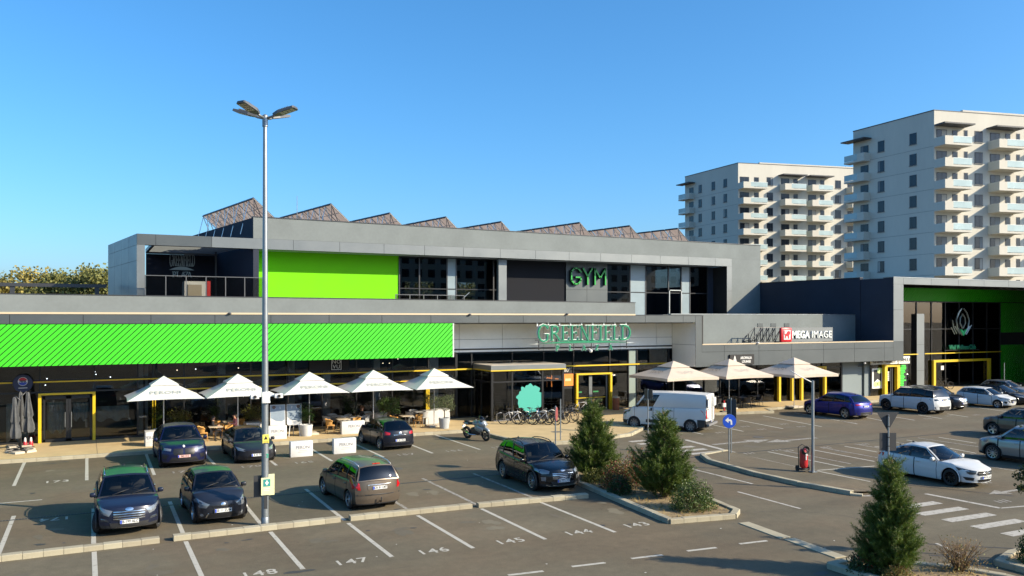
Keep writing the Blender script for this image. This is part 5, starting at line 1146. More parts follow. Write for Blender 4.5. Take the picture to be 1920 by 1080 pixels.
    for xa in (xf, xr):
        for s in (-1,1):
            w = bpy.data.objects.new('wheel', bk); C.objects.link(w); w.parent = root; w.location = (xa, s*(hw-.125), wr)
            st = sp.get('steer',0) if xa == xf else 0; w.rotation_euler = (0, random.uniform(0,6), (0 if s == 1 else pi)+R(st))
            link(ty, 'tyre', w); link(ri, 'rim', w)
        for s in (-1,1):
            m = MB(); n = 16; P = [(xa+ra*math.cos(t), wr+ra*math.sin(t)) for t in np.linspace(-.35,pi+.35,n)]
            y0, y1 = s*(hw-.02), s*(hw-.36); vs = [(p[0],y0,p[1]) for p in P]+[(p[0],y1,p[1]) for p in P]
            m.add(vs, [(i,i+1,n+i+1,n+i) for i in range(n-1)]); m.add([(p[0],y1,p[1]) for p in P], [tuple(range(n))]); m.build('wheel_well', gapm, root, world=False)
    # ---- arch trims
    if sp.get('archtrim', True):
        for xa in (xf, xr):
            for s in (-1,1):
                m = MB(); n = 18; vs = []
                for t in np.linspace(-.22,pi+.22,n):
                    for rr, yy in ((ra-.005,hw*.955),(ra+.004,hw*.998),(ra+(.05 if cl else .022),hw*.996),(ra+(.055 if cl else .03),hw*.965)): vs.append((xa+rr*math.cos(t), s*yy, wr+rr*math.sin(t)))
                m.add(vs, [tuple((i*4+j, i*4+j+1, (i+1)*4+j+1, (i+1)*4+j)[::(1 if s == -1 else -1)]) for i in range(n-1) for j in range(3)]); m.build('arch_trim', (sp.get('cladm', blackp) if cl else pm), root, 50, world=False)
    # ---- fittings projected on the body
    bv = BVHTree.FromPolygons([Vector(v) for v in V], [f for f in F if len(f) >= 3]+[f for l in dface.values() for f in l])
    def hit(y, z, e):
        h = bv.ray_cast(Vector((e*6,y,z)), Vector((-e,0,0)))
        return h[0].x if h[0] is not None else None
    def patch(poly, e, mats, nm, off=.012, inset=.0, both=False, parent=root):
        for s in ((1,-1) if both else (1,)):
            P = []
            for i in range(len(poly)):
                a, b = poly[i], poly[(i+1)%len(poly)]; n = max(1,int(math.hypot(b[0]-a[0],b[1]-a[1])/.07))
                for k in range(n): P.append((a[0]+(b[0]-a[0])*k/n, a[1]+(b[1]-a[1])*k/n))
            cy_, cz_ = sum(p[0] for p in P)/len(P), sum(p[1] for p in P)/len(P); rings = []; last = e*L/2
            m = MB(); n = len(P)
            for sc, of in ((1.0,-.03),(1.0,off),(.55,off+.004)):
                for p in P:
                    y, z = cy_+(p[0]-cy_)*sc, cz_+(p[1]-cz_)*sc; x = hit(s*y, z, e)
                    if x is None: x = last-e*.05
                    else: last = x
                    m.v.append((x+e*of, s*y, z))
            x = hit(s*cy_, cz_, e) or last; m.v.append((x+e*(off+.006), s*cy_, cz_))
            a_ = sum(P[i][0]*P[(i+1)%n][1]-P[(i+1)%n][0]*P[i][1] for i in range(n)); fl = (a_ > 0) ^ (e < 0) ^ (s < 0)
            for r in range(2):
                for i in range(n): q = (r*n+i, r*n+(i+1)%n, (r+1)*n+(i+1)%n, (r+1)*n+i); m.f.append(q if fl else q[::-1])
            for i in range(n): q = (2*n+i, 2*n+(i+1)%n, 3*n); m.f.append(q if fl else q[::-1])
            m.m = [0]*len(m.f); o = m.build(nm, mats, parent, 45, world=False)
        return o
    for it in sp['fit']:
        kind = it[0]
        if kind == 'plate':
            _, e, z, txt = it[:4]; y0 = it[4] if len(it) > 4 else 0; pmat = it[5] if len(it) > 5 else plate_w; x = hit(y0, z, e)+e*.022; m = MB(); m.box(x-.008,x+.008,y0-.26,y0+.26,z-.056,z+.056); pl = m.build('number_plate', pmat, root, world=False)
            m = MB(); s = -e; m.box(x+e*.009-.002,x+e*.009+.002,min(y0+e*-.255,y0+e*-.205),max(y0+e*-.255,y0+e*-.205),z-.052,z+.052); m.build('plate_band', plate_b, pl, world=False)
            me = text_mesh(txt, .115, blackp, .001, 'plate_lettering', bold=.002, sx=.86, curve_res=2); me.transform(Matrix.Rotation(pi/2,4,'X')); me.transform(Matrix.Rotation(e*pi/2,4,'Z')); link(me, 'plate_lettering', pl, (x+e*.0105, y0+e*.025, z))
        elif kind == 'bars':
            _, e, y1, zs, mm, th = it
            for z in zs: patch([(-y1,z-th),(y1,z-th),(y1,z+th),(-y1,z+th)], e, mm, 'grille_bar', .026)
        else:
            nm, e, poly, mm = it[:4]; patch(poly, e, mm, nm, it[5] if len(it) > 5 else .012, both=(it[4] if len(it) > 4 else False))
    # ---- mirrors, rails, aerial, wipers
    for s in (-1,1):
        xm_ = xc-.42; m = MB(); m.rbox(xm_-.06,xm_+.08,s*(hw+.06)-.085,s*(hw+.06)+.085,beltf-.0,beltf+.14,.04); mo = m.build('mirror', sp.get('mirm', pm), root, True, world=False)
        m = MB(); m.rbox(xm_-.03,xm_+.05,min(s*(hw-.07),s*(hw+.03)),max(s*(hw-.07),s*(hw+.03)),beltf-.02,beltf+.03,.012); m.build('mirror_stalk', blackp, mo, True, world=False)
    if sp.get('rails'):
        for s in (-1,1):
            P = [side(k,1.0) for k in (.08,.2,.5,.8,.95)]; P = [(p.x, s*(p.y-.03), p.z+(.075 if 0 < i < 4 else .02)) for i, p in enumerate(P)]; m = MB(); m.tube(P,.02,6); m.build('roof_rail', sp['rails'], root, True, world=False)
    for s in (.12,-.45):
        b_ = wx_ = None; m = MB(); m.tube([(xc+.0,s,zc+.03),(xc-.12,s+.28,zc+.10),(xc-.2,s+.5,zc+.14)] ,.011,5); m.build('wiper', blackp, root, True, world=False)
    if not sp.get('van'):
        p = roofp(.93,0); m = MB(); m.add([(p[0]+.07,-.02,p[2]-.01),(p[0]+.07,.02,p[2]-.01),(p[0]-.1,.03,p[2]-.01),(p[0]-.1,-.03,p[2]-.01),(p[0]-.09,0,p[2]+.06)], [(0,1,4),(1,2,4),(2,3,4),(3,0,4)]); m.build('aerial', blackp, root, world=False)
    for q in sp.get('extra', ()): q(root)
    return root
def mir(p): return p
# fitting shorthands: y outward positive, both=True mirrors
def car_at(name, label, spec, cx, cy, hd, group='cars in the car park', cat='car'): return make_car(name, label, cat, spec, (cx, cy), hd, group)
DN, UP = -pi/2, pi/2                        # heading toward / away from the camera side
navy_p = paint('navy', (.012,.016,.036), .25); dgrey_p = paint('dark_grey', (.020,.022,.030), .25); black_p = paint('black', (.006,.0065,.008), .1, .2); taupe_p = paint('taupe', (.135,.108,.082), .5); white_pt = paint('white', (.56,.57,.56), .0, .3); blue_p = paint('blue', (.018,.022,.19), .6); silver_p = paint('silver', (.30,.31,.32), .8, .3); bronze_p = paint('bronze_grey', (.115,.105,.095), .7, .3); bmw_p = paint('deep_blue', (.007,.010,.050), .3); dk_p = paint('dark_navy', (.007,.009,.018), .25)
# 1 compact SUV, nose to the camera
SUV1 = dict(L=4.48,W=1.85,H=1.62,wb=2.67,fo=.90,wr=.355,clear=.22,clad=1,paint=navy_p,cowl=(1.12,1.06),wtop=.32,rtop=(-1.75,1.55),rbase=(-2.02,1.08),hoodf=.93,tail=1.05,belt=(1.0,1.12),rails=chrome,rimst='5',privacy=True,steer=-22,tumble=.72,nosein=.14,handle=chrome,
 fit=[('grille',1,[(-.48,.80),(-.36,.50),(.36,.50),(.48,.80)],grille_m),('bars',1,.44,(.77,.70,.63,.56),chrome,.014),('headlight',1,[(.46,.80),(.56,.64),(.70,.68),(.88,.84),(.86,.90),(.62,.84)],lamp_c,True),('foglight',1,[(.56,.47),(.80,.50),(.84,.58),(.60,.54)],lamp_d,True),('lower_grille',1,[(-.55,.44),(-.5,.30),(.5,.30),(.55,.44)],blackp),('skid_plate',1,[(-.66,.30),(-.55,.235),(.55,.235),(.66,.30)],chrome),('badge',1,[(.12*math.cos(a),.835+.05*math.sin(a)) for a in np.linspace(0,2*pi,11)[:-1]],chrome,False,.02),('plate',1,.47,'B-199 ALC'),('taillight',-1,[(.5,.95),(.86,.92),(.88,1.02),(.5,1.05)],lamp_r,True),('plate',-1,.6,'B-199 ALC')])
car_at('parked_suv', 'navy SUV with chrome grille bars parked nose out at the left, wheel turned', SUV1, 1.22, 30.15, DN)
# 2 supermini
SM = dict(L=3.92,W=1.695,H=1.475,wb=2.49,fo=.80,wr=.30,clear=.17,paint=dgrey_p,cowl=(.98,1.02),wtop=.22,rtop=(-1.35,1.42),rbase=(-1.78,1.02),hoodf=.80,tail=.98,belt=(.93,1.06),rimst='7',tumble=.70,nosein=.22,round=(.42,.24),
 fit=[('grille',1,[(-.40,.36),(-.52,.26),(.52,.26),(.40,.36),(.34,.42),(-.34,.42)],grille_m),('upper_intake',1,[(-.36,.625),(-.3,.59),(.3,.59),(.36,.625)],grille_m),('headlight',1,[(.40,.68),(.50,.56),(.68,.56),(.80,.74),(.74,.82)],lamp_c,True),('foglight',1,[(.62+.05*math.cos(a),.33+.05*math.sin(a)) for a in np.linspace(0,2*pi,9)[:-1]],lamp_c,True),('badge',1,[(.075*math.cos(a),.67+.06*math.sin(a)) for a in np.linspace(0,2*pi,11)[:-1]],chrome,False,.02),('plate',1,.475,'IS-11 ZUM'),('trim_strip',1,[(-.45,.40),(-.52,.26),(-.49,.25),(-.42,.40)],chrome),('plate',-1,.6,'IS-11 ZUM')])
car_at('parked_hatchback', 'small dark grey hatchback parked nose out beside the lamp post', SM, 3.90, 30.1, DN+R(2))
# 3 estate, tail to the camera
EST = dict(L=4.42,W=1.76,H=1.56,wb=2.71,fo=.88,wr=.32,clear=.18,paint=taupe_p,cowl=(1.20,1.02),wtop=.25,rtop=(-1.86,1.53),rbase=(-2.13,1.06),hoodf=.80,tail=1.02,belt=(.94,1.04),rails=alu,rimst='5',tumble=.74,privacy=True,tailin=.05,wins=[(.035,.36),(.385,.66),(.69,.955)],
 fit=[('taillight',-1,[(.66,.74),(.84,.74),(.85,1.0),(.80,1.12),(.70,1.06),(.68,.86)],lamp_r,True,.016),('plate',-1,.80,'GR 81 LMT'),('plate_recess',-1,[(-.42,.735),(.42,.735),(.45,.90),(-.45,.90)],taupe_p),('chrome_strip',-1,[(-.42,.885),(.42,.885),(.42,.915),(-.42,.915)],chrome,False,.02),('bumper_strip',-1,[(-.80,.55),(.80,.55),(.80,.585),(-.80,.585)],blackp),('plate',1,.5,'GR 81 LMT'),('headlight',1,[(.42,.70),(.8,.76),(.78,.86),(.5,.78)],lamp_c,True)])
def towbar(root):
    m = MB(); m.tube([(-2.1,0,.34),(-2.32,0,.33),(-2.36,0,.45)],.022,6); m.ell((-2.36,0,.47),.03,.03,.03,8,6); m.build('tow_bar', blackp, root, True, world=False)
    m = MB(); m.box(-1.86,-1.83,-.14,.14,1.555,1.59); m.build('brake_light', lamp_r, root, world=False)
EST['extra'] = (towbar,)
car_at('parked_estate', 'taupe estate car with roof rails parked tail to the camera', EST, 8.92, 30.0, UP+R(4))
# 4 black SUV
KU = dict(L=4.61,W=1.88,H=1.66,wb=2.71,fo=.92,wr=.36,clear=.2,clad=1,paint=black_p,cowl=(1.15,1.08),wtop=.28,rtop=(-1.78,1.58),rbase=(-2.08,1.12),hoodf=.92,tail=1.08,belt=(1.0,1.13),rails=black_p,rimst='10',privacy=True,tumble=.71,nosein=.18,round=(.40,.22),
 fit=[('grille',1,[(-.50,.74),(-.40,.52),(.40,.52),(.50,.74),(.42,.80),(-.42,.80)],grille_m),('bars',1,.44,(.74,.68,.62,.56),chrome,.011),('headlight',1,[(.52,.84),(.56,.74),(.76,.72),(.88,.80),(.87,.88),(.68,.88)],lamp_c,True),('foglight',1,[(.66,.62),(.66,.46),(.78,.46),(.80,.60)],lamp_c,True),('lower_grille',1,[(-.5,.44),(-.42,.32),(.42,.32),(.5,.44)],blackp),('skid_plate',1,[(-.66,.32),(-.52,.255),(.52,.255),(.66,.32)],chrome),('badge',1,[(.1*math.cos(a),.85+.04*math.sin(a)) for a in np.linspace(0,2*pi,11)[:-1]],rim_s,False,.02),('plate',1,.47,'B 777 LTD'),('plate',-1,.6,'B 777 LTD')])
car_at('parked_suv', 'black SUV with bright wheels parked beside the planted island', KU, 16.28, 29.75, DN-R(2))
# 5 coupe SUV
CO = dict(L=4.94,W=2.0,H=1.70,wb=2.97,fo=.92,wr=.39,clear=.22,paint=bmw_p,cowl=(1.32,1.14),wtop=.5,rtop=(-1.35,1.6),rbase=(-2.2,1.18),hoodf=1.0,tail=1.12,belt=(1.08,1.2),rimst='5d',rim=rim_b,privacy=True,tumble=.68,nosein=.16,
 fit=[('grille',1,[(.03,.88),(.05,.62),(.40,.60),(.46,.72),(.42,.88)],grille_m,True),('headlight',1,[(.52,.88),(.54,.78),(.86,.82),(.92,.94),(.70,.90)],lamp_c,True),('lower_grille',1,[(-.5,.50),(-.62,.32),(.62,.32),(.5,.50)],grille_m),('air_intake',1,[(.66,.60),(.72,.42),(.88,.46),(.86,.62)],grille_m,True),('badge',1,[(.05*math.cos(a),.97+.045*math.sin(a)) for a in np.linspace(0,2*pi,11)[:-1]],white_p,False,.02),('plate',1,.55,'065 312',0,plate_p),('plate',-1,.7,'065 312')])
car_at('parked_suv', 'deep blue coupe SUV with a pinkish plate parked below the leftmost open parasol', CO, 3.93, 42.0, DN)
# 6 electric saloon
EV = dict(L=4.72,W=1.85,H=1.44,wb=2.89,fo=.86,wr=.335,clear=.15,paint=dgrey_p,cowl=(1.35,.92),wtop=.35,rtop=(-1.15,1.38),rbase=(-1.92,1.05),notch=True,hoodf=.68,tail=1.02,belt=(.88,1.0),rimst='5d',rim=rim_b,tumble=.66,nosein=.30,round=(.48,.26),roofm=c_glass_d,wins=[(.035,.46),(.49,.93)],seatm=seat_l,
 fit=[('headlight',1,[(.50,.66),(.52,.58),(.78,.62),(.86,.76),(.72,.72)],lamp_c,True),('lower_grille',1,[(-.62,.34),(-.5,.25),(.5,.25),(.62,.34)],grille_m),('plate',1,.42,'B 43 TSL'),('foglight',1,[(.68,.42),(.66,.34),(.80,.38),(.82,.46)],grille_m,True),('plate',-1,.7,'B 43 TSL')])
car_at('parked_saloon', 'dark grey electric saloon with pale seats parked partly behind the lamp post', EV, 6.98, 41.6, DN+R(1))
# 7 dark hatchback, tail to the camera
HB = dict(L=4.25,W=1.75,H=1.46,wb=2.61,fo=.9,wr=.315,clear=.17,paint=dk_p,cowl=(1.08,.99),wtop=.2,rtop=(-1.45,1.42),rbase=(-1.98,1.0),hoodf=.80,tail=.97,belt=(.92,1.02),rimst='7',tumble=.68,privacy=True,tailin=.08,round=(.4,.26),wins=[(.035,.44),(.465,.78),(.81,.94)],
 fit=[('taillight',-1,[(.50,.90),(.52,.80),(.82,.78),(.84,.90),(.72,.96)],lamp_r,True,.016),('plate',-1,.52,'B 05 XKR'),('chrome_strip',-1,[(-.34,.775),(.34,.775),(.34,.80),(-.34,.80)],chrome),('badge',-1,[(.075*math.cos(a),.87+.07*math.sin(a)) for a in np.linspace(0,2*pi,11)[:-1]],chrome,False,.02),('bumper_strip',-1,[(-.78,.40),(.78,.40),(.78,.44),(-.78,.44)],blackp),('plate',1,.5,'B 05 XKR')])
car_at('parked_hatchback', 'black-blue hatchback parked tail out by the white promotional blocks', HB, 14.02, 42.15, UP+R(3))
# 8 white panel van
VN = dict(van=True,L=5.41,W=2.05,H=2.25,wb=3.45,fo=.95,wr=.345,clear=.24,clad=0,paint=white_pt,cowl=(1.95,1.30),wtop=1.10,rtop=(-2.66,2.22),rbase=(-2.69,1.45),hoodf=1.02,tail=1.42,belt=(1.32,1.40),rimst='steel',rim=mat('steel_wheel', (.22,.22,.22), .5, metal=.6),tumble=.86,nosein=.05,round=(.45,.10),archtrim=True,ww=.22,tailin=0,mirm=blackp,blackend=4,
 wins=[(.03,.26)],blackpillar=False,doors=[(1.72,.60),(.52,-.72)],handle=blackp,
 fit=[('taillight',-1,[(.82,.80),(.96,.80),(.97,1.36),(.86,1.36)],lamp_r,True,.016),('bumper',1,[(-.98,.34),(.98,.34),(.98,.66),(-.98,.66)],blackp),('headlight',1,[(.62,.92),(.68,.80),(.9,.86),(.92,1.12),(.8,1.10)],lamp_d,True),('grille',1,[(-.5,.86),(-.42,.70),(.42,.70),(.5,.86)],grille_m),('plate',-1,.62,'B 33 DPD'),('plate',1,.5,'B 33 DPD')])
def van_extra(root):
    for s in (-1,1):
        m = MB(); m.box(-.85,1.0,s*1.018-.012,s*1.018+.012,.42,.60); m.build('side_moulding', blackp, root, world=False)
        m = MB(); m.box(-2.55,-2.12,s*1.018-.012,s*1.018+.012,.30,.72); m.build('side_moulding', blackp, root, world=False)
        m = MB(); m.rbox(.62,.72,s*1.03-.02,s*1.03+.02,1.12,1.30,.015); m.build('lock_plate', blackp, root, True, world=False)
    m = MB(); m.box(-2.735,-2.712,-.012,.012,.6,2.1); m.build('door_seam', gapm, root, world=False)
    for y in (-.62,.62):
        m = MB(); m.box(-2.728,-2.704,y-.3,y+.3,1.45,1.95); m.build('rear_pane', white_pt, root, world=False)
    for z in (.8,1.3,1.9):
        m = MB(); m.box(-2.73,-2.70,-.9,-.85,z,z+.09); m.box(-2.73,-2.70,.85,.9,z,z+.09); m.build('hinge', blackp, root, world=False)
    m = MB(); m.box(-2.80,-2.66,-.95,.95,.38,.50); m.build('rear_step', mat('grey_plastic', (.16,.16,.16), .6), root, world=False)
VN['extra'] = (van_extra,)
hd = R(125); mid = (Vector((29.86,41.86))+Vector((31.45,38.9)))/2; rgt = Vector((math.sin(hd),-math.cos(hd))); cen = mid + rgt*1.0
make_car('delivery_van', 'white delivery van stopped in front of the beige parasols', 'van', VN, (cen.x-.1, cen.y-.1), hd)
# right-hand rows
JG = dict(KU, L=4.73, W=1.93, H=1.65, wb=2.87, fo=.90, wr=.375, clad=0, clear=.22, paint=blue_p, rimst='5d', rim=rim_s, rails=None, cowl=(1.15,1.07), wtop=.25, rtop=(-1.6,1.55), rbase=(-2.12,1.14), belt=(1.0,1.14), privacy=True, fit=[('taillight',-1,[(.42,1.0),(.44,.93),(.9,.93),(.9,1.03)],lamp_r,True,.016),('plate',-1,.86,'B 21 FPC'),('lower_bumper',-1,[(-.85,.48),(-.75,.26),(.75,.26),(.85,.48)],blackp),('skid_plate',-1,[(-.6,.34),(-.5,.26),(.5,.26),(.6,.34)],chrome,False,.02),('plate',1,.5,'B 21 FPC'),('headlight',1,[(.5,.82),(.86,.86),(.86,.92),(.6,.9)],lamp_c,True)])
car_at('parked_suv', 'bright blue SUV parked behind the lamp post on the right', JG, 45.55, 40.75, UP+R(3))
RS = dict(KU, L=4.85, W=1.98, H=1.78, wb=2.92, fo=.88, wr=.40, clad=0, clear=.26, paint=white_pt, rimst='5d', rim=rim_b, rails=None, roofm=black_p, pillarm=black_p, cowl=(1.38,1.16), wtop=.62, rtop=(-1.98,1.68), rbase=(-2.22,1.22), hoodf=1.04, tail=1.18, belt=(1.1,1.2), nosein=.06, round=(.28,.2), privacy=True, fit=[('taillight',-1,[(.5,1.10),(.52,.98),(.93,.96),(.94,1.08)],lamp_d,True,.016),('tailgate_band',-1,[(-.5,1.09),(-.5,1.04),(.5,1.04),(.5,1.09)],black_p),('plate',-1,.98,'B 88 RSV'),('lower_bumper',-1,[(-.9,.56),(-.8,.3),(.8,.3),(.9,.56)],blackp),('side_vent',1,[(-.5,.9),(-.5,.7),(.5,.7),(.5,.9)],grille_m),('plate',1,.5,'B 88 RSV')])
car_at('parked_suv', 'white SUV with a black roof and black wheels parked tail out on the right', RS, 52.75, 40.3, UP+R(2))
X1 = dict(CO, L=4.5, W=1.85, H=1.62, wb=2.69, fo=.86, wr=.36, paint=dk_p, cowl=(1.2,1.08), wtop=.35, rtop=(-1.75,1.55), rbase=(-2.05,1.12), hoodf=.95, tail=1.08, belt=(1.02,1.13), rim=rim_s, fit=[('grille',1,[(.03,.84),(.04,.62),(.34,.60),(.40,.72),(.36,.86)],chrome,True),('headlight',1,[(.46,.86),(.48,.76),(.80,.80),(.86,.90),(.66,.90)],lamp_c,True),('plate',1,.53,'B 62 XAB'),('skid_plate',1,[(-.8,.36),(-.7,.27),(.7,.27),(.8,.36)],chrome),('plate',-1,.7,'B 62 XAB')])
car_at('parked_suv', 'dark navy SUV with a twin grille parked nose out beyond the black-roofed white SUV', X1, 56.3, 41.2, DN+R(4))
I2 = dict(SM, L=4.04, W=1.775, H=1.45, wb=2.58, paint=white_pt, cowl=(1.1,.98), wtop=.2, rtop=(-1.45,1.4), rbase=(-1.85,1.02), rimst='5d', rim=rim_s, hoodf=.80, fit=[('grille',1,[(-.62,.64),(-.5,.44),(.5,.44),(.62,.64),(.5,.68),(-.5,.68)],grille_m),('headlight',1,[(.44,.72),(.50,.64),(.80,.70),(.84,.82),(.64,.78)],lamp_c,True),('plate',1,.47,'B 140 HYN'),('foglight',1,[(.62,.50),(.66,.36),(.8,.42),(.8,.56)],grille_m,True),('badge',1,[(.08*math.cos(a),.72+.05*math.sin(a)) for a in np.linspace(0,2*pi,11)[:-1]],chrome,False,.02),('plate',-1,.6,'B 140 HYN')])
car_at('parked_hatchback', 'white hatchback with tinted windows parked nose out at the right', I2, 60.75, 40.2, DN+R(8))
car_at('parked_saloon', 'dark car half hidden behind the white hatchback at the right edge', dict(EV, paint=black_p, roofm=black_p, fit=EV['fit'][:2]+[('plate',1,.42,'B 90 CLV')]), 64.1, 41.4, DN+R(8))
car_at('parked_hatchback', 'pale grey car showing only its roof at the far right edge', dict(I2, paint=silver_p, fit=I2['fit'][:2]+[('plate',1,.47,'B 11 GRT')]), 69.2, 44.0, DN+R(8))
DU = dict(KU, L=4.34, W=1.82, H=1.62, wb=2.67, fo=.84, wr=.35, clad=2, cladm=blackp, paint=bronze_p, rimst='5', rim=rim_s, rails=blackp, hoodf=.96, cowl=(1.30,1.09), wtop=.45, belt=(1.04,1.12), nosein=.06, round=(.30,.2), fit=[('headlight',1,[(.52,.92),(.54,.80),(.80,.80),(.84,.94)],lamp_c,True),('grille',1,[(-.46,.92),(-.44,.78),(.44,.78),(.46,.92)],grille_m),('plate',1,.55,'B 57 DST'),('plate',-1,.7,'B 57 DST'),('taillight',-1,[(.7,.8),(.84,.8),(.84,1.0),(.7,1.0)],lamp_r,True)])
car_at('parked_suv', 'bronze grey SUV with black cladding cut off by the right edge', DU, 46.85, 28.7, UP+R(2))
OU = dict(KU, L=4.70, W=1.81, H=1.70, wb=2.67, fo=.98, wr=.365, clad=1, paint=silver_p, rimst='10', rim=rim_s, rails=alu, hoodf=.95, cowl=(1.38,1.10), wtop=.5, belt=(1.05,1.15), nosein=.12, handle=chrome, fit=[('headlight',1,[(.50,.90),(.52,.80),(.84,.80),(.86,.92)],lamp_c,True),('grille',1,[(-.46,.88),(-.3,.56),(.3,.56),(.46,.88)],grille_m),('plate',1,.5,'B 73 OUT'),('plate',-1,.7,'B 73 OUT'),('taillight',-1,[(.4,.98),(.86,.96),(.86,1.06),(.4,1.06)],lamp_r,True)])
car_at('parked_suv', 'silver SUV with multi-spoke wheels cut off by the right edge', OU, 38.7, 23.35, UP+R(2))
ME = dict(L=4.63,W=1.78,H=1.43,wb=2.70,fo=.93,wr=.33,clear=.15,paint=white_pt,cowl=(1.08,.96),wtop=.18,rtop=(-.90,1.365),rbase=(-2.02,.97),notch=True,hoodf=.76,tail=.88,belt=(.90,.965),rimst='10',rim=rim_b,tumble=.66,nosein=.22,tailin=.30,round=(.46,.44),wins=[(.035,.47),(.50,.92)],
 fit=[('grille',1,[(-.40,.66),(-.46,.56),(-.40,.50),(.40,.50),(.46,.56),(.40,.66)],grille_m),('bars',1,.40,(.585,),chrome,.018),('badge',1,[(.095*math.cos(a),.585+.095*math.sin(a)) for a in np.linspace(0,2*pi,15)[:-1]],chrome,False,.035),('headlight',1,[(.46,.68),(.50,.56),(.66,.54),(.80,.66),(.82,.78),(.64,.72)],lamp_d,True),('air_intake',1,[(.54,.42),(.56,.30),(.80,.32),(.80,.44)],grille_m,True),('lower_grille',1,[(-.42,.34),(-.36,.24),(.36,.24),(.42,.34)],grille_m),('splitter',1,[(-.74,.23),(-.7,.19),(.7,.19),(.74,.23)],white_pt,False,.03),('plate',1,.42,'PH 10 CLA'),('taillight',-1,[(.45,.86),(.5,.74),(.84,.76),(.84,.9)],lamp_r,True,.016),('plate',-1,.55,'PH 10 CLA')])
car_at('parked_saloon', 'white four-door coupe with black wheels parked nose out behind the nearest pine', ME, 31.32, 23.05, DN+R(1))
# ================================================================ STREET FURNITURE
def obj_at(name, mb, mats, label, cat, loc, rz=0, smooth=False, group=None):
    o = mb.build(name, mats, None, smooth); o.location = loc; o.rotation_euler = (0,0,rz); return tag(o, label, cat, group)
def P_(root, name, mats, fn, smooth=False, parent=None):
    m = MB(); fn(m); return m.build(name, mats, parent or root, smooth, world=False)
# --- tall lamp post
bx_, by_ = gp(497, 985); lp = thing('lamp_post', 'tall galvanised lamp post with four LED heads on the kerb between the bays', 'lamp post', (bx_, by_, 0))
P_(lp, 'pole', steel, lambda m: (m.lathe([(.115,0),(.112,1.5),(.095,6),(.075,10),(.062,13.05),(.0,13.06)], 20, cap=False), m.lathe([(.125,0),(.125,.25),(.115,.27)],20,cap=False)), 40)
P_(lp, 'door_hatch', steel_d, lambda m: m.box(-.05,.05,-.118,-.10,.55,1.0))
head_d = mat('lamp_head_grey', (.11,.115,.12), .5, metal=.4); lens_m = mat('lamp_lens', (.42,.40,.30), .2, var=.1, scale=20)
P_(lp, 'bracket', steel, lambda m: (m.lathe([(.09,12.75),(.09,13.1),(.03,13.14)],14,cap=False)), 40)
for a in (R(215),R(322),R(38),R(142)):
    M = Matrix.Rotation(a,4,'Z')
    m = MB(); m.M = M; m.tube([(.06,0,13.02),(.25,0,13.06),(.34,0,13.10)],.04,8); arm = m.build('arm', steel, lp, True, world=False)
    m = MB(); m.M = M @ Matrix.Translation((.30,0,13.10)) @ Matrix.Rotation(R(-16),4,'Y'); m.add([(0,-.08,-.03),(.22,-.19,-.04),(.74,-.19,-.04),(.78,-.15,-.04),(.78,.15,-.04),(.74,.19,-.04),(.22,.19,-.04),(0,.08,-.03),(0,-.07,.05),(.22,-.17,.06),(.74,-.17,.035),(.78,-.13,.03),(.78,.13,.03),(.74,.17,.035),(.22,.17,.06),(0,.07,.05)], [(7,6,5,4,3,2,1,0),(8,9,10,11,12,13,14,15)]+[(i,(i+1)%8,(i+1)%8+8,i+8) for i in range(8)]); hd_ = m.build('lamp_head', head_d, lp, world=False)
    m = MB(); m.M = M @ Matrix.Translation((.30,0,13.10)) @ Matrix.Rotation(R(-16),4,'Y')
    for i in range(4):
        for j in range(3): m.box(.27+i*.115,.36+i*.115,-.15+j*.105,-.06+j*.105,-.052,-.041)
    tag(m.build('led_lens', lens_m, hd_, world=False), kind='stuff')
    m = MB(); m.M = M @ Matrix.Translation((.30,0,13.10)) @ Matrix.Rotation(R(-16),4,'Y')
    for i in range(7): m.box(.24+i*.055,.255+i*.055,-.13,.13,.05,.085)
    tag(m.build('cooling_fins', head_d, hd_, world=False), kind='stuff')
camw = mat('camera_white', (.62,.63,.62), .45)
P_(lp, 'camera_box', camw, lambda m: m.rbox(-.13,.13,-.20,-.09,3.92,4.28,.015), 30)
for s in (-1,1):
    P_(lp, 'camera', camw, lambda m: (m.tube([(s*.12,-.14,4.14),(s*.26,-.2,4.16)],.025,6), m.rbox(min(s*.24,s*.50),max(s*.24,s*.50),-.34,-.2,4.08,4.22,.02)), 30)
    P_(lp, 'camera_lens', black, lambda m: m.cyl((s*.37,-.34,4.15),(s*.37,-.37,4.15),.05,.05,10))
P_(lp, 'strap', blackp, lambda m: (m.lathe([(.108,4.0),(.108,4.03)],16,cap=False), m.lathe([(.112,1.35),(.112,1.4)],16,cap=False)))
P_(lp, 'warning_sign', mat('sign_yellow', (.72,.62,.10), .5), lambda m: m.box(-.10,.10,-.125,-.115,2.64,2.92)); P_(lp, 'warning_symbol', black, lambda m: (m.prism([(-.06,2.76),(.06,2.76),(0,2.88)],-.129,-.126), m.box(-.08,.08,-.129,-.126,2.64,2.655), m.box(-.08,.08,-.129,-.126,2.68,2.695)))
P_(lp, 'aed_sign', mat('sign_cream', (.62,.62,.36), .5), lambda m: m.box(-.15,.20,-.16,-.145,1.0,1.55)); P_(lp, 'aed_symbol', mat('sign_teal', (.02,.24,.22), .5), lambda m: m.box(-.085,.135,-.166,-.161,1.27,1.50)); P_(lp, 'aed_symbol', white_p, lambda m: (m.box(-.03,.08,-.171,-.167,1.36,1.41), m.box(.0,.05,-.172,-.1675,1.31,1.46), m.box(-.08,.13,-.168,-.161,1.19,1.21), m.box(-.08,.10,-.168,-.161,1.13,1.15)))
P_(lp, 'sign_panel', MT['sign_cream'], lambda m: m.box(.10,.30,.02,.04,.95,1.62)); P_(lp, 'sign_panel', steel_d, lambda m: m.box(-.34,-.06,.05,.075,.92,1.60))
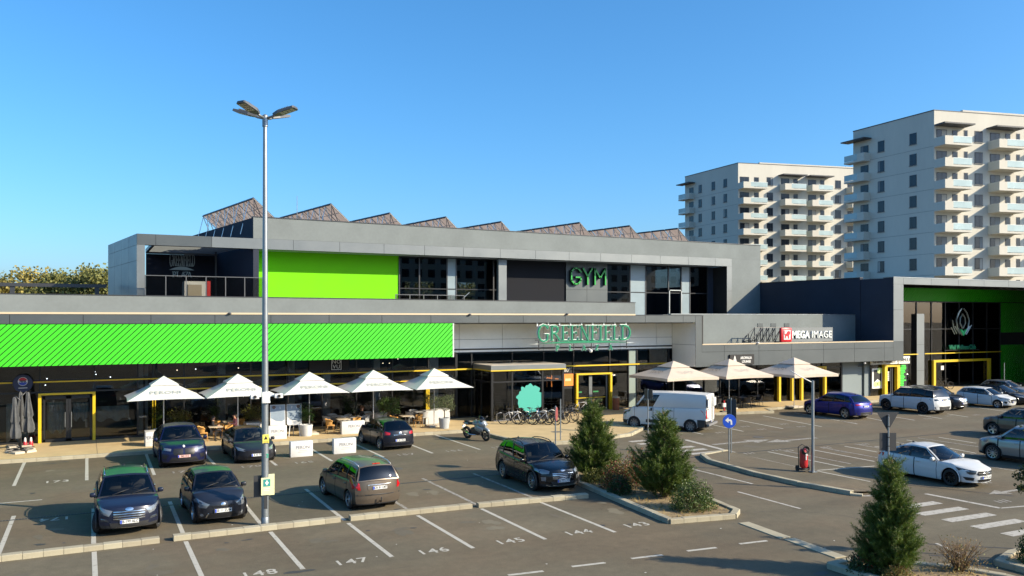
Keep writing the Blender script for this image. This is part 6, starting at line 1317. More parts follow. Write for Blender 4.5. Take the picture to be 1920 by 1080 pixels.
P_(lp, 'green_number', mat('stencil_green', (.03,.35,.22), .6), lambda m: (m.box(.02,.08,-.118,-.112,2.18,2.22), m.box(.02,.08,-.118,-.112,2.26,2.30), m.box(.06,.08,-.1185,-.112,2.221,2.259)))
# --- short post with an arm on the right island
x2, y2 = gp(1524,884,.07); sp2 = thing('camera_post', 'slim grey post with a raised arm beside the red tyre inflator', 'post', (x2,y2,.05))
P_(sp2, 'pole', steel, lambda m: m.lathe([(.085,0),(.085,.05),(.068,.06),(.060,3.9),(.0,3.92)],14,cap=False), 40); P_(sp2, 'arm', camw, lambda m: m.tube([(0,0,3.82),(-.62,.1,4.1),(-1.15,.15,4.36)],.022,6), True); P_(sp2, 'base_plate', steel, lambda m: m.box(-.14,.14,-.14,.14,0,.02))
# --- tyre inflator
x3, y3 = gp(1507,883,.08); ti = thing('tyre_inflator', 'red wheeled tyre inflator with black hose beside the slim post', 'air pump', (x3,y3,.08), R(-15))
redp = mat('inflator_red', (.42,.015,.02), .35, coat=.5)
P_(ti, 'tank', redp, lambda m: m.lathe([(.0,.12),(.10,.13),(.165,.18),(.175,.3),(.175,.82),(.15,.92),(.06,.97),(0,.98)],18,cap=False), 50)
P_(ti, 'frame', blackp, lambda m: (m.tube([(-.17,.1,.1),(-.19,.12,1.02),(0,.14,1.12),(.19,.12,1.02),(.17,.1,.1)],.018,6), m.box(-.2,.2,-.12,.16,.06,.11)), True)
for s in (-1,1): P_(ti, 'wheel', rubber, lambda m: m.lathe([(.05,-.03),(.12,-.035),(.12,.035),(.05,.03)],16,axis='x',c=(s*.24,.1,.12),cap=True), 40)
P_(ti, 'hose', blackp, lambda m: [m.tube([((.17-.01*k)*math.cos(a),-.14-.02*k,.86+.03*k+.15*math.sin(a)) for a in np.linspace(0,2*pi,14)[:-1]],.022,5,closed=True) for k in range(4)], True); P_(ti, 'gauge', white_p, lambda m: (m.cyl((.02,-.18,.72),(.02,-.2,.72),.05,.05,12), m.box(-.02,.03,-.2,-.178,.5,.66)))
# --- road signs
def post(root, h, r=.03): P_(root, 'pole', steel, lambda m: m.lathe([(r,0),(r,h),(0,h+.01)],10,cap=False), 40)
sx, sy = gp(1367,866,.08); s1 = thing('road_sign', 'round blue turn-left sign on a pole at the island tip', 'road sign', (sx,sy,.06), -YAW*.8)
post(s1, 2.2); P_(s1, 'disc', mat('sign_blue', (.008,.065,.46), .4), lambda m: m.lathe([(.31,-.06),(.315,-.05),(.31,-.045)],32,axis='y',c=(0,0,1.88)), 30)
P_(s1, 'rim', white_p, lambda m: m.lathe([(.325,-.05),(.325,-.04),(.0,-.04)],32,axis='y',c=(0,0,1.88),cap=False), 30)
P_(s1, 'arrow', white_p, lambda m: m.prism([(-.21,1.93),(-.05,2.06),(-.05,1.975),(.06,1.965),(.12,1.90),(.13,1.72),(.05,1.72),(.045,1.86),(.01,1.89),(-.05,1.885),(-.05,1.80)],-.066,-.062))
sx, sy = gp(1371,852); s2 = thing('road_sign', 'narrow dark sign plate on the pole behind the blue arrow sign', 'road sign', (sx,sy,.0), R(-65)); post(s2, 2.75); P_(s2, 'plate', steel_d, lambda m: m.box(-.24,.24,.03,.05,1.75,2.7))
s3 = thing('road_sign', 'dark back of a triangular sign over a square plate beside the white coupe', 'road sign', (27.25,21.9,.0), R(-25)); post(s3, 2.95,.032); dkb = mat('sign_back', (.035,.037,.04), .6)
P_(s3, 'triangle', dkb, lambda m: m.prism([(-.42,3.05),(.42,3.05),(0,2.32)],.04,.06)); P_(s3, 'square_plate', dkb, lambda m: m.box(-.32,.32,.04,.06,1.58,2.26)); P_(s3, 'clamp', blackp, lambda m: [m.box(-.045,.045,-.036,.039,z,z+.035) for z in (1.75,2.08,2.5,2.9)])
s4 = thing('road_sign', 'thin round sign seen edge-on behind the black SUV', 'road sign', (18.1,31.35,.1), R(50)); post(s4, 2.75); P_(s4, 'disc', mat('sign_back_grey', (.32,.31,.30), .5), lambda m: m.lathe([(.31,-.05),(.31,-.04)],28,axis='y',c=(0,0,2.4)), 30); P_(s4, 'face', mat('sign_red_face', (.26,.06,.055), .5), lambda m: m.lathe([(.305,-.055),(.305,-.051)],28,axis='y',c=(0,0,2.4)), 30)
x5, y5 = gp(1051,825,.135); obj_at('bare_pole', MB().lathe([(.03,0),(.03,2.2),(0,2.21)],10,cap=False), steel, 'bare thin pole standing on the paving in front of the bicycles', 'pole', (x5,y5,.13), 0, 40)
s6 = thing('road_sign', 'small dark edge-on sign on a thin pole in front of the white van', 'road sign', (*gp(1215,812,.135),.13), R(-75)); post(s6, 2.5); P_(s6, 'plate', steel_d, lambda m: m.box(-.3,.3,.03,.045,1.95,2.5))
obj_at('bare_pole', MB().lathe([(.04,0),(.035,2.5),(0,2.51)],10,cap=False), steel, 'bare thin pole in front of the dark green slats at the right edge', 'pole', (wx(1883,47.2),47.2,.135), 0, 40)
x7, y7 = gp(1362,772,.135); bo = thing('barrier_post', 'small red and white barrier post on the paving by the dark sign plate', 'bollard', (x7-.2,y7,.13)); P_(bo, 'post', redm, lambda m: m.lathe([(.05,0),(.05,.8),(0,.81)],10,cap=False), 40); P_(bo, 'band', white_p, lambda m: m.box(-.12,.12,-.06,.06,.35,.62)); P_(bo, 'foot', blackp, lambda m: m.rbox(-.3,.3,-.15,.15,0,.09,.03))
xb, yb = gp(1152,768,.135); bi = thing('litter_bin', 'terracotta litter bin beside the yellow entrance door', 'bin', (xb,yb-.2,.13)); P_(bi, 'bin', mat('terracotta', (.24,.085,.04), .8, var=.15, scale=6), lambda m: m.lathe([(.22,0),(.23,.05),(.23,.88),(.2,.9)],16), 40); P_(bi, 'rim', mat('bin_rim', (.4,.36,.28), .6), lambda m: m.lathe([(.25,.86),(.25,.94),(.17,.95),(.16,.9)],16,cap=False), 40)
# --- parasols
canv = mat('white_canvas', (.58,.57,.53), .8, var=.03, scale=2, spec=.2); beige = mat('beige_canvas', (.53,.45,.365), .85, var=.06, scale=1.5, spec=.2); greyc = mat('grey_canvas', (.085,.088,.09), .9, var=.2, scale=5, spec=.15); inkm = mat('canvas_print', (.33,.33,.32), .8); inkd = mat('canvas_print_dark', (.10,.09,.08), .8)
def parasol(name, label, loc, hs, z0, z1, cm, txt, polem, group, val=.0, rz=0, ink=inkm, tsize=.40, two=False):
    t = thing(name, label, 'parasol', (loc[0],loc[1],.135), rz, group)
    zc = z0+(z1-z0)*.80; hc = hs*.30
    def canopy(m):
        n = 8
        for k in range(4):
            M = Matrix.Rotation(k*pi/2,4,'Z')
            for i in range(n):
                for j in range(n):
                    def pt(a, b):
                        r = b; x = (a*2-1)*hs*r; y = -hs*r; sag = -.075*math.sin(pi*a)*b*b*0 + (-.06*math.sin(pi*b)); ed = .05*math.sin(pi*a)*b**3
                        return M @ Vector((x, y+ed*1.2, z1-(z1-z0)*b**1.0+sag+ed*.5))
                    a0, a1, b0, b1 = i/n, (i+1)/n, .24+.76*j/n, .24+.76*(j+1)/n
                    m.add([pt(a0,b1),pt(a1,b1),pt(a1,b0),pt(a0,b0)], [(0,1,2,3)])
            if val:
                for i in range(n):
                    a0, a1 = i/n, (i+1)/n; f = lambda a: Vector(((a*2-1)*hs, -hs+.06*math.sin(pi*a), z0+.025*math.sin(pi*a)))
                    p, q = f(a0), f(a1); m.add([M@(p-Vector((0,.0,val))), M@(q-Vector((0,0,val))), M@q, M@p], [(0,1,2,3)])
    me = MB(); canopy(me); mesh = me.mesh('canopy', cm, False); b = bmesh.new(); b.from_mesh(mesh); bmesh.ops.remove_doubles(b, verts=b.verts, dist=.002); b.to_mesh(mesh); b.free(); mesh.polygons.foreach_set('use_smooth',[True]*len(mesh.polygons)); mesh.set_sharp_from_angle(angle=R(25)); link(mesh, 'canopy', t)
    def cap(m):
        for k in range(4):
            M = Matrix.Rotation(k*pi/2,4,'Z'); zb_ = z1-(z1-z0)*.36+.012; m.add([M@Vector((-hs*.37,-hs*.37,zb_)),M@Vector((hs*.37,-hs*.37,zb_)),M@Vector((0,0,z1+.05))], [(0,1,2)]); m.add([M@Vector((-hs*.37,-hs*.37,zb_-.03)),M@Vector((hs*.37,-hs*.37,zb_-.03)),M@Vector((hs*.37,-hs*.37,zb_)),M@Vector((-hs*.37,-hs*.37,zb_))], [(0,1,2,3)])
    P_(t, 'vent_cap', cm, cap)
    P_(t, 'pole', polem, lambda m: m.lathe([(.03,0),(.03,z1-.05)],10), 40)
    for k in range(8):
        a = k*pi/4; L_ = hs*(1.38 if k%2 else .98); P_(t, 'rib', polem, lambda m: m.tube([(0,0,z1-.26),(L_*.6*math.cos(a),L_*.6*math.sin(a),z1-.17-(z1-z0)*.6),(L_*math.cos(a),L_*math.sin(a),z0-.02)] ,.012,4))
    for x0 in (-.44,.02):
        for y0 in (-.44,.02): P_(t, 'base_slab', mat('concrete_slab', (.52,.46,.36), .9, var=.1, scale=5), lambda m: m.cbox(x0,x0+.42,y0,y0+.42,0,.1,.01))
    sl_ = math.atan2(z1-z0, hs)
    for k in (0,3) if two else (0,):
        for tx, b_, sz in ((txt,.66,tsize),):
            if txt == 'script':
                mb_ = MB(); pts_ = [(-1.0+2.0*i/44, .16*math.sin(i*.85)*(1.5 if i in (3,4,5,6,7) else .8)+.08*math.sin(i*.31)+.12*(i/44)) for i in range(45)]
                for (xa,ya),(xb,yb) in zip(pts_[:-1],pts_[1:]): mb_.add([(xa*.62,ya-.035,0),(xb*.62,yb-.035,0),(xb*.62,yb+.035,0),(xa*.62,ya+.035,0)],[(0,1,2,3)])
                me = mb_.mesh('print', inkm if k == 0 else inkd)
            else: me = text_mesh(tx, sz, ink if k == 0 else inkd, 0, 'print', spacing=1.05, sx=1.05)
            nm = Vector((0,-(z1-z0),hs)).normalized(); ca = Matrix.Rotation(math.atan2(z1-z0,hs),4,'X')
            pos = Vector((0,-hs*b_,z1-(z1-z0)*b_-.055)) + Vector((0,-math.sin(sl_),math.cos(sl_)))*.045
            me.transform(Matrix.Rotation(k*pi/2,4,'Z') @ Matrix.Translation(pos) @ ca); link(me, 'print', t)
    return t
for i, (u, lab) in enumerate(((307,'leftmost open white parasol, left of the blue coupe SUV\'s roof'),(446,'second open white parasol from the left, partly behind the lamp post'),(580,'third open white parasol from the left, right of the lamp post'),(700,'fourth open white parasol from the left, behind the black-blue hatchback'),(814,'rightmost open white parasol beside the potted olive'))):
    parasol('open_parasol', lab, (wx(u,47.1),47.1), 1.82, 2.40, 3.45, canv, 'PERONI', alu, 'white open parasols on the terrace')
parasol('beige_parasol', 'beige parasol directly behind the white van', (36.0,46.2), 2.15, 2.55, 3.55, beige, 'script', alu, 'beige parasols on the right terrace', .18, 0, inkd, .5, True)
parasol('beige_parasol', 'middle beige parasol over the dark cafe tables', (41.3,46.6), 2.15, 2.5, 3.55, beige, 'script', alu, 'beige parasols on the right terrace', .18, 0, inkd, .5, True)
parasol('beige_parasol', 'rightmost beige parasol beside the slim post', (46.3,45.3), 2.15, 2.5, 3.6, beige, 'script', alu, 'beige parasols on the right terrace', .18, 0, inkd, .5, True)
def folded(label, loc, h, lean, rz):
    t = thing('folded_parasol', label, 'parasol', (loc[0],loc[1],.135), rz, 'folded grey parasols by the left door')
    def cloth(m):
        n = 18; vs = []; prof = [(.03,h),(.07,h-.05),(.10,h-.35),(.15,h-.8),(.19,h-1.15),(.13,h-1.28),(.20,h-1.6),(.22,h-1.85),(.17,h-2.0)]
        for j, (r, z) in enumerate(prof):
            for i in range(n): a = 2*pi*i/n; k = 1+(.28*math.sin(6*a+j*.25) if j > 0 else 0); vs.append((r*k*math.cos(a)+lean*(h-z)*.1, r*k*math.sin(a), z))
        m.add(vs, [(j*n+(i+1)%n, j*n+i, (j+1)*n+i, (j+1)*n+(i+1)%n) for j in range(len(prof)-1) for i in range(n)])
    P_(t, 'folded_canopy', greyc, cloth, 60); P_(t, 'pole', steel_d, lambda m: (m.tube([(.32,0,.05),(.30,0,h-.2),(.05,0,h+.03)],.035,8)), True)
    for x0 in (-.2,.34):
        for y0 in (-.5,.04): P_(t, 'base_slab', mat('concrete_slab', (.52,.46,.36), .9), lambda m: m.cbox(x0,x0+.46,y0,y0+.46,.0,.09,.01))
    P_(t, 'foot', blackp, lambda m: [m.box(a,b,c,d,0.09,.13) for a,b,c,d in ((-.3,.9,-.03,.03),(.27,.33,-.6,.6))])
folded('folded grey parasol, front left of the group by the left door', (wx(27,47.0),46.9), 2.7, .4, R(30)); folded('folded grey parasol closest to the yellow door frame', (wx(52,47.9),47.9), 2.85, -.3, R(200)); folded('folded grey parasol at the back of the group, mostly hidden', (wx(38,48.6),48.7), 2.8, .0, R(100))
jug = mat('jug_red', (.4,.02,.03), .4)
for u, lab in ((47,'small red and white jug below the folded parasols, left one'),(58,'small red and white jug below the folded parasols, right one')):
    t = thing('jug', lab, 'jug', (wx(u,49.0),49.0,.135), 0, 'jugs by the left door'); P_(t, 'body', jug, lambda m: m.lathe([(.09,0),(.10,.04),(.10,.2),(.07,.26)],12), 40); P_(t, 'top', white_p, lambda m: m.lathe([(.06,.26),(.05,.42),(.03,.46)],12), 40)
# --- white promotional blocks, planters
def promo(label, u0, u1, v, h=.74, d=.32, z=.0, txt=True):
    a, b = gp(u0,v,z), gp(u1,v-3.5,z); w = b[0]-a[0]; t = thing('promotional_block', label, 'block', ((a[0]+b[0])/2,a[1]+.16,z), 0, 'white promotional blocks')
    P_(t, 'box', white_p, lambda m: m.rbox(-w/2,w/2,-d/2,d/2,0,h,.012), 30)
    me = text_mesh('PERONI', .22, mat('print_navy', (.08,.085,.11), .6), .001, 'print', sx=.92); me.transform(Matrix.Rotation(pi/2,4,'X')); link(me, 'print', t, (.06,-d/2-.004,h*.6))
    P_(t, 'print_line', mat('print_grey', (.3,.3,.3), .6), lambda m: (m.box(-.14,.26,-d/2-.004,-d/2-.001,h*.38,h*.405), m.box(-.2,.32,-d/2-.004,-d/2-.001,h*.29,h*.31)))
promo('white promotional block on the asphalt, left of the pair', 545,586,858); promo('white promotional block on the asphalt next to the black-blue hatchback', 626,667,852); promo('white promotional block on the paving under the easels', 500,536,825,.72,.3,.135); promo('white promotional block on the paving left of the hatchback roof', 641,682,815,.72,.3,.135)
promo('white promotional block on the paving at the left parasol', 272,291,836,.72,1.0,.135)
def stems(m, n, h, spread, lw, ll, seed, m0=0, base=(0,0,0), droop=.3):       # upright leafy stems
    r = random.Random(seed)
    for _ in range(n):
        a = r.uniform(0,2*pi); q = r.uniform(.1,1)*spread; hh = h*r.uniform(.55,1); x, y = base[0]+q*math.cos(a), base[1]+q*math.sin(a); L = ll*r.uniform(.6,1.2); b = r.uniform(0,2*pi); z = base[2]+hh*r.uniform(.25,1)
        d = Vector((math.cos(b),math.sin(b),r.uniform(-droop,.7))).normalized(); s = d.cross(Vector((0,0,1))).normalized()*lw*r.uniform(.6,1.2); p = Vector((x*(.4+.6*z/max(.01,base[2]+h)),y*(.4+.6*z/max(.01,base[2]+h)),z))
        m.add([p, p+d*L*.5+s*.5, p+d*L, p+d*L*.5-s*.5], [(0,1,2,3)], m0)
leaf_d = leafmat('leaf_dark', (.012,.035,.008), (.045,.10,.02)); leaf_m = leafmat('leaf_mid', (.025,.06,.012), (.09,.15,.03)); leaf_o = leafmat('leaf_olive', (.04,.06,.025), (.13,.16,.07)); leaf_y = leafmat('leaf_yellowgreen', (.06,.08,.015), (.22,.22,.05)); barkm = mat('bark', (.10,.07,.045), .9, var=.3, scale=12, bump=.5, bscale=30)
potm = mat('pot_white', (.50,.50,.48), .6, var=.05, scale=4); potg = mat('pot_grey', (.34,.36,.36), .7)
def potted(label, loc, ph, pr, h, spread, lm, n, lw, ll, seed, square=False, trunk=0.0, pm_=None):
    t = thing('potted_plant', label, 'plant', (loc[0],loc[1],.135), 0, 'potted plants on the terrace')
    P_(t, 'pot', pm_ or potm, (lambda m: m.cbox(-pr,pr,-pr,pr,0,ph,.02)) if square else (lambda m: m.lathe([(pr*.82,0),(pr,ph*.9),(pr,ph),(pr*.86,ph),(pr*.84,ph-.08)],18)), 40)
    if trunk: P_(t, 'stem', barkm, lambda m: (m.tube([(0,0,ph-.1),(.03,.02,ph+trunk*.5),(0,0,ph+trunk)],[.035,.03,.025],6), [m.tube([(0,0,ph+trunk*.8),(spread*.6*math.cos(a),spread*.6*math.sin(a),ph+trunk+h*.5)],.012,4) for a in (0,1.3,2.6,3.9,5.2)]), True)
    m = MB(); r = random.Random(seed)
    if trunk:
        for _ in range(n):
            d = Vector((r.gauss(0,1),r.gauss(0,1),r.gauss(0,1))).normalized()*r.uniform(.35,1)**.6; k = 1+.25*math.sin(5*d.x+seed)+.2*math.sin(6*d.z+d.y*4); p = Vector((d.x*spread*k,d.y*spread*k,ph+trunk+h*.5+d.z*h*.5*k)); a = Vector((r.gauss(0,1),r.gauss(0,1),r.gauss(0,1))).normalized(); s = a.orthogonal().normalized()*lw*.5; L = ll*r.uniform(.6,1.3)
            m.add([p, p+a*L*.5+s, p+a*L, p+a*L*.5-s], [(0,1,2,3)])
    else: stems(m, n, h, spread, lw, ll, seed, base=(0,0,ph))
    m.build('foliage', lm, t, world=False)
def tp(u, v): return gp(u, v, .135)
potted('tall leafy bamboo plant left of the blue coupe SUV', (wx(296,49.4),49.4), .5,.24, 1.5,.5, leaf_m, 500,.05,.28,1)
potted('yellow-green bushy planter behind the blue coupe SUV', (wx(338,48.6),48.6), .75,.4, .85,.75, leaf_y, 900,.05,.2,2, True)
potted('leafy planter between the two dark cars and the lamp post', (wx(474,48.2),48.2), .72,.42, .95,.75, leaf_y, 900,.05,.2,3, True)
potted('round white pot with a dark leafy plant by the third parasol', tp(574,817), .62,.36, 1.2,.5, leaf_d, 500,.06,.26,4)
potted('round bushy plant behind the black-blue hatchback', (wx(729,47.6),47.6), .55,.3, 1.0,.62, leaf_m, 1400,.045,.13,5, trunk=.35)
potted('potted olive tree in a round grey pot at the right end of the terrace', tp(833,803), .62,.33, .95,.62, leaf_o, 1500,.03,.11,6, trunk=.45, pm_=potg)
potted('square white planter with an olive shrub behind the olive tree', (wx(806,48.6),48.6), .8,.42, .9,.55, leaf_o, 900,.03,.11,7, True, .2)
potted('square white planter standing empty of blooms near the glass corner', (wx(826,49.2),49.2), .8,.45, .3,.4, leaf_o, 200,.03,.1,8, True)
potted('tall dark plant behind the glass side of the second parasol', (wx(402,49.5),49.5), .5,.25, 1.5,.4, leaf_m, 350,.06,.3,9)
potted('dark leafy plant behind the fourth parasol pole', (wx(655,49.6),49.6), .6,.28, 1.3,.5, leaf_d, 500,.06,.25,10)
# easels
def easel(label, u, v, pic):
    x, y = tp(u,v); t = thing('easel', label, 'easel', (x,y,.135), R(-8), 'easels on the terrace'); T = Matrix.Rotation(R(-12),4,'X')
    for a_, b_ in (((-.30,-.1,0),(-.12,.2,1.65)),((.30,-.1,0),(.12,.2,1.65)),((0,.75,0),(0,.22,1.6))): P_(t, 'leg', white_p, lambda m: m.tube([a_,b_],.028,4))
    P_(t, 'ledge', white_p, lambda m: m.box(-.36,.36,-.03,.05,.62,.67))
    m = MB(); m.M = Matrix.Translation((0,.0,.66)) @ T; m.box(-.40,.40,-.02,.02,0,1.12); b = m.build('board', white_p, t, world=False)
    m = MB(); m.M = Matrix.Translation((0,.0,.66)) @ T; m.prism([(-.37,.40),(-.1,.24),(.2,.20),(.37,.30),(.37,1.09),(-.37,1.09)],-.026,-.021); m.build('picture', mat('easel_print', (.24,.30,.36), .5, var=.15, scale=1.5), b, world=False)
    m = MB(); m.M = Matrix.Translation((0,.0,.66)) @ T; m.lathe([(.10,-.032),(.10,-.027)],12,axis='y',c=(.22 if pic else -.2,0,.98)); m.build('picture_detail', mat('easel_print_dark', (.12,.07,.05), .5), b, world=False)
easel('left easel board beside the lamp post', 521, 820, 0); easel('right easel board in front of the third parasol', 552, 818, 1)
# --- tables and chairs
wood = mat('chair_wood', (.52,.27,.07), .5, var=.1, scale=6); tabw = mat('table_light', (.50,.42,.30), .5, var=.08, scale=5); gchair = mat('grey_chair', (.34,.34,.33), .6); blackc = mat('black_chair', (.02,.02,.021), .5)
def chair_src(m_):
    t = thing('cafe_chair', '', 'chair'); 
    P_(t, 'seat', m_, lambda m: m.rbox(-.22,.22,-.22,.22,.42,.47,.02), 40)
    def shell(m):
        n = 9; vs = []
        for j, z in enumerate((.47,.62,.74,.80)):
            for i in range(n): a = R(-20)+R(220)*i/(n-1); rr = .24+.02*j; hgt = z - (.14 if (i in (0,n-1) and j == 3) else 0) - (.05 if (i in (1,n-2) and j == 3) else 0); vs.append((rr*math.cos(a), .02+rr*math.sin(a)*.95, hgt))
        m.add(vs, [(j*n+i, j*n+i+1, (j+1)*n+i+1, (j+1)*n+i) for j in range(3) for i in range(n-1)])
    P_(t, 'backrest', m_, shell, True)
    for a, b in ((-.19,-.19),(.19,-.19),(-.19,.19),(.19,.19)): P_(t, 'leg', m_, lambda m: m.tube([(a,b,.43),(a*1.15,b*1.15,0)],.016,5), True)
    return t
def table_src(m_, w=.7, base=blackc, round_=False):
    t = thing('cafe_table', '', 'table'); P_(t, 'table_top', m_, (lambda m: m.lathe([(w/2,.72),(w/2,.75)],20)) if round_ else (lambda m: m.rbox(-w/2,w/2,-w/2,w/2,.72,.75,.008)), 40); P_(t, 'column', base, lambda m: m.lathe([(.03,.02),(.03,.72)],8), 40); P_(t, 'foot', base, lambda m: (m.box(-.28,.28,-.03,.03,0,.03), m.box(-.03,.03,-.28,.28,0.0005,.032)))
    return t
chW, chG, chB = chair_src(wood), chair_src(gchair), chair_src(blackc); tbL, tbD, tbG = table_src(tabw), table_src(mat('table_dark', (.05,.045,.04), .4), .7), table_src(gchair)
usedsrc = set()
def put(src, loc, rz, label, group):
    o = src if src.name not in usedsrc else copy_tree(src); usedsrc.add(src.name); o.location = (loc[0],loc[1],.135); o.rotation_euler = (0,0,rz); o['label'] = label; o['group'] = group; return o
def setting(x, y, tb, ch, where, angs, dist=.62, rz=0, tl=None, cn='chair'):
    put(tb, (x,y), rz, (tl or 'small cafe table')+' '+where, 'tables on the terrace')
    pu = lambda a: ((x+dist*math.cos(a))*CY-(y+dist*math.sin(a))*SY)/((x+dist*math.cos(a))*SY+(y+dist*math.sin(a))*CY)
    for k, a in enumerate(sorted(angs, key=pu)):
        put(ch, (x+dist*math.cos(a), y+dist*math.sin(a)), a-pi/2+random.uniform(-.15,.15), {0:'leftmost',len(angs)-1:'rightmost',1:'second',2:'third'}[k]+' '+cn+' at the table '+where, 'chairs on the terrace')
A4 = (R(10),R(100),R(190),R(280)); A3 = (R(20),R(160),R(280)); A2 = (R(5),R(180))
x, y = tp(404,826); setting(x, y, tbL, chW, 'beside the blue coupe SUV', (R(5),R(70),R(178)), cn='wooden chair', tl='light wooden table')
x, y = tp(655,812); setting(x-.2, y+.6, tbL, chW, 'left of the black-blue hatchback', (R(0),R(185)), .75, cn='wooden chair', tl='light wooden table')
x, y = tp(762,803); setting(x, y, tbL, chW, 'right of the black-blue hatchback', (R(0),R(182)), .72, cn='wooden chair', tl='light wooden table')
setting(wx(632,48.8),48.8, tbG, chG, 'under the middle of the dark glazing', A4, cn='grey chair', tl='grey table'); setting(wx(700,48.9),48.9, tbG, chG, 'under the fourth parasol', A4, cn='grey chair', tl='grey table'); setting(wx(785,48.8),48.8, tbG, chG, 'under the rightmost white parasol', A4, cn='grey chair', tl='grey table'); setting(wx(430,49.0),49.0, tbL, chW, 'under the second parasol at the glass', A3, cn='wooden chair', tl='light wooden table'); setting(wx(668,47.6),47.9, tbG, chG, 'just behind the right-hand paving block', A2, cn='grey chair', tl='grey table')
setting(40.2,47.3, tbD, chB, 'under the middle beige parasol on its left', A3, cn='black chair', tl='dark table'); setting(42.6,46.9, tbD, chB, 'under the middle beige parasol on its right', A3, cn='black chair', tl='dark table'); setting(44.3,47.4, tbD, chB, 'between the middle and right beige parasols', A2, cn='black chair', tl='dark table'); setting(41.5,48.4, tbD, chB, 'against the glass behind the middle beige parasol', A2, cn='black chair', tl='dark table'); setting(38.0,46.2, tbD, chG, 'just right of the white van', (R(-20),R(170)), cn='pale chair', tl='dark table')
# --- people seated at the tables
def person(label, loc, rz, shirt, hair, legs=None, lean=.0, armf=.3):
    t = thing('person', label, 'person', (loc[0],loc[1],.135), rz, 'people seated on the terrace')
    J = {'pel':(0,0,.52),'ch':(.02+lean,0,.86),'nk':(.05+lean,0,1.04),'hd':(.08+lean,0,1.16),'top':(.07+lean,0,1.27)}
    vs = [J['pel'],(lean*.5,0,.70),J['ch'],J['nk'],J['hd'],J['top']]; rad = [.14,.135,.15,.055,.085,.07]; ed = [(0,1),(1,2),(2,3),(3,4),(4,5)]
    for s in (-1,1):
        b = len(vs); vs += [(.02+lean,s*.18,.95),(.06+lean,s*.23,.72),(armf+lean,s*.16,.74),(armf+.09+lean,s*.13,.76)]; rad += [.06,.045,.036,.032]; ed += [(2,b),(b,b+1),(b+1,b+2),(b+2,b+3)]
        b = len(vs); vs += [(.06,s*.10,.52),(.44,s*.12,.52),(.42,s*.12,.10),(.54,s*.13,.05)]; rad += [.085,.065,.045,.04]; ed += [(0,b),(b,b+1),(b+1,b+2),(b+2,b+3)]
    me = bpy.data.meshes.new('body'); me.from_pydata(vs, ed, []); o = link(me, 'body', t); sk = o.modifiers.new('skin','SKIN'); sv = me.skin_vertices[0].data
    for i, r in enumerate(rad): sv[i].radius = (r, r)
    sv[0].use_root = True; o.modifiers.new('sub','SUBSURF').levels = 2; o.modifiers['sub'].render_levels = 2
    m2 = bpy.data.meshes.new_from_object(o.evaluated_get(bpy.context.evaluated_depsgraph_get())); o.modifiers.clear(); o.data = m2; m2.materials.clear()
    skin = mat('skin', (.42,.23,.15), .6); m2.materials.append(shirt); m2.materials.append(skin); m2.materials.append(legs or mat('trousers_dark', (.02,.022,.03), .8))
    for p in m2.polygons:
        c = p.center; p.material_index = 1 if (c.z > 1.0 and abs(c.y) < .12) or (c.x > armf-.02+lean and c.z > .65) else (2 if c.z < .60 else 0); p.use_smooth = True
    P_(t, 'hair', hair, lambda m: (m.ell((.045+lean,0,1.215),.105,.095,.10,12,8), m.ell((-.01+lean,0,1.12),.07,.09,.12,10,6)), True)
    P_(t, 'face', MT['skin'], lambda m: (m.ell((.165+lean,0,1.15),.018,.012,.022,6,5), m.ell((.15+lean,.035,1.175),.008,.01,.007,6,4), m.ell((.15+lean,-.035,1.175),.008,.01,.007,6,4), m.ell((.15+lean,0,1.11),.008,.025,.008,6,4)), True)
    return t
hairb = mat('hair_dark', (.015,.011,.009), .6); hairr = mat('hair_brown', (.10,.045,.02), .6)
person('person in black clothes seated facing right under the first parasols', (wx(386,49.1)+.1,47.3), R(-10), mat('shirt_black', (.012,.012,.014), .9), hairb)
person('person in a pink top seated facing left next to the dark saloon', (wx(432,48.5)+.2,48.0), R(185), mat('shirt_pink', (.50,.20,.20), .9), hairb)
person('person in dark clothes seated among grey chairs behind the hatchback', (wx(674,48.9),48.6), R(-5), mat('shirt_black', (.012,.012,.014), .9), hairr)
# --- motorcycle
mo = thing('motorcycle', 'silver-white sports motorcycle leaning on its stand at the end bay', 'motorcycle', (19.15,41.75,.0), R(-78)); mo.rotation_euler = (R(8),0,R(-74)); mo.scale = (1.1,1.1,1.1)
mpaint = paint('pearl', (.33,.36,.38), .3, .25)
for x, nm in ((.70,'front'),(-.70,'rear')):
    w = P_(mo, 'wheel', rim_b, lambda m: (m.lathe([(.19,-.03),(.21,-.035),(.21,.035),(.19,.03)],22,axis='y',c=(x,0,.30),cap=False), [m.tube([(x,0,.30),(x+.2*math.cos(a),0,.30+.2*math.sin(a))],.018,4) for a in np.linspace(0,2*pi,7)[:-1]]), 40)
    P_(mo, 'tyre', rubber, lambda m: m.tube([(x+.25*math.cos(a),0,.30+.25*math.sin(a)) for a in np.linspace(0,2*pi,25)[:-1]],.06 if x > 0 else .075,8,closed=True), True, w)
    P_(mo, 'brake_disc', disc_m, lambda m: m.lathe([(.13,-.05),(.13,-.045)],18,axis='y',c=(x,0,.30)), False, w)
P_(mo, 'fork', chrome, lambda m: [m.tube([(.70,s*.08,.30),(.45,s*.09,.92)],.025,8) for s in (-1,1)], True)
P_(mo, 'front_mudguard', mpaint, lambda m: m.tube([(.70+.33*math.cos(a),0,.30+.33*math.sin(a)) for a in np.linspace(.5,2.4,9)],[.03]+[.075]*7+[.03],8), True)
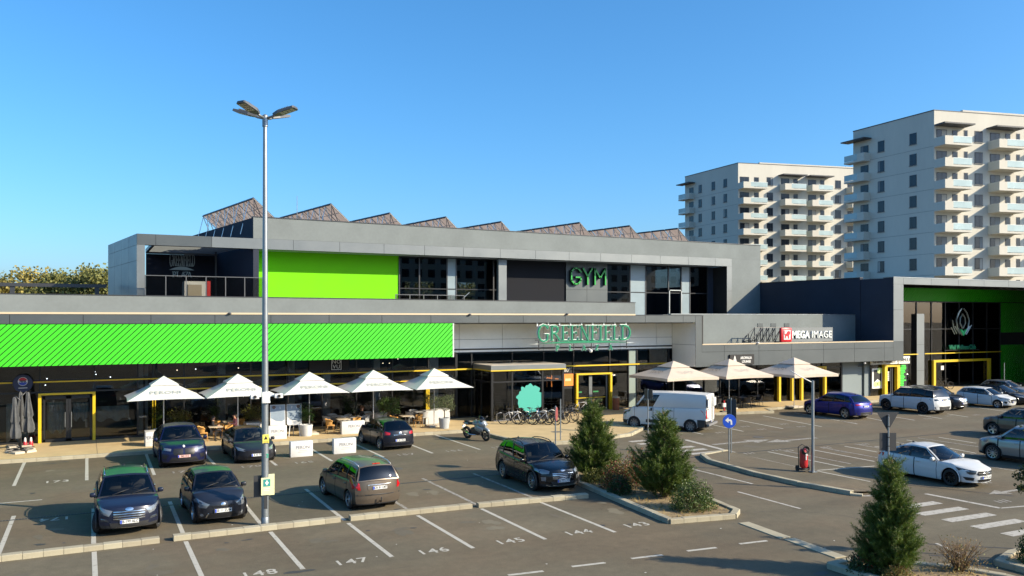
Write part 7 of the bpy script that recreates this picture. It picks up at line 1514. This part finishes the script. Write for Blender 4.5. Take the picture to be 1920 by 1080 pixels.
P_(mo, 'fairing', mpaint, lambda m: (m.ell((.50,0,.86),.30,.21,.20,14,9), m.ell((.30,.0,.62),.36,.20,.24,14,8), m.ell((.64,0,.80),.18,.14,.13,12,7)), True); P_(mo, 'windshield', glass('bike_screen', (.5,.5,.5), .8, .02, 1.5), lambda m: m.tube([(.62,0,.96),(.50,0,1.12),(.40,0,1.22)],[.15,.13,.06],10), True)
P_(mo, 'headlight', lamp_c, lambda m: (m.ell((.80,.07,.82),.04,.055,.04,8,5), m.ell((.80,-.07,.82),.04,.055,.04,8,5)), True); P_(mo, 'tank', mpaint, lambda m: m.ell((.10,0,.84),.30,.15,.14,14,8), True); P_(mo, 'saddle', blackp, lambda m: (m.ell((-.30,0,.80),.30,.13,.07,12,6), m.ell((-.62,0,.87),.2,.11,.06,12,6)), True); P_(mo, 'tail', mpaint, lambda m: (m.ell((-.62,0,.78),.28,.12,.09,12,6)), True)
P_(mo, 'engine', steel_d, lambda m: (m.rbox(-.25,.32,-.16,.16,.26,.62,.06), m.ell((.0,.18,.40),.13,.05,.13,10,6), m.tube([(-.1,0,.4),(-.7,.09,.30)],.035,6)), True); P_(mo, 'exhaust', chrome, lambda m: (m.tube([(.1,-.15,.28),(-.3,-.17,.27),(-.85,-.2,.48)],[.03,.035,.06],8)), True); P_(mo, 'handlebar', blackp, lambda m: (m.tube([(.36,.36,1.0),(.44,.16,.98),(.44,-.16,.98),(.36,-.36,1.0)],.017,6), [m.tube([(.48,s*.2,1.02),(.52,s*.34,1.12)],.01,5) for s in (-1,1)], [m.ell((.52,s*.36,1.13),.02,.07,.04,8,5) for s in (-1,1)]), True); P_(mo, 'stand', steel_d, lambda m: m.tube([(-.1,.12,.3),(-.15,.42,.06)],.015,5)); P_(mo, 'taillight', lamp_r, lambda m: m.ell((-.90,0,.80),.03,.06,.03,8,5), True); P_(mo, 'plate', plate_w, lambda m: m.box(-.93,-.92,-.1,.1,.52,.68))
# --- bicycles
def bicycle(label, loc, rz, fm, lean=0, sc=1.0):
    t = thing('bicycle', label, 'bicycle', (loc[0],loc[1],.135), rz, 'bicycles parked at the vestibule'); t.rotation_euler = (R(lean),0,rz); t.scale = (sc,sc,sc)
    for x in (.53,-.53):
        w = P_(t, 'wheel', steel_d, lambda m: (m.tube([(x+.315*math.cos(a),0,.34+.315*math.sin(a)) for a in np.linspace(0,2*pi,25)[:-1]],.010,5,closed=True), m.lathe([(.025,-.04),(.025,.04)],8,axis='y',c=(x,0,.34)), [m.tube([(x,0,.34),(x+.31*math.cos(a),0,.34+.31*math.sin(a))],.0025,3) for a in np.linspace(0,2*pi,15)[:-1]]), True)
        P_(t, 'tyre', rubber, lambda m: m.tube([(x+.335*math.cos(a),0,.34+.335*math.sin(a)) for a in np.linspace(0,2*pi,29)[:-1]],.027,6,closed=True), True, w)
    P_(t, 'frame', fm, lambda m: (m.tube([(-.16,0,.80),(-.05,0,.29)],.019,6), m.tube([(-.05,0,.29),(.40,0,.72)],.022,6), m.tube([(-.15,0,.75),(.38,0,.78)],.019,6), m.tube([(.42,0,.66),(.37,0,.88)],.022,6), [m.tube([(-.05,s*.03,.29),(-.53,s*.06,.34)],.010,5) for s in (-1,1)], [m.tube([(-.15,s*.02,.72),(-.53,s*.06,.34)],.009,5) for s in (-1,1)]), True)
    P_(t, 'fork', fm, lambda m: [m.tube([(.41,s*.03,.70),(.46,s*.055,.5),(.53,s*.055,.34)],.012,5) for s in (-1,1)], True); P_(t, 'handlebar', blackp, lambda m: (m.tube([(.37,0,.86),(.40,0,.98)],.014,6), m.tube([(.32,.30,1.01),(.41,.12,.98),(.41,-.12,.98),(.32,-.30,1.01)],.013,6)), True); P_(t, 'saddle', blackp, lambda m: (m.ell((-.20,0,.95),.14,.075,.03,10,5), m.tube([(-.16,0,.80),(-.19,0,.94)],.014,6)), True)
    P_(t, 'crank', steel_d, lambda m: (m.lathe([(.09,-.05),(.09,-.045)],16,axis='y',c=(-.05,0,.29)), m.tube([(-.05,-.06,.29),(.08,-.06,.17)],.011,5), m.tube([(-.05,.06,.29),(-.18,.06,.41)],.011,5), m.box(.03,.13,-.14,-.06,.155,.175), m.box(-.23,-.13,.06,.14,.40,.42)), 40); P_(t, 'chain', blackp, lambda m: (m.tube([(-.05,-.047,.38),(-.53,-.047,.38)],.006,4), m.tube([(-.05,-.047,.20),(-.53,-.047,.30)],.006,4)))
bc = [mat('bike_white', (.55,.55,.55), .35), mat('bike_blue', (.03,.12,.30), .35), mat('bike_black', (.012,.012,.013), .4), mat('bike_grey', (.16,.16,.17), .4), mat('bike_red', (.30,.02,.03), .4)]
for i, (u, v, c, a, lab) in enumerate(((964,797,0,-38,'white bicycle at the left end of the row by the glass vestibule'),(990,797,2,-48,'black bicycle second in the row, under the teal tree film'),(1003,794,1,-30,'blue-framed bicycle behind the second one under the teal tree film'),(1017,797,0,-42,'pale bicycle at the middle of the row'),(1034,797,2,-62,'black bicycle behind the thin round sign'),(1050,795,3,-55,'grey bicycle at the bare thin pole'),(1062,793,2,-40,'black bicycle at the right end of the row'),(1071,789,3,-70,'dark grey bicycle tucked behind the right end of the row'),(1093,776,0,-15,'white bicycle standing in front of the yellow entrance door'))):
    x, y = tp(u,v); bicycle(lab, (x,y+.35), R(a), bc[c], random.uniform(-6,6))
rk = thing('bicycle_rack', 'low steel bicycle rack along the vestibule glass', 'bicycle rack', (*tp(1000,790),.135))
for i in range(7): P_(rk, 'hoop', alu, lambda m: m.tube([(-2.2+i*.62,.75,0),(-2.2+i*.62,.75,.5),(-1.95+i*.62,.75,.58),(-1.7+i*.62,.75,.5),(-1.7+i*.62,.75,0)],.018,6), True)
P_(rk, 'rail', alu, lambda m: m.tube([(-2.4,.77,.05),(2.4,.77,.05)],.02,6))
obj_at('bicycle', MB().box(0,.01,0,.01,0,.01), blackc, 'x', 'bicycle', (0,0,-50)) if False else None
x, y = wx(1772,50.6), 50.6; bicycle('dark bicycle leaning by the club door on the far right', (x,y), R(160), bc[2], 4)
# ================================================================ TREES AND SHRUBS
def needle_mesh(P, D, n, ln, wd, seed):
    """P: tuft origins (k,3), D: shoot directions (k,3); n needles a tuft as thin triangles"""
    g = np.random.default_rng(seed); k = len(P); P = np.repeat(P, n, 0); D = np.repeat(D, n, 0)
    t = g.random((k*n,1)); base = P + D*t*ln*1.6
    r = g.normal(size=(k*n,3)); r -= (r*D).sum(1,keepdims=True)*D; r /= np.linalg.norm(r,axis=1,keepdims=True)+1e-9
    a = .55+.5*g.random((k*n,1)); d = D*(1-a*.55)+r*a; d /= np.linalg.norm(d,axis=1,keepdims=True); L = ln*(.7+.6*g.random((k*n,1)))
    s = np.cross(d, g.normal(size=(k*n,3))); s /= np.linalg.norm(s,axis=1,keepdims=True)+1e-9
    v = np.empty((k*n,3,3)); v[:,0] = base-s*wd; v[:,1] = base+s*wd; v[:,2] = base+d*L
    return v.reshape(-1,3)
def tri_obj(v, name, mats, parent):
    me = bpy.data.meshes.new(name); n = len(v)//3; me.vertices.add(len(v)); me.vertices.foreach_set('co', v.astype(np.float32).ravel()); me.loops.add(len(v)); me.loops.foreach_set('vertex_index', np.arange(len(v),dtype=np.int32)); me.polygons.add(n); me.polygons.foreach_set('loop_start', np.arange(0,len(v),3,dtype=np.int32)); me.update(calc_edges=True); me.materials.append(mats); return link(me, name, parent)
pine_m = leafmat('pine_needles', (.026,.060,.006), (.145,.205,.026), .5, .32, 2.2); pine_t = leafmat('pine_shoots', (.11,.12,.03), (.24,.24,.08), .6, .2, 3)
def pine(label, loc, h, w, seed, ntuft=12500, ln=.085, wd=.0068, dens=10):
    t = thing('pine_tree', label, 'tree', (loc[0],loc[1],.09)); g = np.random.default_rng(seed)
    P_(t, 'trunk', barkm, lambda m: m.tube([(0,0,-.05),(.02,.01,h*.3),(-.01,.02,h*.6),(.01,0,h*.97)],[.075,.06,.035,.012],8), True)
    nb = 150; tips = []; P = []; D = []
    prof = lambda s: ((1-s)**1.05*(.78+.26*min(1,s*7))+.045) * (w/2)
    m = MB()
    for i in range(nb):
        s = ((i+.5)/nb)**1.12; z = h*(.0+.92*s); a = i*2.39996+g.normal()*.25; L = prof(s)*(.92+.26*g.normal()*.6)*(1+.16*math.sin(3*a+seed)+.14*math.sin(s*26+2*a)); L = max(.08, L); rise = .28+.5*s+g.normal()*.08
        p0 = Vector((0,0,z)); d = Vector((math.cos(a),math.sin(a),rise*.6)); pts = [p0+d*(L*q)+Vector((0,0,L*.45*q*q)) for q in (0,.35,.7,1)]
        m.tube(pts, [.016*(1-s*.5),.012,.008,.005], 4)
        k = max(4, int(ntuft/nb*(L/(w*.3))))
        for _ in range(max(2,int(k/5.0))):
            q = g.random()**.5; b = p0+d*(L*q)+Vector((0,0,L*.45*q*q)); sp_ = .07+.20*L*(1-q*.5); off = Vector((g.normal(),g.normal(),g.normal()*.6))*sp_*.5; pos = b+off
            up_ = Vector((d.x*.8+off.x*1.6+g.normal()*.12,d.y*.8+off.y*1.6+g.normal()*.12,.55+.55*g.random())).normalized(); sl = .16+.14*g.random()
            for e_ in range(5): P.append(pos+up_*(sl*e_/4)); D.append(up_)
    for z in np.linspace(.86,1.0,14): P.append(Vector((g.normal()*.03,g.normal()*.03,h*z))); D.append(Vector((g.normal()*.3,g.normal()*.3,1)).normalized())
    m.build('branches', barkm, t, True, world=False)
    P = np.array(P); D = np.array(D); tri_obj(needle_mesh(P, D, dens, ln, wd, seed), 'crown', pine_m, t)
    sel = g.random(len(P)) < .05; tri_obj(needle_mesh(P[sel]+D[sel]*ln*1.3, D[sel], 6, ln*.7, wd*1.8, seed+1), 'young_shoots', pine_t, t)
    m = MB(); m.tube([(0,0,h*.9),(0,0,h*1.0)],.01,5); [m.tube([(0,0,h*.95),(.07*math.cos(a),.07*math.sin(a),h*1.0)],.006,4) for a in (0,1.5,3,4.6)]; m.build('leader', mat('leader_bud', (.35,.24,.10), .8), t, world=False)
pine('bushy pine at the back of the planted island behind the black SUV', gp(1112,897,.1), 3.25, 1.72, 11)
pine('bushy pine at the front of the planted island', (18.85,24.75), 3.15, 1.80, 12)
pine('nearest bushy pine at the bottom right', gp(1670,1074,.1), 2.9, 1.08, 13, 14000, .075, .0052, 11)
def shrub(label, loc, rx, ry, h, lm, n, lw, ll, seed, accents=None, up=.35, name='shrub', twiggy=False, z0=.09):
    t = thing(name, label, 'shrub', (loc[0],loc[1],z0)); r = np.random.default_rng(seed); m = MB()
    for i in range(16 if not twiggy else 42):
        a = r.random()*6.28; q = r.random()**.5*(.8 if not twiggy else 1); e = Vector((rx*q*math.cos(a),ry*q*math.sin(a),h*(.55+.4*r.random()))); m.tube([(e.x*.12,e.y*.12,0),(e.x*.5,e.y*.5,e.z*.55),tuple(e)],[.012,.009,.003],4)
        if twiggy:
            for _ in range(3): f = Vector((r.normal()*.12,r.normal()*.12,.1+r.random()*.12)); m.tube([tuple(e*.7),tuple(e*.75+f)],[.004,.002],3)
    m.build('stems', mat('twig', (.13,.085,.05), .9) , t, True, world=False)
    d = r.normal(size=(n,3)); d /= np.linalg.norm(d,axis=1,keepdims=True); d[:,2] = np.abs(d[:,2])
    rad = (.45+.55*r.random((n,1))**.5) if not twiggy else (.3+.75*r.random((n,1)))
    k = 1+.16*np.sin(5*d[:,:1]*3+seed)+.13*np.sin(7*d[:,1:2]+4*d[:,2:3]); c = d*rad*k*np.array([rx,ry,h])
    ax = r.normal(size=(n,3)); ax[:,2] += up; ax += d*.5; ax /= np.linalg.norm(ax,axis=1,keepdims=True); sd = np.cross(ax, r.normal(size=(n,3))); sd /= np.linalg.norm(sd,axis=1,keepdims=True); L = ll*(.6+.7*r.random((n,1)))
    q = np.empty((n,2,3,3)); q[:,0,0] = c; q[:,0,1] = c+ax*L*.5+sd*lw/2; q[:,0,2] = c+ax*L; q[:,1,0] = c; q[:,1,1] = c+ax*L; q[:,1,2] = c+ax*L*.5-sd*lw/2
    sel = r.random(n) < (accents[1] if accents else 0)
    tri_obj(q[~sel].reshape(-1,3), 'leaves', lm, t)
    if accents: tri_obj(q[sel].reshape(-1,3), 'coloured_leaves', accents[0], t)
red_l = leafmat('leaf_red', (.12,.02,.015), (.30,.07,.04), .5, .25, 3); leaf_b = leafmat('leaf_box', (.03,.055,.010), (.12,.17,.035), .45, .2, 2.5); leaf_au = leafmat('leaf_autumn', (.16,.10,.03), (.34,.22,.08), .6, .3, 3)
shrub('low rounded evergreen shrub at the front tip of the planted island', (18.55,22.75), .78,.62,.95, leaf_b, 6500,.035,.06, 21)
shrub('reddish-leaved shrub between the two middle pines', (18.3,26.9), .62,.6,1.05, leaf_y, 3600,.04,.075, 22, (red_l,.38))
shrub('small dark shrub at the kerb between the two middle pines', (17.8,26.0), .45,.45,.65, leaf_d, 2200,.04,.07, 23, (red_l,.12))
shrub('red-tipped shrub behind the front middle pine', (19.4,27.2), .55,.55,1.25, leaf_y, 2200,.04,.08, 24, (red_l,.45))
shrub('low yellowish shrub beside the black SUV\'s bumper', (18.3,28.3), .75,.5,.55, leaf_y, 2600,.035,.07, 25)
shrub('small olive shrub at the right foot of the front middle pine', (19.6,25.9), .4,.4,.7, leaf_o, 1500,.035,.07, 26)
shrub('dark red-tipped shrub left of the nearest pine', (17.95,15.1), .48,.4,.5, leaf_d, 2600,.035,.06, 27, (red_l,.10))
shrub('low yellow-green shrub under the nearest pine', (18.15,14.35), .4,.35,.35, leaf_y, 1500,.03,.06, 28, (leaf_au,.4))
shrub('dry twiggy shrub with sparse tan leaves right of the nearest pine', (20.1,14.0), .75,.6,.95, leaf_au, 900,.03,.05, 29, (leaf_y,.2), twiggy=True)
shrub('dense dark shrub at the bottom right corner', (22.55,13.5), .45,.42,.9, leaf_d, 2600,.04,.07, 30, (leaf_m,.35))
# sapling whose branches reach in from the right edge
sx, sy = 23.25, 13.7; t = thing('sapling', 'leafy branch of a young tree reaching in at the right edge', 'tree', (sx,sy,0)); r = np.random.default_rng(41); tips = []
def branch(m, p, d, L, rr, depth):
    e = p+d*L; m.tube([tuple(p), tuple(p+d*L*.5+Vector((0,0,.02))), tuple(e)], [rr,rr*.8,rr*.5], 5)
    for k in range(9): q = r.random(); tips.append(p+d*L*q)
    if depth:
        for _ in range(3): nd = (d+Vector((r.normal()*.55,r.normal()*.55,r.normal()*.35))).normalized(); branch(m, p+d*L*(.4+.5*r.random()), nd, L*.62, rr*.55, depth-1)
m = MB(); m.tube([(0,0,0),(.02,0,1.5),(-.02,.02,2.9)],[.045,.035,.02],7)
for z, d, L in ((2.45,(-.9,.1,.10),.62),(2.75,(-.75,-.3,.35),.6),(2.2,(-.85,.35,-.05),.5),(2.85,(.3,.5,.8),.6),(2.6,(.6,-.5,.5),.6),(1.8,(-.7,.2,.25),.4)): branch(m, Vector((0,0,z)), Vector(d).normalized(), L, .014, 2)
m.build('trunk', barkm, t, True, world=False)
c = np.array([[*p] for p in tips]); c = np.repeat(c,3,0); n = len(c); c = c+r.normal(size=(n,3))*.035; ax = r.normal(size=(n,3)); ax[:,2] -= .4; ax /= np.linalg.norm(ax,axis=1,keepdims=True); sd = np.cross(ax, r.normal(size=(n,3))); sd /= np.linalg.norm(sd,axis=1,keepdims=True); L = .085*(.6+.7*r.random((n,1))); q = np.empty((n,2,3,3)); q[:,0,0] = c; q[:,0,1] = c+ax*L*.5+sd*.028; q[:,0,2] = c+ax*L; q[:,1,0] = c; q[:,1,1] = c+ax*L; q[:,1,2] = c+ax*L*.5-sd*.028
tri_obj(q.reshape(-1,3), 'leaves', leafmat('leaf_sapling', (.03,.05,.012), (.13,.14,.04), .5, .3, 2), t)
# far trees behind the left terrace, and those seen through the gym windows
far_m = [leafmat('far_leaf_a', (.085,.10,.025), (.26,.25,.07), .7, .2, .35), leafmat('far_leaf_b', (.16,.14,.03), (.40,.32,.08), .7, .2, .35), leafmat('far_leaf_c', (.035,.05,.018), (.11,.12,.04), .7, .2, .35)]
def far_tree(label, x, y, h, w, k, seed):
    t = thing('distant_tree', label, 'tree', (x,y,0), 0, 'trees beyond the plaza'); r = np.random.default_rng(seed)
    P_(t, 'trunk', barkm, lambda m: (m.tube([(0,0,0),(.1,0,h*.4),(0,.1,h*.8)],[.3,.2,.06],7), [m.tube([(0,0,h*.35),(w*.35*math.cos(a),w*.35*math.sin(a),h*.7)],[.12,.03],5) for a in (0,1.2,2.5,3.8,5)]), True)
    n = 6500; cl = 30; cc = r.normal(size=(cl,3)); cc /= np.linalg.norm(cc,axis=1,keepdims=True); cc *= r.random((cl,1))**.4; cc = cc*np.array([w*.42,w*.42,h*.30])+np.array([0,0,h*.64]); i = r.integers(0,cl,n); c = cc[i]+r.normal(size=(n,3))*np.clip(1,1,1)*np.array([w*.085,w*.085,h*.042])
    ax = r.normal(size=(n,3)); ax /= np.linalg.norm(ax,axis=1,keepdims=True); sd = np.cross(ax, r.normal(size=(n,3))); sd /= np.linalg.norm(sd,axis=1,keepdims=True); L = .42*(.5+r.random((n,1))); q = np.empty((n,2,3,3)); q[:,0,0] = c; q[:,0,1] = c+ax*L*.5+sd*.2; q[:,0,2] = c+ax*L; q[:,1,0] = c; q[:,1,1] = c+ax*L; q[:,1,2] = c+ax*L*.5-sd*.2
    tri_obj(q.reshape(-1,3), 'crown', far_m[k], t)
ds = 150
for i, (u, vt, w, k, lab) in enumerate(((-12,520,10,1,'yellowing distant tree at the left picture edge'),(22,515,9,0,'green distant tree, second from the left edge'),(62,500,11,1,'tall yellow-green distant tree above the left terrace'),(100,512,9,0,'broad green distant tree in the middle of the left group'),(135,494,10,0,'tallest distant tree of the left group'),(160,502,8,1,'yellowish distant tree right of the tallest one'),(188,497,10,0,'distant tree touching the grey pergola flank'),(215,505,9,2,'distant tree mostly behind the pergola flank'),(765,520,12,2,'distant tree seen through the left gym window'),(795,515,12,0,'distant tree seen through the middle gym window'),(830,522,12,2,'distant tree hidden between the gym windows'),(870,520,12,0,'distant tree seen through the right gym window'))):
    y = ds+random.uniform(-8,12); x = wx(u,y); z = wz(u,vt,y); far_tree(lab, x, y, z*1.02, w, k, 50+i)
